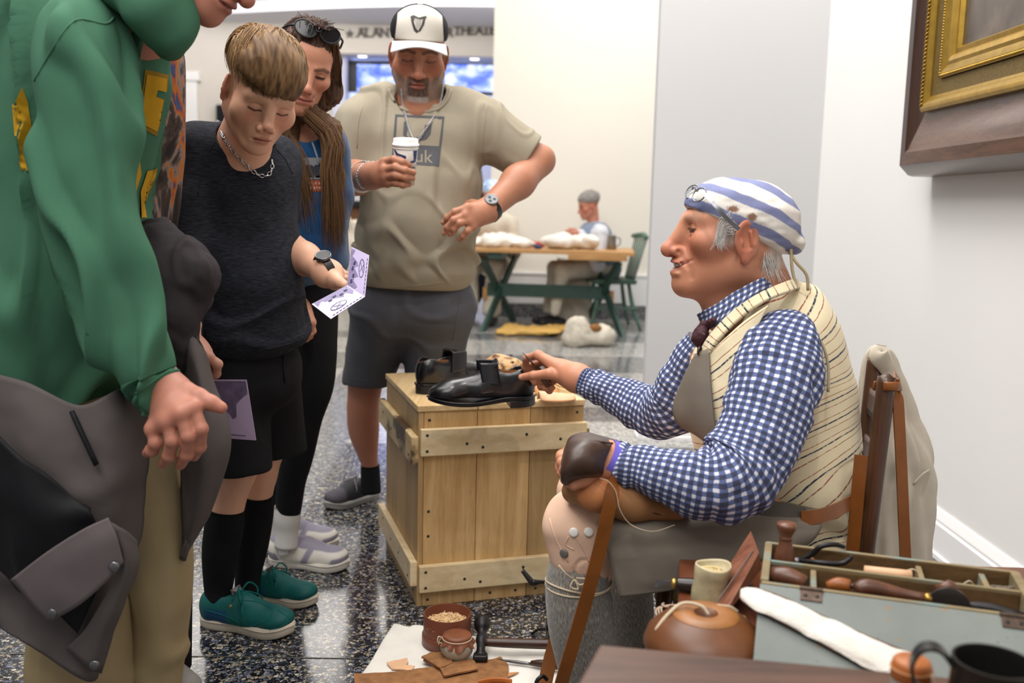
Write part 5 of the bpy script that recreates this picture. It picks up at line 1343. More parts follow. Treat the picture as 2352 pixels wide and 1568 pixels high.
def head_col(v,tone,o):
 g=o.get;c=np.tile(V3(H(tone)[:3]),(len(v),1));n=fbm(v*60,3,3);sm=g('smile',0)
 c*=(1+0.05*n)[:,None]
 ax=np.abs(v[:,0]);red=g('flush','#b5604e')
 c=mixc(c,0.40*np.exp(-(((ax-0.043)/0.022)**2+((v[:,2]+0.03)/0.024)**2))*(v[:,1]>0.02),red)
 c=mixc(c,0.45*np.exp(-((v-V3(0,0.112,-0.040))**2).sum(1)/0.018**2),red)
 c=mixc(c,0.40*ss(0.068,0.082,ax)*(np.abs(v[:,2])<0.06)*(v[:,1]<0.02),red)
 w=0.024+0.006*sm;mz=-0.0712+sm*0.010*(v[:,0]/0.03)**2
 lip=ss(1.15,0.75,np.sqrt((v[:,0]/w)**2+((v[:,2]-mz)/(0.0105+0.003*g('open_mouth',0)))**2))*(v[:,1]>0.075)
 c=mixc(c,g('lip_k',0.75)*lip,g('lip','#a85b50'))
 c=mixc(c,0.8*ss(0.0022,0.0008,np.abs(v[:,2]-mz))*(ax<w)*(v[:,1]>0.08),'#5a2822')
 for x in(-1,1):
  vf=v.copy();vf[:,1]=0;fr_=(v[:,1]>0.045)
  def arc(*p):return np.min([seg_d(vf,(q[0]*x,0,q[1]),(r[0]*x,0,r[1]))for q,r in zip(p[:-1],p[1:])],0)
  d=arc((0.013,0.0165),(0.034,0.0215),(0.050,0.0155));c=mixc(c,fr_*g('brow_k',0.8)*ss(0.0075,0.0028,d+0.0018*vnoise(v*700,5)),g('browc','#5a4030'))
  e0=-0.0090 if not g('open_eye',0)else-0.0035
  d=arc((0.0185,e0+0.0015),(0.031,e0-(0.0015 if not g('open_eye',0)else-0.0015)),(0.0455,e0+0.0015));c=mixc(c,fr_*g('lash_k',0.85)*ss(0.0031,0.0012,d),g('lash','#33211a'))
  c=mixc(c,fr_*0.5*ss(0.0018,0.0006,arc((0.019,0.006),(0.032,0.0085),(0.046,0.004))),'#7a4a3c')
  if g('open_eye',0):d=arc((0.022,-0.0058),(0.041,-0.0058));c=mixc(c,fr_*ss(0.0028,0.0018,d),'#2a1c16')
  c=mixc(c,0.22*ss(0.016,0.006,seg_d(v,(0.024*x,0.085,-0.013),(0.040*x,0.080,-0.014))),'#8a5648')
 if 'beard' in o:
  bz=v[:,2];st=vnoise(v*V3(500,500,160),9)*0.5+0.5
  m=ss(-0.040,-0.058,bz+0.012*(1-ss(0.03,0.055,ax))*(v[:,1]>0.06))*ss(-0.02,0.0,v[:,1])*ss(-0.124,-0.112,bz)*(ax<0.075)
  m=np.maximum(m,ss(0.060,0.066,ax)*ss(0.0,0.012,v[:,1])*ss(0.035,0.02,v[:,1])*ss(0.03,-0.02,bz))
  m*=1-lip
  must=ss(0.010,0.004,np.abs(bz+0.0585))*(ax<0.030)*(v[:,1]>0.075)
  gote=ss(0.036,0.024,ax)*(v[:,1]>0.055)*(bz<-0.05)
  c=mixc(c,np.clip(m*(0.55+0.5*st),0,0.95),'#6e6058');c=mixc(c,np.clip(np.maximum(must,gote*ss(-0.118,-0.100,bz))*(0.55+0.5*st)*(1-lip),0,0.95),'#3f2f28')
  c=mixc(c,gote*ss(-0.100,-0.108,bz)*ss(-0.124,-0.116,bz)*(0.4+0.5*st),'#b9b2ac')
 if 'fade' in o:c=mixc(c,0.9*ss(-0.045,0.010,v[:,2])*ss(0.050,0.030,v[:,1]+0.02*ss(0.03,-0.03,v[:,2]))*ss(0.045,0.060,np.maximum(ax,0.07*(v[:,1]<-0.02)))*(ax<0.0735)*(0.7+0.3*vnoise(v*V3(300,300,120),2)),o['fade'])
 if 'cap_hair' in o:
  st=vnoise(v*V3(300,300,120),11)*0.5+0.5
  m=ss(0.052,0.066,ax)*ss(0.014,0.022,v[:,1]-g('ear_y',-0.012))*ss(0.050,0.036,v[:,1])*ss(-0.030,-0.012,v[:,2])*(ax<0.0755);m=np.maximum(m,ss(-0.04,-0.06,v[:,1])*ss(-0.055,-0.04,v[:,2]))
  c=mixc(c,np.clip(m*(0.5+0.5*st),0,1),o['cap_hair'])
 return c
class Body:
 """collects the skin surfaces of one person into a single mesh"""
 def __init__(s,tone):s.v=[];s.f=[];s.c=[];s.n=0;s.tone=tone
 def add(s,v,f,c=None):
  if c is None:c=np.tile(V3(H(s.tone)[:3]),(len(v),1))*(1+0.05*fbm(v*45,3,2))[:,None]
  s.v.append(v);s.f.append(np.asarray(f)+s.n);s.c.append(c);s.n+=len(v)
 def head(s,o,org,R,sc,neck=None,h=0.0020):
  q=head_sdf(o).xform(R,org,sc)
  for a,b,ra,rb in(neck or[]):q.cone(a,b,ra,rb,0.03)
  v,f=q.mesh(h,smooth=1);L=((v-org)@R)/sc;s.add(v,f,head_col(L,s.tone,o));return L
 def hand(s,q,tips=(),knucks=(),h=0.0022,nail=None,red='#b5604e'):
  v,f=q.mesh(h,smooth=1);c=np.tile(V3(H(s.tone)[:3]),(len(v),1))*(1+0.06*fbm(v*70,3,4))[:,None]
  for t in list(tips)+list(knucks):c=mixc(c,0.25*np.exp(-((v-t)**2).sum(1)/0.011**2),red)
  if nail is not None:
   for t,d in nail:c=mixc(c,0.55*ss(0.0062,0.0045,np.linalg.norm(v-t-V3(d),axis=1)),'#e8b7a8')
  s.add(v,f,c)
 def core(s,segs,h=0.010):
  q=SDF()
  for a,b,ra,rb in segs:q.cone(a,b,ra,rb,0.02)
  s.add(*q.mesh(h,smooth=1))
 def build(s,parent):
  # knit the parts of the body into one connected surface where they meet under the clothes
  from mathutils.kdtree import KDTree
  base=[len(s.v)-1];rest=list(range(len(s.v)-1));off=np.concatenate([[0],np.cumsum([len(v)for v in s.v])])
  while rest:
   best=None
   for i in rest:
    st=max(1,len(s.v[i])//400);
    for j in base:
     kd=KDTree(len(s.v[j][::3]));[kd.insert(p,k)for k,p in enumerate(s.v[j][::3])];kd.balance()
     for k in range(0,len(s.v[i]),st):
      _,m,d=kd.find(s.v[i][k])
      if best is None or d<best[0]:best=(d,i,j,k,m*3)
   d,i,j,k,m=best
   fj=np.asarray(s.f[j]);q=fj[(fj==m+off[j]).any(1)][0];o2=[x for x in q if x!=m+off[j]][0]
   w=s.f[i].shape[1];s.f[i]=np.vstack([s.f[i],[[k+off[i],m+off[j],o2]+[o2]*(w-3)]]);base.append(i);rest.remove(i)
  return mesh_obj('body',np.concatenate(s.v),[list(dict.fromkeys(map(int,q)))for q in np.concatenate(s.f)],M_skin,parent,True,col=np.concatenate(s.c))
def make_hand(wrist,wr,knuckles,fingers,thumb,fr=0.0082,q=None):
 """wrist/knuckles/joints are world points; palm is one blended mass, fingers are separate chains rooted in it"""
 q=q or SDF();k4=[V3(k)for k in knuckles]
 for k in k4:q.cone(wrist,k,wr*0.72,fr*1.25,0.016)
 for a,b in zip(k4[:-1],k4[1:]):q.cone(a,b,fr*1.15,fr*1.15,0.010)
 m=np.mean(k4,0);q.cone(wrist,(wrist+m)/2,wr*0.9,wr*0.85,0.02)
 for k,f in zip(k4,fingers):
  if not f:continue
  pts=[k]+[V3(p)for p in f];q.chain(pts,[fr*1.12,fr*1.06,fr*0.98,fr*0.82][:len(pts)],0.0035)
  for p in pts[1:-1]:q.ell(p,fr*1.05,None,0.004)
 if thumb:q.chain([V3(p)for p in thumb],[fr*1.7,fr*1.45,fr*1.2,fr*0.98][:len(thumb)],0.006)
 return q
def patch(grid,su=6,sv=6,th=0.0,bumpf=None):
 g=np.array(grid,float);nu,nv,_=g.shape
 a=np.stack([catmull(g[:,j],su)for j in range(nv)],1);b=np.stack([catmull(a[i],sv)for i in range(len(a))],0)
 def fn(u,v):return b
 mu,mv=b.shape[:2]
 if bumpf is not None:
  du=np.gradient(b,axis=0);dv=np.gradient(b,axis=1);n=np.cross(du,dv);n/=np.maximum(1e-9,np.linalg.norm(n,axis=2))[...,None];b=b+n*bumpf(b)[...,None]
 return sheet(lambda u,v:b,mu,mv,th)
def pp(rows):return[[P(*c)for c in r]for r in rows]
def folds(amp,freq=14,seed=0,axis=(1,1,0.5)):
 return lambda t,th,V:amp*fbm(V*freq*V3(axis),3,seed)
def sleeve_folds(amp,dens=26,seed=0,mask=None):
 """bunched cross-wrinkles along a sleeve"""
 def f(t,th,V):
  w=t*dens+1.1*np.sin(th+seed)+1.6*fbm(V*16,2,seed)
  r=np.abs(np.sin(w*1.3))-0.6;a=amp*(mask(t,th)if mask else 1.0)
  return a*r*(0.5+0.6*vnoise(V*20,seed+5))+0.5*amp*fbm(V*26,2,seed+3)
 return f
def disp_normal(v,F,d):
 F=np.asarray(F);return v+vnormals(v,F)*d[:,None]
def chain_links(name,pts,r,n,mat,parent,flat=0.5):
 """neck chain made of small alternating links along a path"""
 p=catmull(np.array(pts),20);L=np.concatenate([[0],np.cumsum(np.linalg.norm(np.diff(p,axis=0),axis=1))]);mb=MB()
 at=np.linspace(0,L[-1],n);q=np.stack([np.interp(at,L,p[:,i])for i in range(3)],1)
 for i in range(n-1):
  d=unit(q[i+1]-q[i]);s_=unit(np.cross(d,V3(0,1,0.2)));u=np.cross(d,s_);a=s_ if i%2 else u;l=np.linalg.norm(q[i+1]-q[i])*0.62;c=(q[i]+q[i+1])/2
  ring_=[c+d*l*math.cos(w)+a*r*1.5*math.sin(w)for w in np.linspace(0,6.283,7)];mb.tube(ring_,r*0.55,4,caps=False)
 return tag(mb.build(name,mat,parent,True),kind='stuff')
M_silver=plain('silver_chain','#c9c9cc',0.22,1.0,bump=0)
def onto(o,px,py,lift=0.0):
 h=surf_hit(o,CAMP,ray(px,py))
 return None if h is None else h[0]-unit(ray(px,py))*lift
def front(objs,px,py,lift=0.003):
 c=[p for p in(onto(o,px,py,lift)for o in objs)if p is not None]
 return min(c,key=lambda p:p[1])if c else P(px,py,3.0)
def outline_on(o,pts,r,name,mat,parent,lift=0.001,sub=1):
 w=[onto(o,x,y,lift)for x,y in catmull(np.array(pts,float),sub)];w=[p for p in w if p is not None]
 return MB().tube(w,r,6).build(name,mat,parent,True)if len(w)>1 else None
# ================================================================== THE SEATED COBBLER
M_apron=plain('grey_brown_apron_leather','#6f665b',0.75,var=0.10,vs=9,bump=0.25,bs=220);M_breech=fabric('peach_breeches','#e3bda4',0.9,0.05,900,0.2,vs=8)
M_stock=NT('grey_knit_stocking');_uv=M_stock.coord(attr='fuv',scale=(430,90,1));M_stock.bump(M_stock.noise(_uv,1,3),0.9,0.002)
M_stock=M_stock.out(M_stock.ramp(M_stock.noise(_uv,1.0,4),[(0.3,'#5f5a55'),(0.55,'#8d8780'),(0.75,'#b3ada6')]),0.95,0,0.15,0.3)
cob=thing('person','seated older man in striped cap, checked shirt, striped waistcoat and apron, smiling at the visitors','person',P(1790,1250,1.87)*V3(1,1,0)+V3(0,0,0.41))
B=Body('#c2876a')
HO=dict(smile=1.2,age=1.0,open_mouth=1.25,bridge=0.005,ear_y=-0.002,ear=1.10,earw=1.42,occ=0.018,crown=0.030,open_eye=0.7,nose=1.08,tip=0.002,brow=0.0015,jaw=0.98,full=0.002,browc='#a08876',brow_k=0.45,lip='#b06a5e',lip_k=0.6,cap_hair='#d8d0c8',lash='#3a241c',flush='#b85a48')
cR=frame((-0.993,-0.04,0.10),(-0.06,0.0,1));cSC=1.09;cO=P(1520,577,1.86)-cR@V3(0,0.1245,-0.047)*cSC
def cw(x,y,z):return cO+cR@(V3(x,y,z)*cSC)
B.head(HO,cO,cR,cSC,[(cw(0,-0.022,-0.050),P(1735,705,1.88),0.060,0.064),(cw(0,0.03,-0.085),P(1665,720,1.86),0.030,0.042),(cw(0,-0.035,-0.03),P(1765,690,1.88),0.046,0.055)],0.0017)
# far (right) hand pinching the shoe's heel with an awl
w0=P(1338,873,2.26);Yh=2.33
wrist=P(1325,868,2.27)
kn=[P(1236,815,Yh),P(1252,828,Yh+0.03),P(1268,848,Yh+0.045),P(1283,868,Yh+0.05)]
fg=[[P(1210,822,Yh+0.05),P(1206,842,Yh+0.075),P(1210,856,Yh+0.085)],[P(1218,842,Yh+0.075),P(1220,866,Yh+0.09),P(1228,880,Yh+0.085)],[P(1240,868,Yh+0.085),P(1243,888,Yh+0.085),P(1252,892,Yh+0.06)],[P(1255,884,Yh+0.075),P(1262,896,Yh+0.065),P(1268,890,Yh+0.05)]]
th_=[P(1305,868,2.285),P(1262,858,2.285),P(1225,862,2.305),P(1198,866,2.335)]
q=make_hand(wrist,0.033,kn,fg,th_,0.0088);q.cone(P(1392,890,2.22),wrist,0.028,0.028,0.02)
B.hand(q,[fg[0][2],th_[3]],kn,0.0019,[(th_[3],(-0.002,-0.0085,0.002))])
# near (left) hand under the leather guard
wr=P(1395,1060,1.66);kn=[P(1322,1062,1.62),P(1316,1050,1.645),P(1312,1040,1.67),P(1312,1034,1.69)]
fg=[[P(1298,1078,1.615),P(1300,1100,1.62),P(1310,1112,1.63)],[P(1292,1062,1.635),P(1292,1086,1.635),P(1302,1104,1.64)],[P(1290,1050,1.66),P(1288,1076,1.66),P(1296,1096,1.66)],[P(1290,1046,1.685),P(1288,1070,1.685),P(1296,1088,1.685)]]
q=make_hand(wr,0.034,kn,fg,[P(1370,1080,1.635),P(1340,1100,1.615),P(1318,1112,1.61)],0.0092);q.cone(P(1450,1072,1.665),wr,0.033,0.032,0.02)
B.hand(q,[],kn,0.0022)
# legs and trunk under the clothes
q=SDF();q.cone(P(1760,1180,1.80),P(1330,1195,1.71),0.075,0.052,0.05).cone(P(1780,1170,1.98),P(1345,1140,1.94),0.075,0.052,0.05).cone(P(1770,1150,1.88),P(1765,850,1.91),0.10,0.11,0.06).cone(P(1765,850,1.91),P(1740,690,1.9),0.11,0.05,0.06)
v,f=q.mesh(0.008,smooth=1);B.add(v,f);B.v[-1:],B.f[-1:],B.c[-1:]=[],[],[];B.n-=len(v)
B.core([(P(1760,1180,1.80),P(1345,1195,1.71),.07,.05),(P(1780,1170,1.98),P(1350,1140,1.94),.07,.05),(P(1770,1150,1.88),P(1765,850,1.91),.10,.11),(P(1765,850,1.91),P(1740,690,1.9),.10,.05),(P(1700,800,1.95),P(1600,830,2.06),.05,.04),(P(1600,830,2.06),P(1545,935,2.1),.04,.035),(P(1545,935,2.1),P(1470,935,2.16),.03,.02),(P(1470,935,2.16),P(1392,890,2.22),.02,.022),(P(1780,800,1.85),P(1790,830,1.74),.06,.05),(P(1790,830,1.74),P(1690,1105,1.615),.05,.04),(P(1690,1105,1.615),P(1450,1072,1.665),.04,.032)])
B.build(cob)
# teeth, eye, hair
tv=[cw(x,0.0972-0.021*(abs(x)/0.03)**2,-0.0685+0.011*(x/0.03)**2)for x in np.linspace(-0.018,0.018,13)]
MB().tube(tv,0.0030,6).build('teeth',plain('teeth','#e8dfd0',0.3,bump=0),cob,True)
hp=[];hc=[]
for i in range(520):
 z=rng.uniform(0,1);side=-1
 if i<230:  # sideburn swept back over the ear
  a=V3(-0.0725,0.048-0.018*rng.uniform(),0.024-0.030*rng.uniform());pts=[a,a+V3(-0.003,-0.010,0.003+0.004*rng.normal()),a+V3(-0.002,-0.014,0.006+0.006*rng.normal()),a+V3(0.002,-0.017,0.010+0.006*rng.normal())]
  if rng.uniform()<0.4:pts=[a,a+V3(-0.002,0.004,-0.008),a+V3(-0.004,0.005,-0.018),a+V3(-0.003,0.002+0.006*rng.normal(),-0.028)]
 else:  # nape
  t_=rng.uniform(-1.25,1.25);a=V3(0.068*math.sin(t_),-0.020-0.058*math.cos(t_),-0.025-0.02*rng.uniform());d=V3(0.006*rng.normal(),-0.004-0.004*rng.normal(),-0.016);pts=[a,a+d*0.6,a+d*1.4,a+d*2.2+V3(0,-0.002*rng.uniform(),0)]
 hp.append([cw(*p)for p in pts]);hc.append(V3(H('#dcd6d0')[:3])*rng.uniform(0.6,1.05))
tag(strands('hair',hp,0.0007,M_hair,cob,hc),kind='stuff')
# striped cap
q=SDF();Rm=cR
up_c=unit(cR@V3(0,0.16,1));
for c,r in(((0,-0.014,0.036),(0.083,0.090,0.062)),((0,-0.056,0.018),(0.072,0.052,0.052)),((0,0.035,0.040),(0.066,0.060,0.046))):q.ell(cO+cR@(V3(c)*cSC),np.array(r)*cSC,cR,0.03)
pl=[((P(x,y,1.86)-cO)@cR)/cSC for x,y in((1566,470),(1778,583))]
cang=math.degrees(math.atan2(pl[0][2]-pl[1][2],pl[0][1]-pl[1][1]));cmid=(pl[0]+pl[1])/2;cmid[0]=0
cutR=cR@rotm('X',cang);cpt=cO+cR@(cmid*cSC)
q.box(cpt-cutR@V3(0,0,0.2),(0.3,0.3,0.2),cutR,0.004,0.006,-1)
q.ell(cO+cR@(V3(0,-0.104,-0.004)*cSC),np.array((0.044,0.022,0.020))*cSC,cR,0.014)
v,F=q.mesh(0.0024,smooth=1)
L=((v-cO)@cR)/cSC;sdir=rotm('X',cang*0.8)@V3(0,0,1);nrm=None
wr_=0.004*fbm(L*V3(20,26,60),2,8)*1.0;v=disp_normal(v,F,wr_)
sv=(L-cmid)@sdir+0.10*np.maximum(0,-L[:,1]-0.05)+0.003*fbm(L*30,2)
ph=((sv-0.006)/0.036)%1.0
band_=ss(0.02,0.06,ph)*ss(0.48,0.44,ph)
cc=mixc(np.tile(V3(H('#e2dcd4')[:3]),(len(v),1)),band_*0.92,'#727aa6');cc=cc*(1+0.06*fbm(L*90,2))[:,None]
for hx,hy in((0.030,0.040),(-0.004,0.030)):
 cc=mixc(cc,ss(0.0075,0.004,np.sqrt(((L[:,1]-hx)/1.6)**2+(L[:,2]-hy)**2)+0.002*vnoise(L*400))*(L[:,0]<0),'#8a6a58')
mesh_obj('striped_cap',v,F,vcol('cap_cotton',0.9,0.4,700,0.15),cob,True,col=cc);cap_o=cob.children[-1]
be_=[]
for a_ in np.linspace(0,6.283,48):
 h=surf_hit(cap_o,cpt+cutR@V3(0,0,0.005)+cutR@V3(math.sin(a_),math.cos(a_),0)*0.25,-(cutR@V3(math.sin(a_),math.cos(a_),0)));be_.append(h[0]if h else cpt)
band('cap_band',None,be_,0.012,0.003,fabric('cap_binding','#d8d2c4',0.9,0.08),None,parent=cap_o)
MB().tube([cw(-0.03,-0.090,-0.014),cw(-0.05,-0.100,-0.035),cw(-0.052,-0.122,-0.055),cw(-0.05,-0.130,-0.082)],0.003,6,sub=4).tube([cw(-0.045,-0.090,-0.015),cw(-0.052,-0.096,-0.05),cw(-0.05,-0.112,-0.085)],0.003,6,sub=4).build('cap_tie',fabric('tape','#b5a583',0.9),cap_o,True)
# little steel spectacles pushed up on the cap
M_steel=plain('spectacle_steel','#77777a',0.3,0.9,bump=0)
gl=thing('spectacles','small old steel spectacles pushed up over the striped cap','spectacles',P(1602,440,1.80))
for i,(x,y,Y_)in enumerate(((1590,440,1.85),(1606,447,1.80))):
 c=P(x,y,Y_);a1=unit(V3(-0.35,0.5,0.1));a2=unit(V3(0.45,0.12,0.8))
 MB().tube([c+0.0145*(math.cos(w)*a1+math.sin(w)*a2)for w in np.linspace(0,6.283,25)],0.0014,6,caps=False).build('rim',M_steel,gl,True)
 vv_,ff_=prism([c+0.0138*(math.cos(w)*a1+math.sin(w)*a2)for w in np.linspace(0,6.283,24,endpoint=False)],unit(np.cross(a1,a2)),0.001)
 tg=NT('spectacle_lens_%d'%i);tg.b.inputs['Transmission Weight'].default_value=1.0;tg.out('#eef2f4',0.03);mesh_obj('lens',vv_,ff_,tg.m,gl,False)
MB().tube([P(1596,436,1.835),P(1600,432,1.825),P(1602,440,1.815)],0.0014,6,sub=3).build('bridge',M_steel,gl,True)
band('temple_arm',None,[P(1612,440,1.795),P(1640,468,1.765),P(1668,500,1.755),P(1698,527,1.755)],0.0075,0.0016,M_steel,(0,-1,0),parent=gl)
band('temple_arm',None,[P(1590,432,1.87),P(1625,450,1.95),P(1665,490,1.975)],0.006,0.0014,M_steel,(0,1,0),parent=gl)
# checked shirt: near sleeve, far sleeve, collar
mk=lambda t,th:0.35+0.65*ss(0.30,0.45,t)*(0.6+0.4*np.cos(th*1.0))+0.5*ss(0.86,0.95,t)
rows=[(1822,742,1.80,40,1.0),(1808,775,1.765,78,.95),(1792,830,1.73,103,.9),(1776,900,1.69,106,.86),(1752,975,1.66,104,.84),(1724,1045,1.635,104,.82),(1694,1092,1.615,103,.82),(1648,1113,1.60,92,.84),(1590,1108,1.605,80,.86),(1530,1092,1.62,68,.9),(1475,1076,1.64,57,.95),(1438,1068,1.65,52,1.0),(1424,1066,1.655,50,1.0),(1410,1064,1.66,49,1.0)]
v,F,U=loft(prings(rows),120,14,fold=sleeve_folds(0.014,26,2,mk));sh=thing_part=mesh_obj('checked_shirt',v,F,M_ging,cob,fuv=U)
rows=[(1625,790,2.05,50,1),(1602,830,2.06,60,.9),(1575,890,2.08,72,.9),(1550,935,2.10,70,.9),(1505,945,2.14,62,.9),(1450,925,2.18,51,.9),(1400,900,2.21,41,.95),(1362,884,2.235,35,1),(1346,878,2.245,33,1.05),(1336,874,2.25,32,1.05)]
v,F,U=loft(prings(rows),90,12,fold=sleeve_folds(0.011,24,7,lambda t,th:0.5+0.5*ss(0.2,0.4,t)));mesh_obj('far_sleeve',v,F,M_ging,cob,fuv=U)
for a,b,c in((P(1412,1112,1.625),0.005,(0,-1,0)),(P(1341,902,2.22),0.004,(0,-1,0))):
 R_=np.stack([V3(1,0,0),V3(0,0,1),V3(0,-1,0)],1);MB().lathe([(0,0.002),(b*0.6,0.0022),(b,0.001),(b,-0.001)],12,R_,a).build('cuff_button',plain('pearl_button','#d9d4ca',0.3,bump=0),cob,True)
col=pp([[(1600,722,1.86),(1640,700,1.80),(1690,668,1.79),(1745,640,1.80),(1790,632,1.86)],[(1606,738,1.855),(1640,722,1.785),(1690,694,1.77),(1745,664,1.775),(1800,645,1.86)],[(1612,762,1.86),(1632,752,1.79),(1672,728,1.765),(1735,690,1.765),(1805,660,1.86)]])
v,F,U=patch(col,6,8,0.004,lambda b:0.002*fbm(b*60,2));mesh_obj('shirt_collar',v,F,M_ging,cob,fuv=U*V3(0.05,0.2)[None,:2])
# neckerchief
M_kerch=NT('maroon_kerchief');c_=M_kerch.ramp(M_kerch.noise(M_kerch.coord(),70,2),[(0.66,'#3d1720'),(0.70,'#c9b3a2')]);M_kerch=M_kerch.out(c_,0.7)
q=SDF();q.ell(P(1612,768,1.80),(0.012,0.016,0.018),None,0.006).cone(P(1616,748,1.80),P(1608,775,1.80),0.008,0.014,0.008).cone(P(1606,775,1.80),P(1612,808,1.80),0.013,0.004,0.01).cone(P(1622,748,1.80),P(1640,735,1.775),0.008,0.006,0.006)
v,F=q.mesh(0.002,smooth=1);v=disp_normal(v,F,0.002*fbm(v*120,2));mesh_obj('neckerchief',v,F,M_kerch,cob)
# striped waistcoat
rows=[(1748,664,1.90,78,.95),(1755,690,1.90,110,1.1),(1765,728,1.905,140,1.22),(1770,790,1.91,166,1.12),(1768,880,1.91,190,.98),(1778,980,1.90,194,.92),(1798,1070,1.885,182,.93),(1812,1110,1.88,170,.95),(1815,1150,1.88,150,1.05),(1812,1172,1.88,142,1.1),(1808,1200,1.88,148,1.1),(1806,1250,1.88,156,1.1),(1804,1290,1.88,158,1.1)]
def vf(t,th,V):
 z=ss(0.55,0.72,t)*ss(0.98,0.85,t);return 0.010*z*np.sin(V[...,0]*55+V[...,2]*35+2*vnoise(V*18))+0.005*fbm(V*12,3,4)+0.004*ridge(V*V3(6,6,14),3)*ss(0.3,0.6,t)
v,F,U=loft(prings(rows),110,10,fold=vf)
U[:,1]=U[:,1]-0.0+0.30*np.maximum(0,v[:,0]-P(1790,900,1.8)[0]);wst=mesh_obj('waistcoat',v,F,M_vest,cob,fuv=U)
ev=[P(1690,905,1.73),P(1708,850,1.715),P(1735,790,1.725),P(1770,752,1.745),(P(1815,738,1.76)),P(1858,755,1.76),P(1888,790,1.755),P(1902,840,1.75),P(1902,900,1.74)]
MB().tube(ev,0.0026,6,sub=6).build('armhole_binding',fabric('binding_tape','#a89c88',0.9),wst,True)
fe=pp([[(1590,850,1.80),(1604,812,1.79),(1632,765,1.775),(1680,715,1.765),(1745,672,1.755),(1815,642,1.80),(1832,640,1.88)],[(1600,866,1.79),(1618,824,1.765),(1648,778,1.75),(1695,732,1.745),(1755,690,1.74),(1825,664,1.785),(1842,660,1.88)]])
v,F,U=patch(fe,6,8,0.007,lambda b:0.0008*fbm(b*50,2));mesh_obj('stand_collar',v,F,M_vest,wst,fuv=np.stack([U[:,0]*0.03,U[:,1]*0.36],1))
fr=pp([[(1612,828,1.775),(1660,782,1.745),(1712,735,1.735),(1765,700,1.735)],[(1618,900,1.755),(1658,880,1.725),(1690,850,1.715),(1722,800,1.722)],[(1628,980,1.745),(1655,975,1.715),(1680,965,1.705),(1700,950,1.705)],[(1640,1060,1.74),(1660,1060,1.715),(1680,1060,1.705),(1700,1050,1.705)]])
v,F,U=patch(fr,8,8,0.006,lambda b:0.003*fbm(b*22,2,6));mesh_obj('waistcoat_front',v,F,M_vest,wst,fuv=np.stack([U[:,1]*0.1,U[:,0]*0.20+0.012],1))
MB().lathe([(0,0.004),(0.008,0.0035),(0.010,0.001),(0.009,-0.001)],14,np.stack([V3(0,0,1),V3(0.5,0.8,0),V3(-0.8,0.5,0)],1),P(1608,806,1.775)).build('waistcoat_button',plain('horn_button','#3a2a22',0.35,bump=0),wst,True)
# apron: bib, lap, waist; belt
bib=pp([[(1596,812,1.785),(1610,806,1.77),(1626,800,1.76)],[(1568,868,1.79),(1600,868,1.755),(1632,880,1.735)],[(1546,936,1.80),(1592,945,1.745),(1640,965,1.715)],[(1560,975,1.79),(1605,1000,1.74),(1648,1030,1.71)],[(1600,1000,1.78),(1625,1025,1.74),(1655,1060,1.71)]])
v,F,U=patch(bib,6,8,0.004,lambda b:0.003*fbm(b*16,2,2));ap=mesh_obj('apron',v,F,M_apron,cob)
lap=pp([[(1880,1180,2.00),(1780,1130,2.02),(1640,1110,2.00),(1500,1105,1.98),(1400,1105,1.96)],[(1885,1165,1.80),(1780,1140,1.82),(1640,1150,1.82),(1510,1150,1.82),(1398,1150,1.80)],[(1885,1190,1.70),(1780,1180,1.68),(1650,1190,1.665),(1510,1200,1.65),(1382,1192,1.655)],[(1880,1220,1.675),(1780,1225,1.65),(1660,1245,1.635),(1520,1262,1.622),(1392,1258,1.63)],[(1850,1248,1.67),(1780,1262,1.635),(1670,1300,1.62),(1530,1330,1.612),(1408,1318,1.622)],[(1810,1262,1.665),(1765,1275,1.635),(1690,1312,1.62),(1560,1350,1.615),(1424,1372,1.618)]])
v,F,U=patch(lap,8,10,0.004,lambda b:0.004*fbm(b*11,3,5));mesh_obj('apron_lap',v,F,M_apron,ap)
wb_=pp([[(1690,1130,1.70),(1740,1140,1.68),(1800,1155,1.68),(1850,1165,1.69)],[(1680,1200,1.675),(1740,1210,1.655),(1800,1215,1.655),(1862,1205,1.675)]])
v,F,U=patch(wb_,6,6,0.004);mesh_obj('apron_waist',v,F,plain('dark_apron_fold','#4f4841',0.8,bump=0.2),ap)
band('belt',None,[P(1840,1190,1.672),P(1870,1187,1.675),P(1905,1178,1.69),P(1940,1162,1.72),P(1962,1148,1.77),P(1972,1140,1.85)],0.026,0.004,plain('brown_belt_leather','#7d4a22',0.4,var=0.12,vs=30,bump=0.2),(0.1,-1,0.1),parent=cob)
# breeches knees, buttons, stockings, garter, shoes
rows=[(1560,1200,1.74,90,.85),(1450,1195,1.73,92,.85),(1375,1195,1.725,92,.85),(1320,1200,1.72,85,.85),(1290,1225,1.72,72,.9),(1290,1265,1.72,62,1.0),(1318,1300,1.72,66,1.0),(1330,1318,1.72,68,1.0)]
q=SDF();pts=[P(1480,1200,1.74),P(1340,1205,1.72),P(1330,1205,1.72)]
q.cone(P(1520,1205,1.74),P(1335,1205,1.715),0.066,0.063,0.03).cone(P(1328,1210,1.715),P(1334,1268,1.71),0.064,0.054,0.03).cone(P(1334,1268,1.71),P(1345,1305,1.71),0.054,0.050,0.02)
q.cone(P(1540,1150,1.97),P(1350,1130,1.95),0.066,0.055,0.03).cone(P(1345,1130,1.95),P(1345,1230,1.95),0.056,0.050,0.03)
v,F=q.mesh(0.0035,smooth=2);v=disp_normal(v,F,0.0035*fbm(v*V3(18,18,10),3,2)-0.003*ss(0.55,0.9,ridge(v*20,5))*(v[:,2]<P(0,1230,1.7)[2]));br_o=mesh_obj('breeches',v,F,M_breech,cob,fuv=v[:,[0,2]])
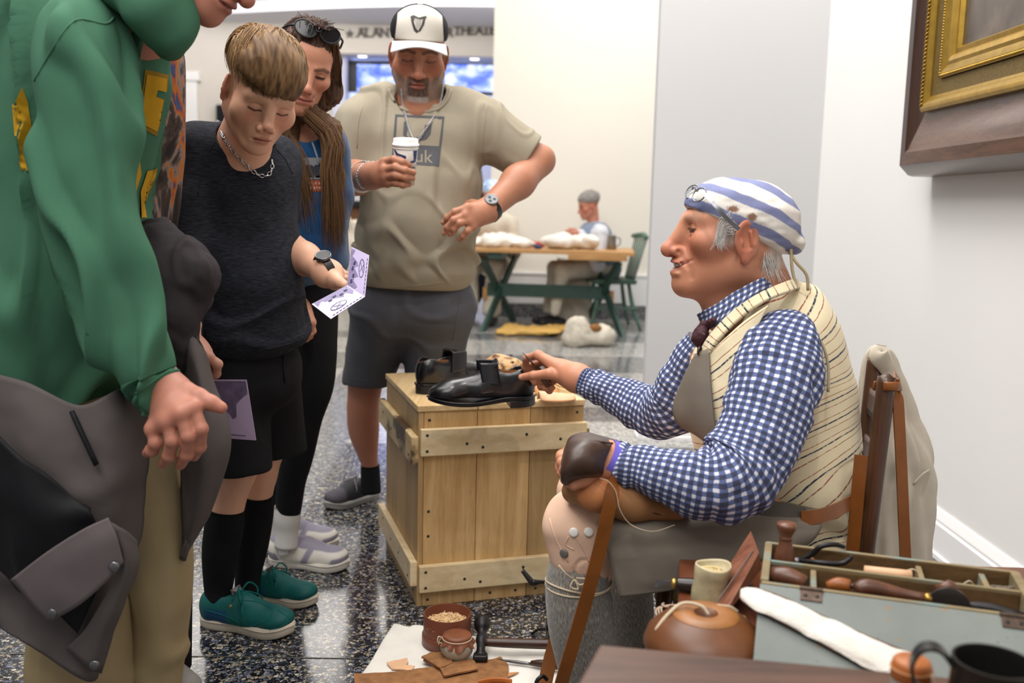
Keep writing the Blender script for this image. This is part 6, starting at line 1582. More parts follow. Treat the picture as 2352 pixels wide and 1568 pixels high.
def disc(name,p,n,r,mat,parent,h=0.003):
 z=unit(n);x=unit(np.cross(z,V3(0.1,0.3,1)));R_=np.stack([x,np.cross(z,x),z],1)
 return MB().lathe([(0,h),(r*0.7,h*1.05),(r*0.92,h*0.8),(r,h*0.3),(r,-h*0.4)],20,R_,p).build(name,mat,parent,True)
M_pearl=plain('white_knee_button','#e6e2dc',0.25,bump=0)
def onbreech(px,py):
 h=surf_hit(br_o,CAMP,ray(px,py));return h if h else(P(px,py,1.66),V3(0,-1,0))
for x,y,m in((1318,1222,M_pearl),(1352,1221,M_pearl),(1296,1270,plain('grey_button','#6b665f',0.4,bump=0))):
 p,n=onbreech(x,y);disc('button',p+n*0.001,n,0.0085,m,br_o)
kb=[onbreech(x,y)[0]+V3(0,-0.0015,0)for x,y in((1282,1285),(1300,1308),(1340,1300),(1380,1296))]
for path in(((1306,1232),(1300,1250),(1318,1262)),((1322,1232),(1340,1262),(1352,1290)),((1262,1190),(1278,1240),(1305,1290))):
 outline_on(br_o,path,0.0013,'seam',M_breech,br_o,0,6)
for nm,rows in(('near',[(1334,1268,1.71,66,1.0),(1330,1310,1.71,75,1.0),(1328,1360,1.71,79,1.0),(1334,1430,1.715,80,1.0),(1342,1510,1.72,70,1.0),(1348,1600,1.725,56,1.0),(1352,1700,1.73,43,1.0),(1352,1760,1.73,42,1.0)]),('far',[(1400,1190,1.95,60,1),(1420,1260,1.95,66,1),(1434,1340,1.95,66,1.0),(1446,1420,1.955,60,1.0),(1456,1500,1.96,50,1.0),(1462,1590,1.965,42,1.0),(1464,1640,1.965,42,1.0)])):
 v,F,U=loft(prings(rows),48,6,fold=lambda t,th,V:0.0015*fbm(V*40,2)+0.0006*np.sin(th*44));mesh_obj('stocking',v,F,M_stock,cob,fuv=U)
 e=prings(rows)[-1][0];ft=V3(e[0],e[1],0.0)
 v,f=solid_outline(footline(0.27,0.095),0.001,0.02,0.002);mesh_obj('shoe',v*V3(-1,1,1)+ft+V3(0.07,0,0),f,M_solebk,cob,True);so=cob.children[-1]
 q=SDF();q.cone(ft+V3(0.03,0,0.045),ft+V3(-0.12,0,0.038),0.038,0.036,0.02).ell(ft+V3(-0.15,0,0.032),(0.045,0.04,0.028),None,0.02).cone(ft+V3(0.02,0,0.05),ft+V3(0.01,0,0.09),0.042,0.046,0.02)
 v,F=q.mesh(0.005,smooth=1);v[:,2]=np.maximum(v[:,2],0.021);mesh_obj('shoe_upper',v,F,M_strapbk,so)
gc=P(1329,1332,1.71);gr=0.0615
mb=MB().tube([gc+V3(gr*math.cos(a),gr*math.sin(a),0.004*math.sin(a*2))for a in np.linspace(0,6.283,40)],0.0018,6).tube([gc+V3(gr*math.cos(a),gr*math.sin(a),-0.006+0.003*math.sin(a+1))for a in np.linspace(0,6.283,40)],0.0018,6)
k=P(1318,1330,1.645);mb.tube([k,k+V3(-0.015,-0.004,0.012),k+V3(-0.028,0,0.026)],0.0017,6,sub=4).tube([k,k+V3(0.012,-0.006,-0.008),k+V3(0.024,-0.004,0.002),k+V3(0.004,-0.004,0.004)],0.0018,6,sub=4).tube([k,k+V3(-0.006,-0.005,-0.012),k+V3(0.008,-0.005,-0.016),k+V3(0.003,-0.003,0)],0.0018,6,sub=4)
tag(mb.build('garter_cord',M_cord,cob,True))
# leather hand guard and wrist band
gd=pp([[(1418,1014,1.70),(1385,1006,1.71),(1345,998,1.715),(1312,1006,1.705),(1300,1030,1.70)],[(1400,1028,1.635),(1378,1016,1.63),(1342,1012,1.62),(1310,1026,1.62),(1294,1058,1.625)],[(1384,1058,1.615),(1365,1050,1.595),(1335,1048,1.585),(1308,1060,1.585),(1292,1082,1.595)],[(1382,1086,1.615),(1362,1086,1.595),(1332,1086,1.585),(1306,1090,1.585),(1290,1102,1.595)],[(1380,1092,1.64),(1360,1096,1.63),(1332,1098,1.62),(1308,1106,1.61),(1295,1112,1.61)]])
v,F,U=patch(gd,8,8,0.0035,lambda b:0.0025*fbm(b*28,2,3));hg_=mesh_obj('hand_guard',v,F,plain('dark_brown_guard_leather','#3d2a22',0.38,var=0.2,vs=30,bump=0.2,bs=260),cob)
MB().tube([P(1408,1018,1.63),P(1378,1014,1.625),P(1345,1012,1.617),P(1314,1022,1.617)],0.0018,6,sub=5).build('seam',M_dkwood,hg_,True)
wa=unit(P(1450,1072,1.665)-P(1395,1060,1.66));c=P(1400,1058,1.655);x1=unit(np.cross(wa,V3(0,1,0)));x2=np.cross(wa,x1)
rg=[c+0.0345*(math.cos(a)*(x1*1.04+wa*0.25)+math.sin(a)*x2)for a in np.linspace(0,6.283,36)]
band('wrist_band',None,rg,0.019,0.0012,plain('violet_wristband','#6f63cf',0.5,bump=0.05),None,parent=cob)
bo=cob.children[-1]
# work on his lap: unfinished tan shoe on the knee under the stirrup strap
lapshoe=thing('lap_shoe','unfinished tan leather shoe resting sole-out on the cobbler\'s knees','shoe',P(1440,1185,1.66))
q=SDF();q.cone(P(1368,1132,1.635),P(1450,1150,1.655),0.034,0.034,0.02).cone(P(1450,1152,1.655),P(1555,1172,1.665),0.031,0.020,0.02).ell(P(1336,1125,1.655),(0.030,0.035,0.026),None,0.012)
q.cone(P(1318,1128,1.67),P(1345,1105,1.68),0.022,0.022,0.01)
v,F=q.mesh(0.0026,smooth=1);d=np.linalg.norm(v-P(1376,1132,1.61),axis=1)
cc=mixc(np.tile(V3(H('#9b6f49')[:3]),(len(v),1)),ss(0.041,0.038,d),'#b9774a')*(1+0.14*fbm(v*40,3))[:,None];mesh_obj('shoe_body',v,F,vcol('lap_shoe_leather',0.6,0.3,300),lapshoe,True,col=cc)
MB().tube([P(1428,1165,1.622),P(1470,1170,1.625),P(1520,1182,1.64),P(1556,1190,1.652)],0.0018,6,sub=5).build('stitch_line',M_dkwood,lapshoe,True)
MB().tube([P(1378,1098,1.605),P(1398,1106,1.60),P(1415,1130,1.60),P(1424,1170,1.60),P(1450,1205,1.605),P(1500,1220,1.605),P(1550,1205,1.61)],0.0008,5,sub=8).build('waxed_thread',M_cord,lapshoe,True)
ss_=thing('stirrup_strap','long russet leather stirrup strap running from the lap shoe down to the foot','strap',P(1290,1600,1.62))
band('strap_front',None,[P(1425,1094,1.66),P(1412,1110,1.615),P(1402,1150,1.600),P(1385,1230,1.598),P(1362,1320,1.60),P(1328,1440,1.605),P(1292,1560,1.61),P(1268,1650,1.63),P(1258,1720,1.66)],34*mpp(1.61),0.003,M_strap,(0.25,-1,0.05),parent=ss_)
band('strap_back',None,[P(1292,1400,1.80),P(1276,1470,1.80),P(1258,1540,1.79),P(1246,1610,1.77),P(1244,1690,1.74)],34*mpp(1.8),0.003,M_strap,(-0.4,-1,0),parent=ss_)
MB().tube([P(1256,1560,1.765),P(1246,1552,1.755),P(1232,1566,1.75),P(1240,1585,1.75),P(1262,1580,1.755)],0.004,6,sub=3).build('buckle',M_iron,ss_,True)
awl=thing('sewing_awl','thin awl with short brown handle gripped in the cobbler\'s far hand','awl',P(1226,838,2.36))
MB().tube([P(1200,808,2.30),P(1212,822,2.30),P(1226,838,2.31)],[0.0012,0.002,0.0024],6).build('needle',M_iron2,awl,True)
MB().tube([P(1223,836,2.33),P(1236,850,2.35),P(1256,876,2.385),P(1272,893,2.395)],[0.004,0.008,0.010,0.006],12,sub=3).build('handle',M_walnut,awl,True)
# ================================================================== THE VISITORS
def sneaker(parent,heel,toe,mats,sc_h=1.0,name='shoe',lace=None,hi=0.0):
 """low sneaker: outsole, upper with rand and tongue, eyelets and laces; heel/toe are floor points"""
 d=V3(toe)-V3(heel);d[2]=0;L=np.linalg.norm(d);xd=d/L;zd=V3(0,0,1);M=np.stack([xd,np.cross(zd,xd),zd],1);o=V3(heel);Wd=L*0.37;k=L/0.29
 spr=lambda x:0.012*k*np.clip((x/L-0.72)/0.28,0,1)**2
 q=SDF();zb=0.026*k
 P_=lambda x,y,z:V3(x*k,y*k,zb+z*k)
 q.ell(P_(0.248,0.003,0.012),np.array((0.040,0.044,0.030))*k,None,0.02).cone(P_(0.215,0.003,0.014),P_(0.15,0.002,0.036),0.040*k,0.038*k,0.03)
 q.cone(P_(0.17,0.018,0.012),P_(0.05,0.008,0.016),0.026*k,0.030*k,0.02).cone(P_(0.17,-0.016,0.012),P_(0.05,-0.008,0.016),0.026*k,0.030*k,0.02)
 q.ell(P_(0.045,0,0.030),np.array((0.043,0.037,0.050))*k,None,0.015).cone(P_(0.05,0,0.042),P_(0.13,0,0.050),0.034*k,0.030*k,0.02).cone(P_(0.125,0,0.062),P_(0.185,0,0.040),0.016*k,0.020*k,0.012)
 q.ell(P_(0.066,0,0.095),np.array((0.042,0.0275,0.046))*k,None,0.006,-1)
 q.box(P_(0.15,0,-0.046),np.array((0.25,0.1,0.040))*k,None,0.001,0.003,-1)
 v,F=q.mesh(0.0030,smooth=1);L0=v/k-V3(0,0,0.026);c=mats['paint'](L0);v[:,2]+=spr(v[:,0])
 up_o=mesh_obj(name,place(v,M,o),F,mats['upper'],parent,True,col=c)
 v,f=solid_outline(footline(L+0.004,Wd),0.001,zb+0.004*k,0.003*k,spr);mesh_obj('outsole',place(v,M,o),f,mats['sole'],up_o);autosmooth(up_o.children[-1],50)
 mb=MB().tube([(x,y,zb-0.002+float(spr(np.array(x))))for x,y in footline(L+0.006,Wd+0.002)],0.0013,5);mesh_obj('sole_seam',place(np.concatenate(mb.v),M,o),mb.f,mats['sole'],up_o)
 if lace:
  mb=MB()
  for i in range(5):
   t=i/4;x=0.125+0.075*t;z=0.074-0.030*t
   mb.tube([P_(x-0.006,-0.028-0.004*t,z-0.010),P_(x,-0.013,z+0.007),P_(x+0.004,0.013,z+0.007),P_(x+0.01,0.028+0.004*t,z-0.010)],0.0028*k,5,sub=3)
  b=P_(0.128,0,0.080)
  for s_ in(-1,1):
   mb.tube([b,b+V3(0.012,s_*0.024,0.022)*k,b+V3(0.026,s_*0.044,0.002)*k,b+V3(0.028,s_*0.036,-0.018)*k,b+V3(0.004,s_*0.006,-0.002)*k],0.0028*k,5,sub=5)
   mb.tube([b,b+V3(0.02,s_*0.018,-0.002)*k,b+V3(0.036,s_*0.05,-0.026)*k,b+V3(0.038,s_*0.054,-0.042)*k],0.0024*k,5,sub=4)
  tag(mesh_obj('laces',place(np.concatenate(mb.v),M,o),mb.f,lace,up_o,True),kind='stuff')
 return up_o,(lambda x,y,z:place(np.array([P_(x,y,z)]),M,o)[0])
def watch(parent,c,n,axis,r,strap,w=0.018,face='#8d8f94'):
 ax=unit(axis);x1=unit(np.cross(ax,n));x2=unit(np.cross(x1,ax))
 rg=[c+r*(math.cos(a)*x2+math.sin(a)*x1)for a in np.linspace(0,6.283,30)];band('watch',None,rg,w,0.0028,strap,None,parent=parent);o=[q for q in parent.children if q.name.startswith('watch')][-1]
 R_=np.stack([x1,ax,x2],1)
 if np.linalg.det(R_)<0:R_[:,0]*=-1
 p=c+x2*(r+0.001)
 MB().lathe([(0,0.002),(w*0.82,0.002),(w*0.85,0.006),(w*1.0,0.007),(w*1.05,0.004),(w*1.02,0.0)],28,R_,p).build('watch_case',M_steel,o,True)
 MB().lathe([(0,0.0062),(w*0.84,0.0062),(w*0.84,0.003)],24,R_,p).build('dial',plain('watch_dial',face,0.2,0.3,bump=0),o)
 if face=='#8d8f94':
  for dx,dy in((0.35,0.3),(-0.4,0.1),(0.1,-0.42)):MB().lathe([(0,0.0068),(w*0.26,0.0068),(w*0.27,0.0062)],14,R_,p+x1*w*dx+ax*w*dy).build('subdial',M_black,o)
def tapered(rows,ratio=1.0,n=48,sub=6,fold=None):return loft(prings(rows,ratio),n,sub,fold=fold)

# ---------------------------------------------------------------- man in the white cap
man=thing('person','bearded man in white cap and khaki tee holding a coffee cup, hand on hip','person',onfloor(930,1150))
B=Body('#b07b61')
MO=dict(smile=-0.5,beard=1,jaw=1.10,full=0.004,nose=1.05,tip=0.002,brow=0.001,cap_hair='#6b5a50',browc='#4a362c',flush='#a8523f',lip='#9a5348',ear=1.05)
mR=frame((0.10,-0.93,-0.33),(0.02,0,1));mSC=1.07;mO=P(962,134,2.95)-mR@V3(0,0.082,0)*mSC
B.head(MO,mO,mR,mSC,[(mO+mR@V3(0,-0.035,-0.05)*mSC,P(966,262,3.10),0.068,0.080),(mO+mR@V3(0,0.03,-0.085)*mSC,P(966,255,3.04),0.045,0.06)],0.0024)
q=SDF();q.cone(P(800,300,3.08),P(782,412,3.04),0.050,0.050,0.03).cone(P(784,408,3.05),P(818,408,2.84),0.052,0.046,0.03).cone(P(815,408,2.85),P(852,404,2.73),0.046,0.035,0.03)
wr=P(856,404,2.72);Yc=2.665
kn=[P(884,372,Yc),P(884,389,Yc-0.012),P(886,405,Yc-0.010),P(890,420,Yc)]
fg=[[P(905,366,Yc-0.034),P(924,372,Yc-0.044),P(940,379,Yc-0.034)],[P(908,384,Yc-0.044),P(930,391,Yc-0.05),P(950,396,Yc-0.034)],[P(908,402,Yc-0.042),P(930,407,Yc-0.046),P(948,409,Yc-0.030)],[P(910,420,Yc-0.028),P(926,424,Yc-0.034),P(940,423,Yc-0.022)]]
make_hand(wr,0.036,kn,fg,[P(872,392,Yc+0.03),P(892,374,Yc+0.055),P(915,362,Yc+0.062)],0.0098,q);B.hand(q,[f[2]for f in fg],kn,0.0027)
q=SDF();q.cone(P(1165,330,3.10),P(1238,366,3.12),0.050,0.044,0.03).cone(P(1240,370,3.12),P(1190,418,3.03),0.046,0.049,0.03).cone(P(1190,418,3.03),P(1125,478,2.94),0.049,0.036,0.03)
wr=P(1118,484,2.93);Yq=2.875
kn=[P(1073,476,Yq),P(1068,494,Yq-0.008),P(1075,508,Yq-0.008),P(1086,520,Yq)]
fg=[[P(1045,486,Yq-0.01),P(1028,500,Yq),P(1018,511,Yq+0.01)],[P(1042,505,Yq-0.022),P(1028,522,Yq-0.012),P(1020,536,Yq)],[P(1056,512,Yq-0.022),P(1043,526,Yq-0.014),P(1034,538,Yq)],[P(1074,530,Yq-0.014),P(1064,542,Yq-0.006),P(1056,549,Yq+0.006)]]
make_hand(wr,0.038,kn,fg,[P(1108,472,Yq+0.06),P(1085,468,Yq+0.10),P(1065,470,Yq+0.13)],0.0098,q);B.hand(q,[f[2]for f in fg],kn,0.0027,[(f[2],(-0.001,-0.0085,0.003))for f in fg])
# legs
for rows in([(848,800,3.28,55),(838,890,3.30,40),(834,940,3.32,38),(836,990,3.35,36),(844,1040,3.37,25),(850,1072,3.38,19),(851,1110,3.38,20)],[(985,800,3.22,62),(990,900,3.22,42),(990,960,3.23,41),(990,1040,3.24,34),(990,1130,3.26,22),(990,1165,3.27,22)]):
 v,F,U=loft(prings(rows),32,6);F=[list(x)+[x[-1]]*(4-len(x))for x in F];B.add(v,np.array(F),np.tile(V3(H('#a8735c')[:3]),(len(v),1))*(1+0.08*fbm(v*30,3))[:,None])
B.core([(P(966,250,3.07),P(962,330,3.1),.06,.10),(P(962,330,3.1),P(950,690,3.12),.11,.12),(P(930,275,3.1),P(798,305,3.08),.06,.045),(P(1000,275,3.1),P(1165,335,3.1),.06,.045),(P(930,700,3.13),P(848,805,3.28),.10,.06),(P(970,700,3.13),P(985,805,3.22),.10,.06)])
man_b=B.build(man)
M_tee=fabric('khaki_cotton','#9d9482',0.9,0.05,1200,0.25,vs=7)
q=SDF();k=0.05
q.cone(P(880,252,3.10),P(1050,250,3.10),0.070,0.070,k)
q.cone(P(868,268,3.10),P(835,285,3.09),0.085,0.075,0.04).cone(P(1066,268,3.10),P(1100,285,3.11),0.085,0.078,0.04)
for x,y,Y_,rx,ry,rz in((965,320,3.09,.215,.135,.12),(962,420,3.08,.205,.155,.14),(957,520,3.08,.198,.180,.16),(955,600,3.10,.196,.170,.13)):q.ell(P(x,y,Y_),(rx,ry,rz),None,k)
q.cone(P(832,290,3.09),P(800,372,3.06),0.088,0.082,0.04).cone(P(1105,290,3.11),P(1212,362,3.12),0.092,0.082,0.04)
q.box(P(955,620,3.10),(0.192,0.150,0.085),None,0.12,0.04)
q.cone(P(966,190,3.055),P(966,240,3.075),0.072,0.084,0.006,-1)
q.box(P(955,655,3.10)+V3(0,0,-0.095),(0.4,0.4,0.09),rotm('Y',1.5),0.002,0.006,-1)
a_=unit(P(1206,358,3.12)-P(1105,290,3.11));Rs=np.stack([a_,unit(np.cross(a_,V3(0,1,0))),V3(0,1,0)],1);q.box(P(1214,362,3.12)+a_*0.1,(0.1,0.2,0.12),Rs,0.002,0.004,-1)
q.box(P(762,386,3.06)-V3(0,0,0.12),(0.087,0.25,0.12),None,0.002,0.004,-1)
v,F=q.mesh(0.0048,smooth=2);n_=vnormals(v,F)
z=v[:,2];zh=P(955,480,3)[2]
d=0.009*fbm(v*V3(10,10,6),3,4)+0.018*ss(0.62,1.0,ridge(np.column_stack([v[:,0]*8+v[:,2]*7,v[:,1]*5,v[:,2]*4-v[:,0]*3]),12))*ss(zh+0.1,zh-0.12,z)+0.012*ss(0.6,1.0,ridge(v*V3(11,11,3),15))*ss(zh-0.1,zh+0.1,z)
zb_=v[:,2].min();v=v+n_*((d-0.004)*ss(zb_+0.015,zb_+0.09,z)*(0.25+0.75*ss(0.20,0.30,np.hypot(v[:,0]-P(1212,362,3.12)[0],v[:,2]-P(1212,362,3.12)[2]))))[:,None]
tee=mesh_obj('tee_shirt',v,F,M_tee,man,fuv=v[:,[0,2]])
cn=[P(966+66*math.sin(a)*1.05,232-24*math.cos(a)*-1-14,3.06)for a in np.linspace(-1.7,1.7,3)]
outline_on(tee,[(893,205),(905,232),(930,252),(966,258),(1002,252),(1026,232),(1036,205)],0.006,'collar_rib',M_tee,tee,0,4)
outline_on(tee,[(822,650),(850,660),(920,658),(1000,650),(1085,634)],0.0015,'hem_stitch',M_tee,tee,0,4)
outline_on(tee,[(1118,240),(1112,290),(1108,340),(1115,385)],0.002,'sleeve_seam',M_tee,tee,0,4);outline_on(tee,[(832,242),(822,290),(820,340)],0.002,'sleeve_seam',M_tee,tee,0,4)
# chest print: outlined square, cup-shaped letter above a dark bar with light letters
M_print=fabric('slate_print','#5c5d62',0.9,0.1,1200,0.2)
def pxplace(o=None):return lambda x,y:(CAMP,ray(x,y))
def quadpx(a,b,c,d):return[a,b,c,d]
pr=[quadpx((908,263),(1021,268),(1020,273),(908,268)),quadpx((908,263),(913,263),(905,372),(899,372)),quadpx((1016,268),(1021,268),(1008,382),(1003,382))]
bar=quadpx((903,330),(1012,336),(1008,382),(899,374));U_=[[(928,280),(938,280),(934,312),(926,310)],[(976,288),(992,284),(989,308),(979,320),(962,324),(962,314),(972,310)],[(926,310),(934,312),(946,318),(962,314),(962,324),(940,324)]]
decal('chest_print',pr+[bar]+U_,tee,pxplace(),M_print,tee,0.0012,9)
uk=[[(952+x*0.92,372-y*0.92+x*0.06)for x,y in p]for p in text_polys('uk',46)]
decal('print_letters',uk,tee,pxplace(),M_tee,tee,0.0022,9)
# shorts, socks, shoes
M_short=fabric('slate_shorts_cotton','#55565d',0.85,0.06,1100,0.25)
q=SDF();q.box(P(950,690,3.12),(0.190,0.125,0.12),None,0.11,0.03);q.cone(P(880,720,3.14),P(842,880,3.29),0.105,0.082,0.05).cone(P(1010,720,3.13),P(990,890,3.21),0.105,0.092,0.05)
q.box(P(900,886,3.25)-V3(0,0,0.1),(0.4,0.4,0.1),rotm('Y',0),0.002,0.004,-1)
v,F=q.mesh(0.006,smooth=2);v=disp_normal(v,F,0.007*fbm(v*V3(9,9,5),3,3)+0.005*ss(0.5,0.95,ridge(v*V3(8,8,6),22)));shorts=mesh_obj('shorts',v,F,M_short,man,fuv=v[:,[0,2]])
outline_on(shorts,[(790,868),(840,874),(890,876)],0.0015,'hem_stitch',M_short,shorts,0,3);outline_on(shorts,[(1062,660),(1050,720),(1040,780)],0.0018,'pocket_seam',M_short,shorts,0,3)
M_blackknit=fabric('black_sock_knit','#141417',0.95,0.1,700,0.4)
v,F,U=tapered([(850,1068,3.38,22),(851,1095,3.38,23),(852,1130,3.38,24)]);mesh_obj('sock',v,F,M_blackknit,man,fuv=U)
M_soleg=plain('grey_foam_sole','#8d8a86',0.6,bump=0.2,bs=90)
def manpaint(L):
 c=np.tile(V3(H('#2b2a2d')[:3]),(len(L),1));c=mixc(c,ss(0.19,0.23,L[:,0])*0.6,'#57515a');return c*(1+0.15*fbm(L*70,2))[:,None]
SM=dict(upper=vcol('dark_mesh_upper',0.7,0.5,900),sole=M_soleg,paint=manpaint);M_lg=fabric('grey_lace','#77757c',0.8)
sneaker(man,onfloor(868,1138),onfloor(748,1172),SM,lace=M_lg);sneaker(man,onfloor(995,1175)*V3(1,1,0),onfloor(960,1240)*V3(1,1,0)+V3(0,0.01,0),SM,lace=M_lg)
# cap
q=SDF();cm=lambda x,y,z:mO+mR@(V3(x,y,z)*mSC)
M_capw=vcol('cap_cloth',0.85,0.35,800,0.2)
q.ell(cm(0,-0.012,0.060),np.array((0.083,0.102,0.072))*mSC,mR,0.01).ell(cm(0,0.046,0.072),np.array((0.064,0.046,0.058))*mSC,mR,0.03)
q.box(cm(0,0,-0.066),np.array((0.2,0.2,0.1))*mSC,mR@rotm('X',8),0.004,0.006,-1)
v,F=q.mesh(0.0032,smooth=1);L=((v-mO)@mR)/mSC
sidew=0.066-0.10*np.maximum(0,L[:,2]-0.05);c=mixc(np.tile(V3(H('#d9d3c8')[:3]),(len(v),1)),np.maximum(ss(0,0.003,np.abs(L[:,0])-sidew),ss(0.0,-0.004,L[:,1]-0.01)),'#17171a')
cap=mesh_obj('cap',v,F,M_capw,man,True,col=c)
def brim(u,w):
 a=(u-0.5)*2.5;r0=0.079;x=r0*np.sin(a)*(1+0.06*w);y=0.034+0.060*np.cos(a)+w*0.062*np.cos(a*0.62)-0.0
 z=0.050-0.004*w-0.034*np.sin(a)**2*(0.4+0.6*w)
 return(np.stack([x,y,z],-1)*mSC)@mR.T+mO
v,F,_=sheet(brim,32,12,0.004);mesh_obj('brim',v,F,M_trim,cap)
mesh_obj('cap_button',*(lambda r:(r[0]*1.0+cm(0,-0.005,0.131),r[1]))(lathe([(0,0.006),(0.006,0.005),(0.008,0)],12)),M_trim,cap)
hb=[(945,42),(952,36),(962,40),(970,42),(978,38),(979,46),(974,58),(966,72),(958,75),(952,68),(946,52)]
decal('harp_emblem',[[(943,38),(950,35),(953,40),(950,50),(956,66),(962,72),(957,76),(951,70),(946,54)],[(950,35),(962,41),(978,37),(980,41),(965,45),(953,41)],[(972,43),(977,42),(974,56),(966,71),(960,74),(962,68),(968,58)]],cap,pxplace(),plain('dark_thread','#3a3836',0.6),cap,0.0015,6)
decal('harp_strings',[[(954+i*4,43),(955.2+i*4,43),(958.5+i*2.2,66-i*2),(957.5+i*2.2,66-i*2)]for i in range(4)],cap,pxplace(),plain('grey_thread','#8c8a86',0.6),cap,0.0015,6)
chain_links('neck_chain',[front((tee,man_b),x,y)for x,y in((922,205),(926,240),(933,275),(942,305),(948,318))],0.0026,60,M_silver,man)
chain_links('neck_chain',[front((tee,man_b),x,y)for x,y in((1018,195),(1010,235),(992,275),(972,305),(958,326))],0.0026,70,M_silver,man)
av=unit(P(852,404,2.73)-P(815,408,2.85))
band('wristband',None,[P(833,406,2.79)+0.0435*(math.cos(a)*V3(0,0.3,1)+math.sin(a)*unit(np.cross(av,V3(0,0,1))))for a in np.linspace(0,6.283,30)],0.017,0.0012,M_trim,None,parent=man)
chain_links('bracelet',[P(851,404,2.738)+0.040*(math.cos(a)*V3(0,0.3,1)+math.sin(a)*unit(np.cross(av,V3(0,0,1))))for a in np.linspace(0,6.283,12)],0.002,60,M_silver,man)
watch(man,P(1124,481,2.938),unit(V3(-0.15,-1,0.35)),unit(P(1185,420,3.03)-P(1125,478,2.94)),0.0395,M_black,0.020)
# coffee cup in his right hand
ct=P(932,318,2.655);cb=P(931,424,2.675);cax=unit(ct-cb);CL=np.linalg.norm(ct-cb);cx_=unit(np.cross(cax,V3(0,1,0)));cM=np.stack([cx_,np.cross(cax,cx_),cax],1);r1=30*mpp(2.66);r0=20.5*mpp(2.67)
cup=thing('paper_cup','white paper coffee cup with blue swirl and white lid in the man\'s hand','cup',cb)
tcup=NT('cup_paper');uvc=tcup.coord(attr='fuv');sx=tcup.sep(uvc)
MB().lathe([(0,0.003),(r0*0.96,0.003),(r0,0),(r1*0.93,CL*0.86),(r1*0.9,CL*0.87)],40,cM,cb).build('cup_body',plain('white_paper','#e8e4dd',0.5,var=0.02,bump=0.05),cup,True)
body_=cup.children[-1]
MB().lathe([(r1*0.92,CL*0.83),(r1*1.0,CL*0.845),(r1*1.03,CL*0.87),(r1*1.0,CL*0.89),(r1*0.95,CL*0.90),(r1*0.93,CL*0.98),(r1*0.90,CL*1.0),(r1*0.80,CL*0.995),(r1*0.77,CL*0.95),(0,CL*0.95)],40,cM,cb).build('cup_lid',plain('white_plastic_lid','#efeeec',0.35,bump=0),cup,True)
M_navy=plain('navy_ink','#27336b',0.5,bump=0)
decal('blue_swirl',[[(905,343),(908,343),(914,352),(932,358),(933,363),(928,366),(924,360),(910,356)],[(949,346),(961,345),(958,366),(952,373),(940,376),(940,372),(950,368),(956,358),(956,352)],[(946,384),(957,382),(957,385),(945,387)]],body_,pxplace(),M_navy,cup,0.0008,6)
MB().tube([cM@V3(r1*0.95*math.cos(a),r1*0.95*math.sin(a),CL*0.80)+cb for a in np.linspace(0,6.283,40)],0.0012,5,caps=False).build('sleeve_edge',M_trim,cup,True)
# ---------------------------------------------------------------- boy in the dark tee
boy=thing('person','blond boy in dark heather tee, black shorts and knee socks reading a violet booklet','person',onfloor(600,1440))
B=Body('#dbab90')
BO=dict(fade='#6b4c32',smile=-0.7,full=0.008,jaw=1.0,nose=0.84,brow=-0.002,browc='#b08a62',brow_k=0.35,lip='#b3685c',flush='#c97461',lash='#4a3226',lash_k=1.0,ear=0.95)
bR=frame((0.42,-0.72,-0.55),(0.10,0.05,1));bSC=0.95;bO=P(619,250,2.08)-bR@V3(0,0.083,0)*bSC
bw_=lambda x,y,z:bO+bR@(V3(x,y,z)*bSC)
B.head(BO,bO,bR,bSC,[(bw_(0,-0.03,-0.05),P(560,335,2.24),0.050,0.056),(P(560,335,2.24),P(556,370,2.26),0.056,0.08)],0.0018)
wr=P(748,626,2.17);q=SDF();q.cone(P(660,560,2.34),P(700,594,2.27),0.036,0.036,0.02).cone(P(700,594,2.27),wr,0.036,0.027,0.02)
Yb=2.13;kn=[P(775,640,Yb+0.02),P(772,628,Yb+0.035),P(768,620,Yb+0.05),P(762,618,Yb+0.065)]
fg=[[P(794,640,Yb+0.045),P(806,652,Yb+0.06),P(812,662,Yb+0.06)],[P(790,630,Yb+0.065),P(804,640,Yb+0.08),P(812,650,Yb+0.08)],[P(784,624,Yb+0.08),P(798,632,Yb+0.1),P(806,640,Yb+0.1)],None]
tb_=[P(768,638,Yb),P(780,648,Yb-0.012),P(792,655,Yb-0.016),P(800,659,Yb-0.012)]
make_hand(wr,0.030,kn,fg,tb_,0.0078,q);q.cone(P(768,650,Yb+0.01),wr,0.016,0.02,0.02);B.hand(q,[tb_[3]],kn,0.0022,[(tb_[3],(0.002,-0.0075,0.003))])
v,F,U=loft(prings([(560,1000,2.36,62),(545,1080,2.36,47),(532,1120,2.37,42),(522,1165,2.38,40),(512,1230,2.38,39),(504,1330,2.38,30),(502,1395,2.37,24)]),32,6);F=[list(x)+[x[-1]]*(4-len(x))for x in F];B.add(v,np.array(F))
v,F,U=loft(prings([(625,960,2.47,56),(606,1050,2.47,42),(600,1090,2.48,38),(592,1130,2.49,36),(586,1200,2.5,38),(572,1290,2.5,31),(566,1370,2.5,24)]),32,6);F=[list(x)+[x[-1]]*(4-len(x))for x in F];B.add(v,np.array(F))
q=SDF();wr=P(424,706,2.10);q.cone(P(438,560,2.18),wr,0.038,0.026,0.02);kn=[P(440-8*i,756,2.06+0.014*i)for i in range(4)]
make_hand(wr,0.028,kn,[[k+V3(0.002,-0.004,-0.030),k+V3(-0.004,0.004,-0.052),k+V3(-0.012,0.014,-0.062)]for k in kn],[P(438,722,2.06),P(450,745,2.05),P(452,770,2.05)],0.0078,q);B.hand(q,[],kn,0.003)
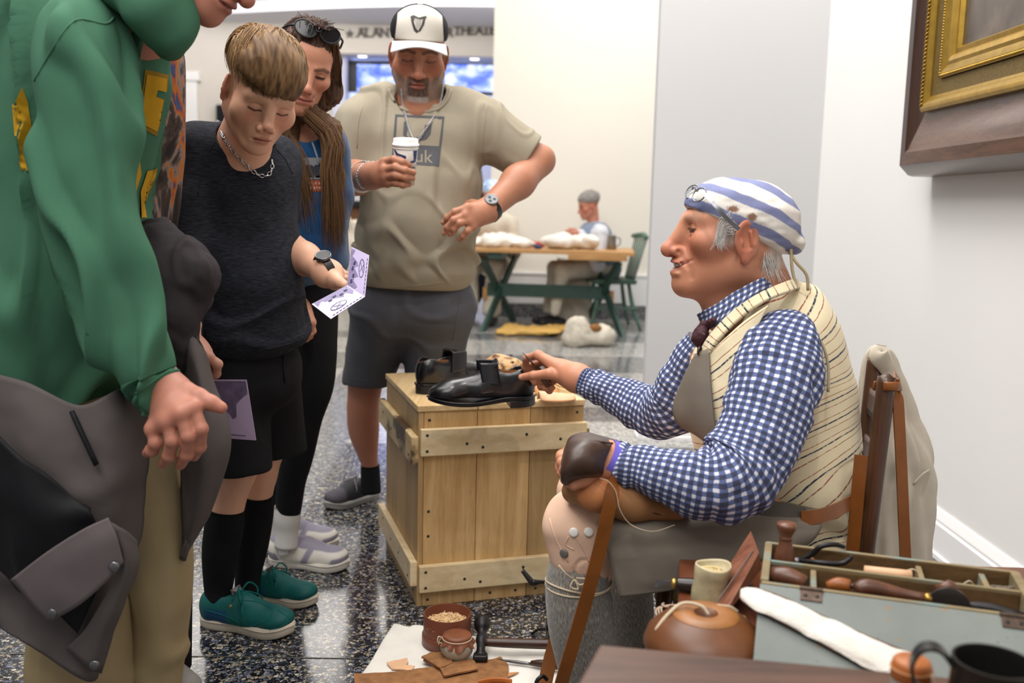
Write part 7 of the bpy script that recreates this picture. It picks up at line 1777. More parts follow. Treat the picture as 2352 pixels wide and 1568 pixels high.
B.core([(P(556,365,2.26),P(570,740,2.31),.06,.09),(P(540,375,2.25),P(445,400,2.22),.05,.04),(P(445,400,2.22),P(438,570,2.18),.04,.034),(P(575,375,2.3),P(640,400,2.37),.05,.04),(P(640,400,2.37),P(655,560,2.35),.036,.034),(P(560,780,2.31),P(560,1005,2.36),.09,.06),(P(585,780,2.36),P(625,965,2.47),.09,.06)])
boy_b=B.build(boy)
# hair: cap of thick fringe swept forward, plus strands
q=SDF();q.ell(bO+bR@V3(0,-0.018,0.052),(0.0745,0.098,0.084),bR,0.01).ell(bO+bR@V3(0.004,0.044,0.060),(0.062,0.046,0.050),bR,0.06)
q.box(bO+bR@V3(0,0.06,-0.071),(0.2,0.075,0.1),bR@rotm('Y',-15),0.01,0.014,-1);q.box(bO+bR@V3(0,-0.08,-0.125),(0.2,0.1,0.085),bR,0.01,0.012,-1)
for x in(-1,1):q.ell(bO+bR@V3(0.088*x,-0.010,-0.012),(0.024,0.030,0.040),bR,0.01,-1)
v,F=q.mesh(0.0026,smooth=1);L=(v-bO)@bR
def haircol(L,a,b,sc=1.0):
 st=vnoise(L*V3(230,40,60)*sc,6)*0.5+0.5+0.3*vnoise(L*V3(500,60,90)*sc,7);return np.clip(st,0,1)[:,None]*V3(H(a)[:3])+(1-np.clip(st,0,1))[:,None]*V3(H(b)[:3])
v=disp_normal(v,F,0.003*vnoise(L*V3(120,22,30),4));c=haircol(L,'#8a6a48','#46321f');c=mixc(c,ss(-0.01,-0.035,L[:,2])*0.3,'#b59678')
hair_b=mesh_obj('hair',v,F,M_hair,boy,True,col=c)
hp=[];hc=[]
for i in range(3000):
 a=rng.uniform(-2.6,2.6);r=math.sqrt(rng.uniform(0,1));x0=0.070*r*math.sin(a);y0=-0.030+0.092*r*math.cos(a)
 z0=0.050+0.084*math.sqrt(max(0.02,1-(x0/0.083)**2-((y0+0.018)/0.108)**2));p=V3(x0,y0,z0);sweep=V3(0.30+0.1*rng.normal(),1.0,0);pts=[p]
 if y0<-0.06:sweep=V3(0.6*x0/0.07,-0.6,0)
 lift=0.07*rng.uniform()**2+0.035*max(0.0,math.sin(p[0]*160+p[1]*70));sweep=sweep+V3(0.2*rng.normal(),0,0)
 for k in range(7):
  step=0.0115+0.005*rng.uniform();n_=pts[-1]-V3(0,-0.018,0.045);n_=n_/V3(0.082,0.104,0.083)**2;n_=unit(n_);d=unit(sweep+V3(0,0,-0.35*k));d=unit(d-n_*np.dot(d,n_)*0.96);nx=pts[-1]+d*step
  e=(nx-V3(0,-0.018,0.050))/V3(0.083,0.104,0.085);l=np.linalg.norm(e);nx=V3(0,-0.018,0.050)+(nx-V3(0,-0.018,0.050))/l*(1.055+lift*math.sin(0.5+k*0.33));pts.append(nx)
 if pts[-1][2]<-0.006+0.022*rng.uniform()+0.27*pts[-1][0]and pts[-1][1]>0.03:continue
 hp.append([bO+bR@(q_*bSC)for q_ in pts]);hc.append(V3(H('#a5825a')[:3])*rng.uniform(0.18,1.25))
tag(strands('hair_strands',hp,0.0011,M_hair,hair_b,hc),kind='stuff')
# tee
M_btee=fabric('charcoal_heather_tee','#1c1e24',0.88,0.10,1000,0.3,heather='#33363f',vs=9)
q=SDF();k=0.05
q.cone(P(460,345,2.24),P(632,366,2.36),0.060,0.060,k);q.cone(P(556,335,2.25),P(556,380,2.28),0.062,0.11,0.05)
for x,y,Y_,rx,ry,rz in((552,430,2.30,.134,.115,.12),(556,540,2.30,.138,.135,.12),(566,640,2.29,.136,.150,.12),(566,730,2.31,.138,.135,.10)):q.ell(P(x,y,Y_),(rx,ry,rz),rotm('Z',25),k)
q.cone(P(448,352,2.24),P(432,470,2.21),0.066,0.062,0.03).cone(P(432,470,2.21),P(438,570,2.18),0.060,0.054,0.03).cone(P(632,378,2.36),P(648,480,2.40),0.052,0.054,0.03)
q.box(P(568,760,2.31),(0.138,0.125,0.07),rotm('Z',25),0.11,0.04)
q.box(P(560,822,2.3)-V3(0,0,0.1),(0.4,0.4,0.1),None,0.002,0.005,-1)
q.cone(P(570,268,2.195),P(560,316,2.225),0.057,0.057,0.006,-1)
v,F=q.mesh(0.0045,smooth=2)
d=0.007*fbm(v*12,3,5)+0.016*ss(0.6,1.0,ridge(np.column_stack([v[:,0]*5+v[:,2]*8,v[:,1]*7,v[:,2]*9-v[:,0]*5]),31))*ss(0.95,0.8,v[:,2])
v=disp_normal(v,F,(d-0.003)*ss(v[:,2].min()+0.01,v[:,2].min()+0.06,v[:,2]));btee=mesh_obj('tee_shirt',v,F,M_btee,boy,fuv=v[:,[0,2]])
outline_on(btee,[(500,302),(520,325),(560,345),(600,342),(632,330)],0.004,'collar_rib',M_btee,btee,0,4);outline_on(btee,[(498,318),(478,350),(462,400),(455,450)],0.0016,'raglan_seam',M_btee,btee,0,4);outline_on(btee,[(636,345),(655,365),(672,400)],0.0016,'raglan_seam',M_btee,btee,0,4)
outline_on(btee,[(440,795),(520,803),(600,802),(670,788)],0.0018,'hem_stitch',M_btee,btee,0,4)
cp=[(500,278),(508,305),(530,340),(560,375),(590,400),(612,404),(624,390),(625,368)]
chain_links('neck_chain',[front((btee,boy_b),x,y)for x,y in cp],0.0028,110,M_silver,boy)
watch(boy,P(747,623,2.172),unit(V3(-0.65,-0.75,0.2)),unit(P(700,596,2.27)-wr),0.0375,M_black,0.018,'#0c0d10')
M_bshort=fabric('black_shorts_fabric','#17171a',0.8,0.1,1100,0.25)
q=SDF();q.box(P(565,850,2.33),(0.130,0.11,0.10),rotm('Z',25),0.09,0.03);q.cone(P(530,880,2.32),P(552,1068,2.33),0.088,0.076,0.04).cone(P(618,880,2.42),P(640,1040,2.49),0.082,0.076,0.012)
q.box(P(545,1080,2.34)-V3(0,0,0.1),(0.3,0.35,0.1),rotm('Y',-4),0.002,0.004,-1);v,F=q.mesh(0.0055,smooth=2);v=disp_normal(v,F,0.006*fbm(v*V3(9,9,4),3,9));bs_o=mesh_obj('shorts',v,F,M_bshort,boy,fuv=v[:,[0,2]])
MB().tube([onto(bs_o,650,810,0.003),onto(bs_o,652,845,0.003),onto(bs_o,655,880,0.003)],0.0022,6).build('drawstring',M_bshort,bs_o,True)
for rows in([(519,1168,2.38,44),(514,1215,2.38,46),(506,1270,2.38,43),(502,1340,2.38,35),(501,1375,2.37,30),(503,1402,2.36,26)],[(591,1132,2.49,40),(587,1180,2.5,42),(580,1250,2.5,38),(570,1320,2.5,31),(568,1365,2.5,30)]):
 v,F,U=tapered(rows,1.0,40);mesh_obj('knee_sock',v,F,M_blackknit,boy,fuv=U)
def boypaint(L):
 c=np.tile(V3(H('#0f5a58')[:3]),(len(L),1));c=mixc(c,ss(0.03,0.05,L[:,0])*ss(0.115,0.10,L[:,0])*ss(0.040,0.034,L[:,2])*0.75,'#17386b');c=mixc(c,ss(0.215,0.222,L[:,0])*ss(0.016,0.012,L[:,2])*0.5,'#0a4243');return c*(1+0.10*fbm(L*90,2))[:,None]
SB=dict(upper=vcol('teal_sneaker_leather',0.5,0.3,500),sole=plain('offwhite_rubber','#c9bfae',0.55,bump=0.15,bs=140),paint=boypaint);M_tl=fabric('teal_lace','#0f615d',0.75)
M_goldm=plain('gold_trim','#cfa64c',0.25,0.9,bump=0)
for h_,t_ in((onfloor(462,1428),onfloor(672,1462)),(onfloor(545,1378)+V3(0,0.03,0),onfloor(722,1402)+V3(0,0.03,0))):
 so,at_=sneaker(boy,h_,t_,SB,lace=M_tl);zv=V3(0,0,1);xd_=unit((t_-h_)*V3(1,1,0));yd_=np.cross(zv,xd_)
 disc('gold_charm',at_(0.195,-0.006,0.052),unit(V3(0,-0.5,0.9)),0.0065,M_goldm,so);disc('eyelet',at_(0.118,-0.032,0.050),-yd_,0.005,M_goldm,so,0.002)
 MB().frus([at_(0.118,-0.020,0.070),at_(0.125,0.014,0.074),at_(0.116,0.014,0.096),at_(0.108,-0.020,0.092),at_(0.121,-0.021,0.071),at_(0.128,0.014,0.075),at_(0.119,0.014,0.097),at_(0.111,-0.021,0.093)],0.001).build('tongue_label',M_steel,so)
boy_shoes=[o for o in boy.children if o.name.startswith('shoe')]
for pth in([(470,1400),(510,1412),(545,1428),(560,1450)],[(548,1378),(590,1382),(625,1400),(612,1425),(570,1440),(535,1462)],[(640,1402),(662,1418),(672,1432)],[(600,1450),(640,1440),(668,1424)]):outline_on(boy_shoes[0],pth,0.0013,'panel_seam',SB['upper']if 0 else M_tl,boy_shoes[0],0,4)
decal('side_mark',[[(551,1446),(560,1452),(575,1447),(571,1456),(558,1456)]],boy_shoes[0],pxplace(),M_trim,boy_shoes[0],0.001,6)
# violet booklet
def card_mat(name,sc):
 t=NT(name);v=t.coord();n=t.noise(v,sc,5,0.6);c=t.ramp(n,[(0.40,'#8f84a8'),(0.47,'#b3a6c6'),(0.54,'#d8cde6'),(0.7,'#dcd2ea')],'EASE');return t.out(c,0.45)
M_card=plain('lilac_card','#bcaed3',0.4,var=0.03,bump=0);M_cardp=plain('violet_print','#7c7199',0.5,var=0.3,vs=130,bump=0);M_ink=plain('dark_violet_ink','#4a4468',0.5,bump=0)
bk=thing('booklet','open folded lilac booklet with printed scene and oval stamps in the boy\'s hand','booklet',P(838,681,2.12))
f0,f1=P(797,655,2.10),P(838,681,2.07);u0,u1=P(807,566,2.16),P(848,586,2.13);d0,d1=P(716,698,2.02),P(760,732,1.99)
for nm,a,b,c_,d_ in(('upper_page',f0,f1,u1,u0),('lower_page',f1,f0,d0,d1)):
 n_=unit(np.cross(b-a,d_-a));n_=n_ if n_[1]<0 else-n_
 pg=MB().frus([a,b,c_,d_,a-n_*0.0012,b-n_*0.0012,c_-n_*0.0012,d_-n_*0.0012]).build(nm,M_card,bk)
 def onp(s_,t_,a=a,b=b,c_=c_,d_=d_,n_=n_):return a*(1-s_)*(1-t_)+b*s_*(1-t_)+c_*s_*t_+d_*(1-s_)*t_+n_*0.0008
 flip=nm=='lower_page';X=(lambda s_:1-s_)if flip else(lambda s_:s_)
 top_=[(X(0.02),0.03)]+[(X(0.42+0.14*math.sin(i*1.9)-0.30*ss(0.6,1.0,i/11)),0.03+i/11*0.92)for i in range(12)]+[(X(0.02),0.95)]
 mesh_obj('printed_scene',[onp(*p)for p in top_],[list(range(len(top_)))],M_cardp,pg,False)
 oval=[onp(X(0.68+0.13*math.cos(w)),0.60+0.22*math.sin(w))for w in np.linspace(0,6.283,24)]
 mb=MB().tube(oval,0.0008,4,caps=False).tube([onp(X(0.60),0.5),onp(X(0.76),0.7)],0.0006,4).tube([onp(X(0.60),0.72),onp(X(0.78),0.52)],0.0006,4)
 for j in range(9):mb.tube([onp(X(0.93),0.06+j*0.098),onp(X(0.93),0.12+j*0.098)],0.0007,4)
 for j in range(4):mb.tube([onp(X(0.22+0.08*(j%2)),0.12+j*0.16),onp(X(0.22+0.08*(j%2)),0.20+j*0.16)],0.0025,4)
 tag(mb.build('stamp_lines',M_ink,pg),kind='stuff')

# ---------------------------------------------------------------- woman with long brown hair
wom=thing('person','smiling woman with long brown hair, sunglasses on head and blue sweatshirt behind the boy','person',onfloor(680,1300))
B=Body('#c99278')
WO=dict(open_eye=0.6,smile=1.5,jaw=0.90,nose=0.92,brow=-0.002,browc='#4a3226',brow_k=0.8,lip='#b0625a',lash='#1f1512',lash_k=1.0,flush='#c07058')
wR=frame((0.32,-0.84,-0.38),(0.17,0.05,1));wSC=0.93;wO=P(710,170,2.50)-wR@V3(0,0.083,0)*wSC
ww=lambda x,y,z:wO+wR@(V3(x,y,z)*wSC)
B.head(WO,wO,wR,wSC,[(ww(0,-0.03,-0.05),P(700,310,2.66),0.046,0.055)],0.0022)
q=SDF();wr=P(688,700,2.62);q.cone(P(680,640,2.66),wr,0.030,0.025,0.02)
kn=[P(716,738,2.58),P(708,742,2.575),P(699,744,2.575),P(690,742,2.58)]
fg=[[P(719,760,2.585),P(712,772,2.60),P(702,760,2.61)],[P(711,766,2.575),P(704,778,2.60),P(698,766,2.61)],[P(701,768,2.575),P(696,780,2.60),P(692,768,2.61)],[P(691,766,2.58),P(687,777,2.60),P(686,766,2.61)]]
make_hand(wr,0.026,kn,fg,[P(708,720,2.56),P(716,740,2.55),P(714,756,2.555)],0.0080,q);B.hand(q,[],kn,0.0026);B.core([(P(700,300,2.65),P(712,600,2.68),.05,.08),(P(690,345,2.68),P(645,360,2.69),.04,.04),(P(645,360,2.69),P(642,500,2.7),.04,.034),(P(642,500,2.7),P(682,650,2.66),.034,.026)]);B.build(wom)
M_blue=NT('blue_sweatshirt');M_blue.bump(M_blue.noise(M_blue.coord(),500,3),0.4,0.001);M_blue=M_blue.out(M_blue.ramp(M_blue.noise(M_blue.coord(),10,4),[(0.3,'#163c66'),(0.7,'#20527f')]),0.95,0,0.15,0.3)
q=SDF();q.cone(P(650,330,2.70),P(745,335,2.66),0.065,0.065,0.05)
for x,y,Y_,rx,ry,rz in((698,400,2.68,.12,.11,.12),(708,480,2.66,.105,.13,.10),(712,560,2.66,.10,.13,.11),(712,600,2.66,.095,.12,.05)):q.ell(P(x,y,Y_),(rx,ry,rz),None,0.05)
q.cone(P(752,350,2.66),P(768,450,2.68),0.052,0.048,0.03).cone(P(768,450,2.68),P(752,540,2.62),0.046,0.040,0.03).cone(P(640,345,2.68),P(640,500,2.70),0.055,0.045,0.03).cone(P(640,500,2.70),P(686,690,2.625),0.045,0.033,0.03)
q.cone(P(700,215,2.56),P(702,280,2.60),0.05,0.054,0.006,-1)
v,F=q.mesh(0.005,smooth=2);v=disp_normal(v,F,0.006*fbm(v*13,3,8));sw=mesh_obj('sweatshirt',v,F,M_blue,wom)
decal('chest_graphic',[[(690,362),(745,362),(745,412),(690,412)]],sw,pxplace(),fabric('grey_print','#8d9096',0.9),sw,0.0012,9);decal('orange_band',[[(690,414),(745,414),(745,440),(690,440)]],sw,pxplace(),fabric('orange_print','#b5583a',0.9),sw,0.0012,9)
M_dkp=fabric('dark_print','#3c404a',0.9)
decal('animal_print',[[(700+k,384),(706+k,378),(718+k,380),(722+k,386),(721+k,408),(718+k,408),(716+k,394),(708+k,394),(707+k,408),(704+k,408)]for k in(0,19)],sw,pxplace(),M_dkp,sw,0.0022,9)
for i in range(4):decal('print_dash',[[(698+i*11,419),(705+i*11,419),(705+i*11,424),(698+i*11,424)],[(698+i*11,429),(706+i*11,429),(706+i*11,435),(698+i*11,435)]],sw,pxplace(),fabric('pale_print','#d0a89a',0.9),sw,0.0022,9)
outline_on(sw,[(690,262),(706,300),(722,340),(734,378)],0.0028,'lanyard',fabric('grey_lanyard','#9aa0b0',0.7),wom,0.004,4)
M_legg=fabric('black_leggings','#15161b',0.75,0.08,1200,0.2)
for rows in([(715,600,2.68,64,.9),(716,660,2.68,62,1.0),(714,760,2.69,62,.95),(712,880,2.70,55,.95),(700,950,2.71,44,1.0),(682,1040,2.73,40,1.0),(668,1110,2.75,34,1.0),(661,1180,2.77,29,1.0)],[(690,620,2.74,60,.9),(672,780,2.80,55,.95),(660,900,2.86,46,.95),(648,1000,2.89,38,1),(640,1090,2.92,32,1),(640,1165,2.94,27,1)]):
 v,F,U=tapered(rows,1.0,40,6,lambda t,th,V:0.002*fbm(V*14,2));mesh_obj('leggings',v,F,M_legg,wom,fuv=U)
 e=rows[-1];v,F,U=tapered([(e[0],e[1]-18,e[2],31),(e[0]-1,e[1]+12,e[2],31),(e[0]-2,e[1]+40,e[2],27),(e[0]-3,e[1]+75,e[2],28)],1.0,44,6,lambda t,th,V:0.0012*np.sin(th*22));mesh_obj('sock',v,F,fabric('ribbed_white_sock','#d6d3d0',0.95,0.04),wom,fuv=U)
def wpaint(L):
 c=np.tile(V3(H('#ddd8cf')[:3]),(len(L),1));x,z,y=L[:,0],L[:,2],np.abs(L[:,1])
 g=np.maximum.reduce([ss(0.235,0.245,x-0.6*(z-0.01))*ss(0.022,0.018,z),ss(0.062,0.055,x+0.4*z)*ss(0.030,0.024,z),ss(0.016,0.008,np.abs(x-0.155-0.5*(z-0.02))),ss(0.024,0.020,y)*ss(0.12,0.125,x)*ss(0.21,0.20,x)*ss(0.03,0.04,z),ss(0.062,0.068,z+0.1*x)]);return mixc(c,g,'#928c9d')
SW=dict(upper=vcol('white_lilac_sneaker',0.5,0.25,400),sole=plain('ivory_rubber','#d2ccc2',0.5,bump=0.1),paint=wpaint)
so,at_=sneaker(wom,onfloor(616,1292),onfloor(800,1310),SW);sneaker(wom,onfloor(610,1248),onfloor(776,1258),SW)
MB().tube([at_(0.07,-0.044,0.085),at_(0.075,-0.048,0.06),at_(0.08,-0.050,0.03)],[0.010,0.012,0.015],10,sub=3).build('tassel',M_trim,so,True)
# hair: cap plus long curtains
q=SDF();q.ell(ww(0,-0.020,0.042),np.array((0.083,0.104,0.086))*wSC,wR,0.01);q.ell(ww(0,0.105,-0.030),np.array((0.066,0.065,0.095))*wSC,wR@rotm('X',-10),0.012,-1)
q.chain([ww(0.074,0.01,0.03),ww(0.085,0.0,-0.06),P(758,300,2.56),P(763,400,2.56),P(766,480,2.565),P(768,512,2.57)],[0.022,0.028,0.026,0.026,0.022,0.010],0.03)
q.chain([ww(-0.074,0.005,0.03),ww(-0.085,-0.01,-0.06),P(655,310,2.62),P(680,400,2.58),P(698,470,2.56)],[0.022,0.030,0.034,0.026,0.010],0.03)
v,F=q.mesh(0.003,smooth=1);zt_=wO[2]
def whair(p):k=ss(0.02,-0.42,p[:,2]-zt_);a=haircol(p,'#5a4033','#2c1e18',0.8);b=haircol(p*V3(1,1,0.3),'#a87e4e','#65482e',0.8);return a*(1-k[:,None])+b*k[:,None]
v=disp_normal(v,F,0.004*vnoise(v*V3(150,150,14),3));hair_w=mesh_obj('hair',v,F,M_hair,wom,True,col=whair(v))
hp=[]
for side,path,n in((1,[ww(0.062,0.03,0.075),ww(0.084,0.01,0.0),ww(0.088,0.0,-0.07),P(758,300,2.54),P(764,390,2.54),P(767,450,2.545),P(770,522,2.56)],520),(-1,[ww(-0.05,0.05,0.085),ww(-0.083,0.02,0.0),ww(-0.088,-0.005,-0.06),P(660,300,2.60),P(680,370,2.55),P(692,430,2.54),P(702,486,2.55)],420)):
 for i in range(n):
  off=V3(rng.normal()*0.012,-abs(rng.normal())*0.016+0.004,0);cl_=V3(0.012*math.sin(i*0.7),0,0.035*rng.normal())
  hp.append(catmull([np.array(p)+off*(0.35+0.13*j)+cl_*(j/6)**2+V3(rng.normal(),rng.normal(),0)*0.0012 for j,p in enumerate(path)],3))
for i in range(500):
 a=rng.uniform(-1.5,1.5);p0=V3(0.02*rng.normal(),0.02+0.03*rng.normal(),0.130);s_=1 if a>0 else-1
 pts=[p0]+[V3(0.087*math.sin(t*a),-0.020+(0.106*math.cos(a)*math.sin(t*1.4)),0.042+0.089*math.cos(t*1.45))for t in(0.35,0.6,0.85,1.05)];hp.append(catmull([ww(*p)for p in pts],5)[:19])
k_=min(len(h)for h in hp);hp=np.array([h[:k_]for h in hp]);hc=[whair(h[len(h)//2][None])[0]*rng.uniform(0.7,1.4)for h in hp]
tag(strands('hair_strands',hp,0.0010,M_hair,hair_w,hc),kind='stuff')
sg_=thing('sunglasses','black sunglasses pushed up on the woman\'s brown hair','sunglasses',ww(0,0.05,0.12))
M_lens=plain('dark_lens','#17181c',0.06,bump=0)
for x in(-1,1):
 c=ww(0.034*x,0.062,0.112);a1=wR@V3(1,-0.25*x,0);a2=wR@V3(0,-0.55,0.85);rg=[c+0.027*math.cos(w)*a1+0.021*math.sin(w)*a2 for w in np.linspace(0,6.283,26)]
 MB().tube(rg,0.0024,6,caps=False).build('rim',M_black,sg_,True);vv_,ff_=prism(rg[:-1],unit(np.cross(a1,a2)),0.002);mesh_obj('lens',vv_,ff_,M_lens,sg_,False)
 MB().tube([c+a1*0.027*x,ww(0.078*x,0.03,0.098),ww(0.088*x,-0.02,0.068)],0.003,6,sub=4).build('temple_arm',M_black,sg_,True)
MB().tube([ww(-0.008,0.070,0.112),ww(0,0.072,0.115),ww(0.008,0.070,0.112)],0.0024,6,sub=2).build('bridge',M_black,sg_,True)
# ---------------------------------------------------------------- person in the green hoodie, nearest on the left
hoo=thing('person','nearest person on the left in green hoodie, khaki trousers and jacket tied round the waist','person',(P(230,1000,1.85)[0],1.85,0))
B=Body('#b57a66')
NO=dict(jaw=1.0,age=0.6,nose=1.1,tip=0.002,lip='#8f4a42',flush='#a8483c')
nR=frame((0.78,-0.12,-0.62),(0.5,0.0,1));nSC=1.08;nO=P(576,6,1.75)-nR@V3(0,0.122,-0.042)*nSC
B.head(NO,nO,nR,nSC,[(nO+nR@V3(0,-0.03,-0.06)*nSC,P(300,60,1.82),0.062,0.075)],0.0026)
wr=P(398,915,1.575);Yn=1.535
kn=[P(444,936,Yn),P(416,950,Yn-0.012),P(385,968,Yn-0.010),P(352,985,Yn)]
fg=[[P(462,985,Yn-0.008),P(458,1026,Yn+0.006),P(446,1048,Yn+0.022)],[P(432,1002,Yn-0.018),P(428,1044,Yn-0.002),P(414,1068,Yn+0.016)],[P(396,1012,Yn-0.016),P(388,1046,Yn-0.002),P(374,1064,Yn+0.016)],[P(358,1016,Yn-0.006),P(348,1034,Yn+0.004),P(338,1040,Yn+0.02)]]
q=make_hand(wr,0.034,kn,fg,[P(428,900,Yn+0.03),P(456,912,Yn+0.02),P(485,925,Yn+0.015),P(508,936,Yn+0.015)],0.0105);q.cone(P(350,850,1.60),wr,0.036,0.031,0.02);B.hand(q,[f[2]for f in fg]+[P(510,936,Yn)],kn,0.0026);B.core([(P(290,60,1.82),P(200,150,1.84),.05,.07),(P(200,150,1.84),P(120,760,1.85),.07,.08),(P(200,150,1.84),P(185,190,1.67),.05,.045),(P(185,190,1.67),P(245,560,1.63),.045,.04),(P(245,560,1.63),P(345,845,1.6),.04,.032)]);B.build(hoo)
M_green=fabric('green_fleece','#426d56',0.92,0.08,900,0.35,vs=6)
def gfold(a,s_):return lambda t,th,V:a*fbm(V*V3(9,9,5),3,s_)+2.0*a*ss(0.5,1.0,ridge(V*V3(11,11,3.2)+V3(0,0,0.8)*V[...,:1]*5,s_+3))-0.6*a
rows=[(300,-60,1.85,120,.8),(270,0,1.85,150,.85),(215,100,1.85,185,.9),(180,220,1.85,196,.9),(155,350,1.85,194,.9),(140,480,1.85,184,.9),(140,600,1.85,186,.95),(128,720,1.85,180,1),(112,820,1.85,176,1),(98,890,1.85,168,1),(88,940,1.85,150,1),(84,965,1.85,120,1)]
v,F,U=loft(prings(rows),80,8,fold=gfold(0.016,3));hd=mesh_obj('hoodie',v,F,M_green,hoo,fuv=U)
rows=[(190,20,1.72,70,.9),(176,90,1.68,104,.8),(180,190,1.655,112,.8),(196,300,1.64,112,.8),(215,420,1.63,106,.85),(240,540,1.62,98,.88),(272,650,1.61,94,.9),(306,750,1.60,88,.9),(338,825,1.59,82,.95),(352,862,1.59,78,.95),(366,890,1.585,72,.8),(382,918,1.58,68,.75),(388,930,1.58,67,.75)]
v,F,U=loft(prings(rows),72,9,fold=lambda t,th,V:gfold(0.015,11)(t,th,V)*ss(0.98,0.86,t)+0.006*np.sin(t*70+2*np.sin(th))*ss(0.72,0.8,t)*ss(0.9,0.84,t));sl_=mesh_obj('sleeve',v,F,M_green,hoo,fuv=U)
outline_on(sl_,[(70,205),(110,130),(170,48),(240,55),(262,40)],0.0022,'shoulder_seam',M_green,hd,0,4);outline_on(sl_,[(300,912),(345,880),(400,842)],0.002,'cuff_seam',M_green,sl_,0,4)
q=SDF();q.chain([P(290,-40,1.72),P(350,20,1.68),P(385,70,1.70),P(390,105,1.74)],[0.056,0.042,0.032,0.022],0.03).chain([P(395,-20,1.72),P(400,40,1.72),P(385,100,1.74)],[0.03,0.03,0.02],0.03)
v,F=q.mesh(0.005,smooth=2);v=disp_normal(v,F,0.006*fbm(v*16,2));mesh_obj('hood',v,F,M_green,hd)
M_yel=fabric('yellow_applique','#b98d1d',0.85,0.08,800,0.3);M_yel2=fabric('dark_yellow_edge','#8a6a1c',0.85)
E_=[(332,160),(344,162),(385,172),(383,207),(362,202),(356,220),(376,228),(370,258),(350,252),(346,268),(366,284),(358,312),(340,302),(318,290),(324,220)]
for nm,poly_,m in(('letter_edge',E_,M_yel2),):decal(nm,[poly_],hd,pxplace(),m,hd,0.0018,9)
cE=np.mean(E_,0);decal('letter',[[tuple(cE+(np.array(p)-cE)*0.86)for p in E_]],hd,pxplace(),M_yel,hd,0.0032,9)
for p_ in([(300,166),(316,160),(314,186),(302,192),(298,300),(286,306),(290,190)],[(300,345),(318,360),(322,400),(310,440),(300,440)],[(336,392),(358,386),(354,408),(338,420),(330,470),(334,500),(322,500),(320,440)]):decal('letter',[p_],hd,pxplace(),M_yel,hd,0.0030,9)
decal('letter',[[(30,240),(48,200),(62,235),(72,300),(80,392),(52,392),(36,310)]],hd,pxplace(),M_yel,hd,0.003,9)
# khaki trousers
M_khaki=fabric('khaki_twill','#9d8b69',0.88,0.06,1000,0.3,vs=6)
kf=lambda t,th,V:0.010*fbm(V*V3(9,9,5),3,21)+0.010*ss(0.4,0.95,ridge(V*V3(8,8,8),25))*ss(0.4,0.9,t)
for rows in([(285,900,1.80,120,.9),(320,1010,1.79,100,.95),(345,1120,1.79,84,1),(362,1250,1.80,76,1),(366,1380,1.81,72,1),(362,1480,1.82,70,1),(350,1600,1.83,72,1),(345,1790,1.84,74,1)],[(120,920,1.85,130,.9),(150,1100,1.83,120,1),(180,1300,1.78,116,1),(190,1450,1.76,118,1),(192,1600,1.76,112,1),(192,1820,1.77,96,1)]):
 v,F,U=loft(prings(rows),56,8,fold=kf);tr=mesh_obj('trousers',v,F,M_khaki,hoo,fuv=U)
 e=prings(rows)[-1][0];q=SDF();q.cone(V3(e[0]-0.02,e[1],0.05),V3(e[0]+0.13,e[1]-0.05,0.042),0.048,0.040,0.03);v,F=q.mesh(0.006);v[:,2]=np.maximum(v[:,2],0.001);mesh_obj('shoe',v,F,M_soleg,hoo)
outline_on(tr,[(332,1020),(332,1150),(335,1300)],0.002,'side_seam',M_khaki,tr,0,3)
# jacket tied round the waist: outer cloth, black lining, flap, snaps, tied sleeves
M_jack=fabric('grey_shell_jacket','#57504f',0.75,0.07,800,0.25,vs=6);M_line=fabric('black_lining','#121216',0.6,0.2,600,0.2)
jf=lambda a,s_:(lambda b:a*fbm(b*10,3,s_)+0.7*a*ss(0.3,0.95,ridge(b*V3(7,7,6),s_+2)))
g=pp([[(-40,850,1.66),(70,880,1.60),(180,930,1.58),(260,900,1.60),(322,880,1.68)],[(-40,960,1.63),(80,1000,1.57),(180,1020,1.56),(260,1010,1.58),(326,990,1.66)],[(-30,1100,1.62),(90,1110,1.56),(190,1130,1.55),(270,1140,1.575),(332,1130,1.65)],[(-30,1280,1.62),(90,1300,1.56),(180,1290,1.55),(260,1270,1.575),(325,1240,1.65)],[(-10,1400,1.62),(90,1430,1.565),(180,1440,1.555),(240,1410,1.58),(290,1360,1.64)],[(0,1440,1.62),(80,1490,1.57),(160,1545,1.56),(215,1560,1.58),(245,1500,1.62)]])
v,F,U=patch(g,9,9,0.006,jf(0.012,5));jk=mesh_obj('tied_jacket',v,F,M_jack,hoo,fuv=U)
g=pp([[(-30,960,1.565),(40,1040,1.535),(120,1100,1.53),(200,1170,1.535)],[(-30,1100,1.55),(50,1160,1.525),(130,1190,1.52),(215,1190,1.53)],[(-30,1230,1.55),(50,1280,1.525),(140,1330,1.52),(240,1300,1.535)],[(-30,1290,1.555),(50,1350,1.535),(130,1400,1.53),(180,1450,1.545)]])
v,F,U=patch(g,9,9,0.004,jf(0.010,9));mesh_obj('lining',v,F,M_line,jk,fuv=U)
g=pp([[(25,1330,1.515),(110,1265,1.505),(190,1215,1.505),(248,1188,1.515)],[(62,1375,1.51),(140,1310,1.50),(215,1262,1.50),(268,1232,1.51)],[(112,1430,1.515),(180,1390,1.505),(240,1340,1.505),(284,1292,1.515)]])
v,F,U=patch(g,8,8,0.004,jf(0.003,2));fl_=mesh_obj('pocket_flap',v,F,fabric('grey_flap','#635b5c',0.75,0.06),jk,fuv=U)
g=pp([[(240,1195,1.53),(275,1210,1.53),(312,1240,1.56)],[(275,1290,1.53),(292,1300,1.53),(318,1310,1.56)],[(205,1430,1.535),(250,1420,1.535),(285,1390,1.56)],[(150,1490,1.55),(200,1530,1.545),(232,1545,1.565)]])
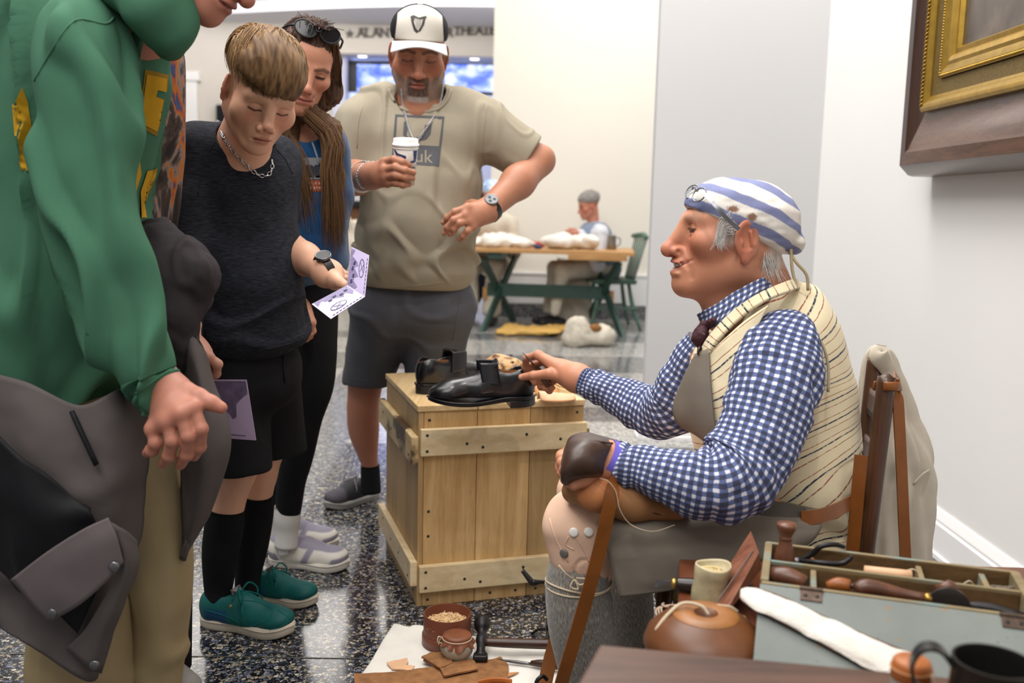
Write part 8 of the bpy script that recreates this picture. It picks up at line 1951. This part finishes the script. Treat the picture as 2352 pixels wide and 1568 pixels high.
v,F,U=patch(g,7,7,0.005,jf(0.006,6));mesh_obj('front_placket',v,F,M_jack,jk,fuv=U)
for x,y,Y_ in((262,1300,1.505),(120,1408,1.510),(217,1526,1.542)):disc('snap',P(x,y,Y_),V3(0.1,-1,0.1),0.0085,M_steel,jk,0.004)
MB().tube([P(165,945,1.565),P(190,1000,1.55),P(222,1068,1.545)],0.005,6,sub=3).build('pocket_zip',M_line,jk,True)
g=pp([[(400,760,1.80),(425,740,1.74),(455,770,1.74)],[(408,860,1.78),(455,860,1.70),(500,890,1.76)],[(412,970,1.77),(470,970,1.69),(528,985,1.76)],[(412,1080,1.77),(465,1080,1.69),(520,1070,1.76)],[(412,1190,1.78),(445,1190,1.72),(480,1180,1.77)],[(412,1285,1.79),(420,1285,1.76),(432,1275,1.79)]])
v,F,U=patch(g,9,9,0.006,jf(0.008,14));mesh_obj('jacket_side',v,F,M_jack,jk,fuv=U)
q=SDF();q.ell(P(400,590,1.76),(0.045,0.05,0.035),None,0.02).chain([P(365,560,1.78),P(380,640,1.74),P(390,720,1.73),P(415,810,1.75)],[0.045,0.046,0.042,0.030],0.02).chain([P(405,580,1.76),P(440,620,1.75),P(448,680,1.77)],[0.036,0.040,0.034],0.02)
v,F=q.mesh(0.005,smooth=2);v=disp_normal(v,F,0.007*fbm(v*20,3,3)+0.006*ss(0.4,0.95,ridge(v*V3(24,24,9),8)));mesh_obj('tied_sleeves',v,F,fabric('dark_jacket_sleeve','#332d30',0.8,0.1),jk,fuv=v[:,[0,2]])

# ---------------------------------------------------------------- person behind, in the patterned shirt
sec=thing('person','half hidden person in patterned orange and brown shirt, holding a violet card','person',(P(330,800,2.02)[0],2.05,0))
B=Body('#b98672');wr=P(428,800,1.90);Ys_=1.875
kn=[P(478,820,Ys_),P(470,812,Ys_+0.02),P(460,806,Ys_+0.04),P(450,804,Ys_+0.055)]
fg=[[P(500,836,Ys_+0.005),P(496,858,Ys_+0.02),P(484,872,Ys_+0.03)],[P(494,832,Ys_+0.03),P(490,856,Ys_+0.045),P(480,868,Ys_+0.05)],[P(484,828,Ys_+0.055),P(480,850,Ys_+0.065),P(472,862,Ys_+0.07)],None]
q=make_hand(wr,0.032,kn,fg,[P(444,830,Ys_-0.01),P(462,856,Ys_-0.015),P(476,876,Ys_-0.010),P(484,888,Ys_-0.006)],0.0090);q.cone(P(385,700,1.98),wr,0.040,0.030,0.02);B.hand(q,[],kn,0.0026)
SO=dict(jaw=1.0);sR=frame((0.6,-0.5,-0.4),(0.1,0,1));sO=P(330,-60,2.06);B.head(SO,sO,sR,1.0,[(sO+sR@V3(0,-0.03,-0.05),P(300,80,2.1),0.05,0.06)],0.005)
B.core([(P(310,80,2.09),P(300,700,2.06),.05,.07),(P(320,200,2.05),P(345,450,2.05),.04,.035),(P(345,450,2.05),P(385,700,1.98),.035,.034)]);B.build(sec)
tp_=NT('patterned_shirt');vv=tp_.coord(scale=(1.0,1.0,0.55));n=tp_.noise(vv,11,5,0.6,0.8)
tp_.bump(tp_.noise(tp_.coord(),40,3),0.3,0.003);M_patt=tp_.out(tp_.ramp(n,[(0.36,'#26201e'),(0.43,'#4d3c34'),(0.47,'#8a7f7d'),(0.50,'#c0742a'),(0.55,'#b85a1d'),(0.58,'#33497a'),(0.66,'#5c7db0')],'LINEAR'),0.85)
rows=[(330,60,2.06,60,1),(325,110,2.06,88,1),(318,200,2.06,100,1),(316,330,2.06,103,1),(314,450,2.06,102,1),(308,530,2.06,100,1),(300,640,2.06,96,1),(300,720,2.06,96,1)]
v,F,U=loft(prings(rows),48,6,fold=gfold(0.008,7));mesh_obj('shirt',v,F,M_patt,sec)
for dx in(0.0,0.05):v,F,U=loft([(P(300,690,2.06)*V3(1,1,0)+V3(dx,0,z_),r_,r_)for z_,r_ in((0.98,.11),(0.8,.10),(0.45,.075),(0.04,.06))],28,5);mesh_obj('trousers',v,F,M_bshort,sec,fuv=U)
for dx in(0.0,0.05):c=P(300,690,2.06);q=SDF();q.cone(V3(c[0]+dx-0.03,c[1],0.045),V3(c[0]+dx+0.08,c[1]-0.09,0.038),0.045,0.036,0.02);v,F=q.mesh(0.007);v[:,2]=np.maximum(v[:,2],0.001);mesh_obj('shoe',v,F,M_soleg,sec)
a,b,c_,d_=P(478,872,1.88),P(566,872,1.86),P(588,1011,1.86),P(512,1006,1.88)
vc=thing('event_card','violet printed card with dark picture held low beside the boy\'s shorts','card',d_);n_=unit(np.cross(b-a,d_-a));n_=n_ if n_[1]<0 else-n_
cardo=MB().frus([a,b,c_,d_,a-n_*0.0012,b-n_*0.0012,c_-n_*0.0012,d_-n_*0.0012]).build('card',plain('mauve_card','#a08ba6',0.45,var=0.06,vs=8,bump=0),vc)
pt=lambda s_,t_:a*(1-s_)*(1-t_)+b*s_*(1-t_)+c_*s_*t_+d_*(1-s_)*t_+n_*0.0008
mesh_obj('picture',[pt(*p)for p in((0.02,0.02),(0.98,0.02),(0.97,0.22),(0.80,0.30),(0.62,0.40),(0.56,0.62),(0.44,0.66),(0.36,0.56),(0.2,0.5),(0.02,0.42))],[list(range(10))],plain('dark_mauve_print','#5d4f68',0.5,var=0.3,vs=60,bump=0),cardo,False)
MB().tube([pt(0.15,0.92),pt(0.72,0.93)],0.0008,4).build('caption_line',M_ink,cardo)
# ================================================================== BACKGROUND: TRESTLE TABLE AND SEATED NEEDLEWORKERS
M_gpaint=plain('green_milk_paint','#2c4a41',0.5,var=0.15,vs=20,bump=0.15);M_gpaint2=plain('soft_green_paint','#4b6b5a',0.5,var=0.12,vs=20,bump=0.1);M_topw=wood('honey_table_top','#a87845','#cb9d66',0,6,0.45,10,0.1,0.4,0.1)
tc=V3(0.36,8.75,0);tdir=unit(V3(1.0,-0.10,0));tn=V3(-tdir[1],tdir[0],0)
def tw(u,w,z):return tc+tdir*u+tn*w+V3(0,0,z)
tbl=thing('trestle_table','green X-legged trestle table with honey wood top in the background','table',tc)
def fbox(mb,u0,u1,w0,w1,z0,z1,bev=0.004):return mb.frus([tw(u0,w0,z0),tw(u1,w0,z0),tw(u1,w1,z0),tw(u0,w1,z0),tw(u0,w0,z1),tw(u1,w0,z1),tw(u1,w1,z1),tw(u0,w1,z1)],bev)
for w0,w1 in((-0.44,-0.151),(-0.149,0.149),(0.151,0.44)):fbox(MB(),-0.98,0.72,w0,w1,0.70,0.735).build('top_plank',M_topw,tbl)
for u in(-0.52,0.44):
 q_=V3(0.33,0.9)/0.96 if u<0 else V3(-0.24,0.9)/0.93;wv=V3(q_[0],q_[1],0);tw_=lambda a,b,z:tc+tdir*a+wv*b+V3(0,0,z)
 for s_,nm in((1,0),(-1,1)):
  o_=0.0 if nm==0 else 0.032
  MB().frus([tw_(u+o_,s_*0.50,0),tw_(u+o_+0.03,s_*0.50,0),tw_(u+o_+0.03,s_*0.38,0),tw_(u+o_,s_*0.38,0),tw_(u+o_,-s_*0.32,0.64),tw_(u+o_+0.03,-s_*0.32,0.64),tw_(u+o_+0.03,-s_*0.44,0.64),tw_(u+o_,-s_*0.44,0.64)],0.004).build('leg',M_gpaint,tbl)
 fbox(MB(),u-0.03,u+0.09,-0.40,0.40,0.64,0.70).build('cleat',M_gpaint,tbl)
fbox(MB(),-0.60,0.52,-0.02,0.02,0.28,0.40).build('stretcher',M_gpaint,tbl)
for u in(-0.62,0.54):fbox(MB(),u-0.02,u+0.02,-0.03,0.03,0.24,0.36).build('wedge',M_topw,tbl)
fbox(MB(),0.15,0.66,-0.445,-0.425,0.655,0.70).build('end_cleat',M_topw,tbl)
def lump(name,label,cat,c,r,mat,seed,n=8,z0=0.0,group=None):
 g=np.random.default_rng(seed);q=SDF()
 for i in range(n):q.ell((c[0]+g.uniform(-1,1)*r[0]*0.7,c[1]+g.uniform(-1,1)*r[1]*0.7,z0+r[2]*g.uniform(0.3,0.8)),np.array((r[0]*g.uniform(0.3,0.6),r[1]*g.uniform(0.3,0.6),r[2]*g.uniform(0.3,0.6))),np.array(Matrix.Rotation(g.uniform(0,3),3,'Z')),0.02)
 v,F=q.mesh(max(r)/16,smooth=1);v[:,2]=np.maximum(v[:,2],z0+0.001);v=disp_normal(v,F,np.where(v[:,2]>z0+0.004,0.10*max(r)*fbm(v*4/max(r),3),0))
 o=mesh_obj(name,v,F,mat,None,True,origin=(c[0],c[1],z0));tag(o,label,cat,group);return o
M_wl=fabric('white_work_linen','#e2ded5',0.9,0.06);M_red=plain('red_cloth','#b03a26',0.8);M_canv=fabric('cream_canvas','#cfc6b6',0.9,0.08)
lump('linen_heap','white linen heap on the left of the background trestle table','cloth',tw(-0.43,-0.12,0),(0.26,0.16,0.10),M_wl,2,16,0.735);lump('linen_heap','white linen heap before the seated man in the blue waistcoat','cloth',tw(0.13,-0.16,0),(0.27,0.15,0.11),M_wl,4,16,0.735)
lump('red_bundle','small red cloth bundle between the white linen heaps','cloth',tw(-0.16,0.12,0),(0.09,0.06,0.05),M_red,6,5,0.735);lump('orange_cloth','folded orange cloth at the left end of the trestle table','cloth',tw(-0.68,0.05,0),(0.14,0.10,0.045),plain('orange_cloth','#c58d4a',0.85),8,5,0.735)
lump('navy_cloth','small dark blue cloth lying beside the red bundle','cloth',tw(-0.16,-0.30,0),(0.07,0.05,0.03),plain('navy_cloth','#2b3050',0.85),9,4,0.735)
kc=tw(0.52,-0.02,0.735);kan=thing('tankard','grey pewter tankard on the background table beside the linen','tankard',kc);MB().lathe([(0,0),(0.045,0),(0.042,0.06),(0.038,0.125),(0.040,0.13),(0.035,0.13),(0.036,0.01),(0,0.01)],24,at=kc).build('tankard_body',plain('grey_pewter','#8b8780',0.35,0.7),kan,True)
MB().tube([kc+V3(0.04,0,0.11),kc+V3(0.075,0,0.10),kc+V3(0.075,0,0.05),kc+V3(0.042,0,0.03)],0.005,6,sub=4).build('handle',M_iron2,kan,True)
bc=tw(-0.82,0.0,0.735);bb_=thing('work_box','dark green box with white lid at the far left end of the trestle table','box',bc);box_obj('box',bc+V3(-0.06,-0.07,0),bc+V3(0.06,0.07,0.055),M_gpaint,bb_,0.004);box_obj('lid',bc+V3(-0.065,-0.075,0.056),bc+V3(0.065,0.075,0.09),M_wl,bb_,0.004)
lump('yellow_hide','yellow leather hide lying on the floor under the trestle table','hide',onfloor(1225,766),(0.38,0.22,0.045),plain('yellow_leather','#d0a558',0.7,var=0.15,vs=6),12,12)
bg=onfloor(1345,795);bag=thing('canvas_bag','cream canvas bag showing brown contents on the floor before the table','bag',bg)
q=SDF();q.ell(bg+V3(-0.07,0,0.09),(0.13,0.13,0.12),None,0.05).ell(bg+V3(0.12,0.05,0.08),(0.13,0.12,0.09),None,0.05).ell(bg+V3(-0.06,0,0.17),(0.10,0.09,0.08),None,0.04).ell(bg+V3(0.07,-0.02,0.22),(0.07,0.07,0.05),None,0.02,-1)
v,F=q.mesh(0.012,smooth=1);v[:,2]=np.maximum(v[:,2],0.002);v=disp_normal(v,F,0.030*fbm(v*9,3));mesh_obj('bag_body',v,F,M_canv,bag);q=SDF();q.ell(bg+V3(0.07,-0.01,0.150),(0.055,0.05,0.035));v,F=q.mesh(0.01);mesh_obj('contents',v,F,plain('brown_contents','#8a5c2c',0.8),bag)
def windsor(px,py,face,label):
 c=onfloor(px,py);f=unit(V3(face[0],face[1],0));s_=V3(-f[1],f[0],0);t=thing('windsor_chair',label,'chair',c,'green windsor chairs')
 p=lambda a,b,z:c+f*a+s_*b+V3(0,0,z)
 MB().frus([p(-0.19,-0.2,0.42),p(0.2,-0.22,0.42),p(0.2,0.22,0.42),p(-0.19,0.2,0.42),p(-0.2,-0.21,0.46),p(0.21,-0.23,0.46),p(0.21,0.23,0.46),p(-0.2,0.21,0.46)],0.012).build('seat',M_gpaint2,t)
 for a in(-1,1):
  for b in(-1,1):MB().tube([p(0.19*a*1.25,0.18*b*1.3,0),p(0.17*a,0.17*b,0.22),p(0.13*a,0.14*b,0.43)],[0.013,0.021,0.016],10,sub=3).build('leg',M_gpaint2,t,True)
  MB().tube([p(-0.2,0.205*a,0.2),p(0.2,0.205*a,0.2)],0.010,8).build('stretcher',M_gpaint2,t)
 for i in range(6):b=-0.17+0.068*i;MB().tube([p(-0.17,b,0.45),p(-0.27,b*1.25,0.86)],0.008,8).build('spindle',M_gpaint2,t,True)
 MB().tube([p(-0.25,-0.25,0.85),p(-0.285,0,0.87),p(-0.25,0.25,0.85)],[0.022,0.024,0.022],8,sub=4).build('crest_rail',M_gpaint2,t,True);return c
def sitter(name,label,head_px,Y,face,shirt,vest,hatc,hat,seat_px,hands,skirt):
 t=thing('person',label,'person',onfloor(*seat_px));B=Body('#bb7f68');hR=frame(face,(0,0,1));hO=P(head_px[0],head_px[1],Y)
 B.head(dict(jaw=0.95,smile=0.2),hO,hR,0.98,[(hO+hR@V3(0,-0.03,-0.05),hO+V3(0,0,-0.24)-V3(face[0],face[1],0)*0.06,0.05,0.06)],0.005)
 hp_=P(hands[0],hands[1],Y-0.10);d=unit(V3(face[0],face[1],0));sd=V3(-d[1],d[0],0);base=hO+V3(0,0,-0.24)-d*0.07
 for s_ in(-1,1):
  w_=hp_+sd*0.035*s_;kn=[w_+d*0.05+V3(0,0,0.02-0.014*i)for i in range(4)]
  B.hand(make_hand(w_,0.028,kn,[[k+d*0.03-sd*0.006*s_,k+d*0.045-sd*0.02*s_]for k in kn],[w_+V3(0,0,0.02),w_+d*0.03+V3(0,0,0.035),w_+d*0.055+V3(0,0,0.035)],0.009),[],kn,0.005)
 pel=V3(base[0]-d[0]*0.10,base[1]-d[1]*0.10,0.55);els=[base+sd*0.23*s_+V3(0,0,-0.30)+d*0.04 for s_ in(-1,1)];B.core([(base,pel,.10,.11)]+[(base,e,.05,.04)for e in els]+[(e,hp_,.04,.026)for e in els],0.012);B.build(t);q=SDF();pel=V3(base[0]-d[0]*0.10,base[1]-d[1]*0.10,0.55)
 q.cone(base+sd*0.13,base-sd*0.13,0.075,0.075,0.05).cone(base+V3(0,0,-0.05),pel,0.15,0.155,0.06)
 for s_ in(-1,1):el=base+sd*0.23*s_+V3(0,0,-0.30)+d*0.04;q.cone(base+sd*0.18*s_+V3(0,0,-0.02),el,0.072,0.062,0.03).cone(el,hp_+sd*0.04*s_-d*0.04,0.062,0.040,0.03)
 v,F=q.mesh(0.009,smooth=1);v=disp_normal(v,F,0.008*fbm(v*14,3));mesh_obj('shirt',v,F,shirt,t)
 if vest:
  q=SDF();q.cone(base+V3(0,0,-0.06),pel,0.168,0.172,0.05).cone(base+sd*0.09+V3(0,0,0.01),base-sd*0.09+V3(0,0,0.01),0.076,0.076,0.04);q.cone(base+V3(0,0,0.2),base+V3(0,0,0.0),0.075,0.075,0.01,-1)
  v,F=q.mesh(0.009,smooth=1);mesh_obj('waistcoat',v,F,vest,t)
 q=SDF();q.ell(hO+hR@V3(0,-0.02,0.062),(0.086,0.108,0.080),hR,0.02);q.box(hO+hR@V3(0,0,-0.075),(0.2,0.2,0.1),hR@rotm('X',12),0.004,0.01,-1)
 v,F=q.mesh(0.006,smooth=1);v=disp_normal(v,F,0.006*fbm(v*30,2));mesh_obj(hat,v,F,hatc,t)
 q=SDF()
 for s_ in(-1,1):kne=pel+d*0.44+sd*0.11*s_-V3(0,0,0.02);q.cone(pel+sd*0.08*s_,kne,0.095,0.075,0.04).cone(kne,kne+d*0.06+V3(0,0,-0.38),0.07,0.05 if not skirt else 0.09,0.04)
 v,F=q.mesh(0.011,smooth=1);v=disp_normal(v,F,0.010*fbm(v*12,3));mesh_obj('skirt' if skirt else 'breeches',v,F,skirt or M_canv,t)
 for s_ in(-1,1):f0_=V3(*(pel+d*0.48+sd*0.11*s_)[:2],0.045);q=SDF();q.cone(f0_-d*0.05,f0_+d*0.14,0.045,0.036,0.02);v,F=q.mesh(0.01);v[:,2]=np.maximum(v[:,2],0.002);mesh_obj('shoe',v,F,M_solebk,t)
 return t
windsor(1400,752,(-1,-0.12),'green windsor chair under the man in the blue waistcoat');windsor(1232,700,(0.25,-1),'empty green windsor chair behind the trestle table')
M_sh=fabric('white_sewing_shirt','#cfcfd6',0.9,0.06);M_bv=fabric('grey_blue_waistcoat','#7f8a9e',0.9,0.08);M_gc=fabric('grey_knit_cap','#8a8581',0.95,0.1);M_bonnet=NT('blue_white_bonnet');M_bonnet=M_bonnet.out(M_bonnet.ramp(M_bonnet.noise(M_bonnet.coord(),16,2),[(0.45,'#e6e6ea'),(0.56,'#8fb0e0')]),0.9)
sm_=sitter('m','seated man in grey cap and blue-grey waistcoat sewing at the background table',(1352,472),9.0,(-0.93,-0.25,-0.28),M_sh,M_bv,M_gc,'cap',(1390,752),(1322,535),None)
lump('white_apron_cloth','white cloth hanging from the sewing man\'s lap to the floor','cloth',onfloor(1310,742),(0.20,0.18,0.52),M_canv,21,14)
sitter('w','seated woman in blue and white bonnet sewing behind the man\'s arm',(1128,448),9.55-0.35,(-0.2,-0.9,-0.35),M_canv,None,M_bonnet,'bonnet',(1150,722),(1128,562),M_canv)
p0=P(1108,430,9.9-0.4);lump('dark_coat','dark navy coat hung upright beside the seated woman in the bonnet','coat',(p0[0]-0.12,9.9,0),(0.13,0.09,1.42),plain('navy_wool','#1d2233',0.9),30,20)
p0=onfloor(812,700);lump('cream_drape','cream draped cloth bundle on the lobby floor left of the man in the khaki tee','cloth',p0,(0.22,0.2,0.80),M_canv,33,16)
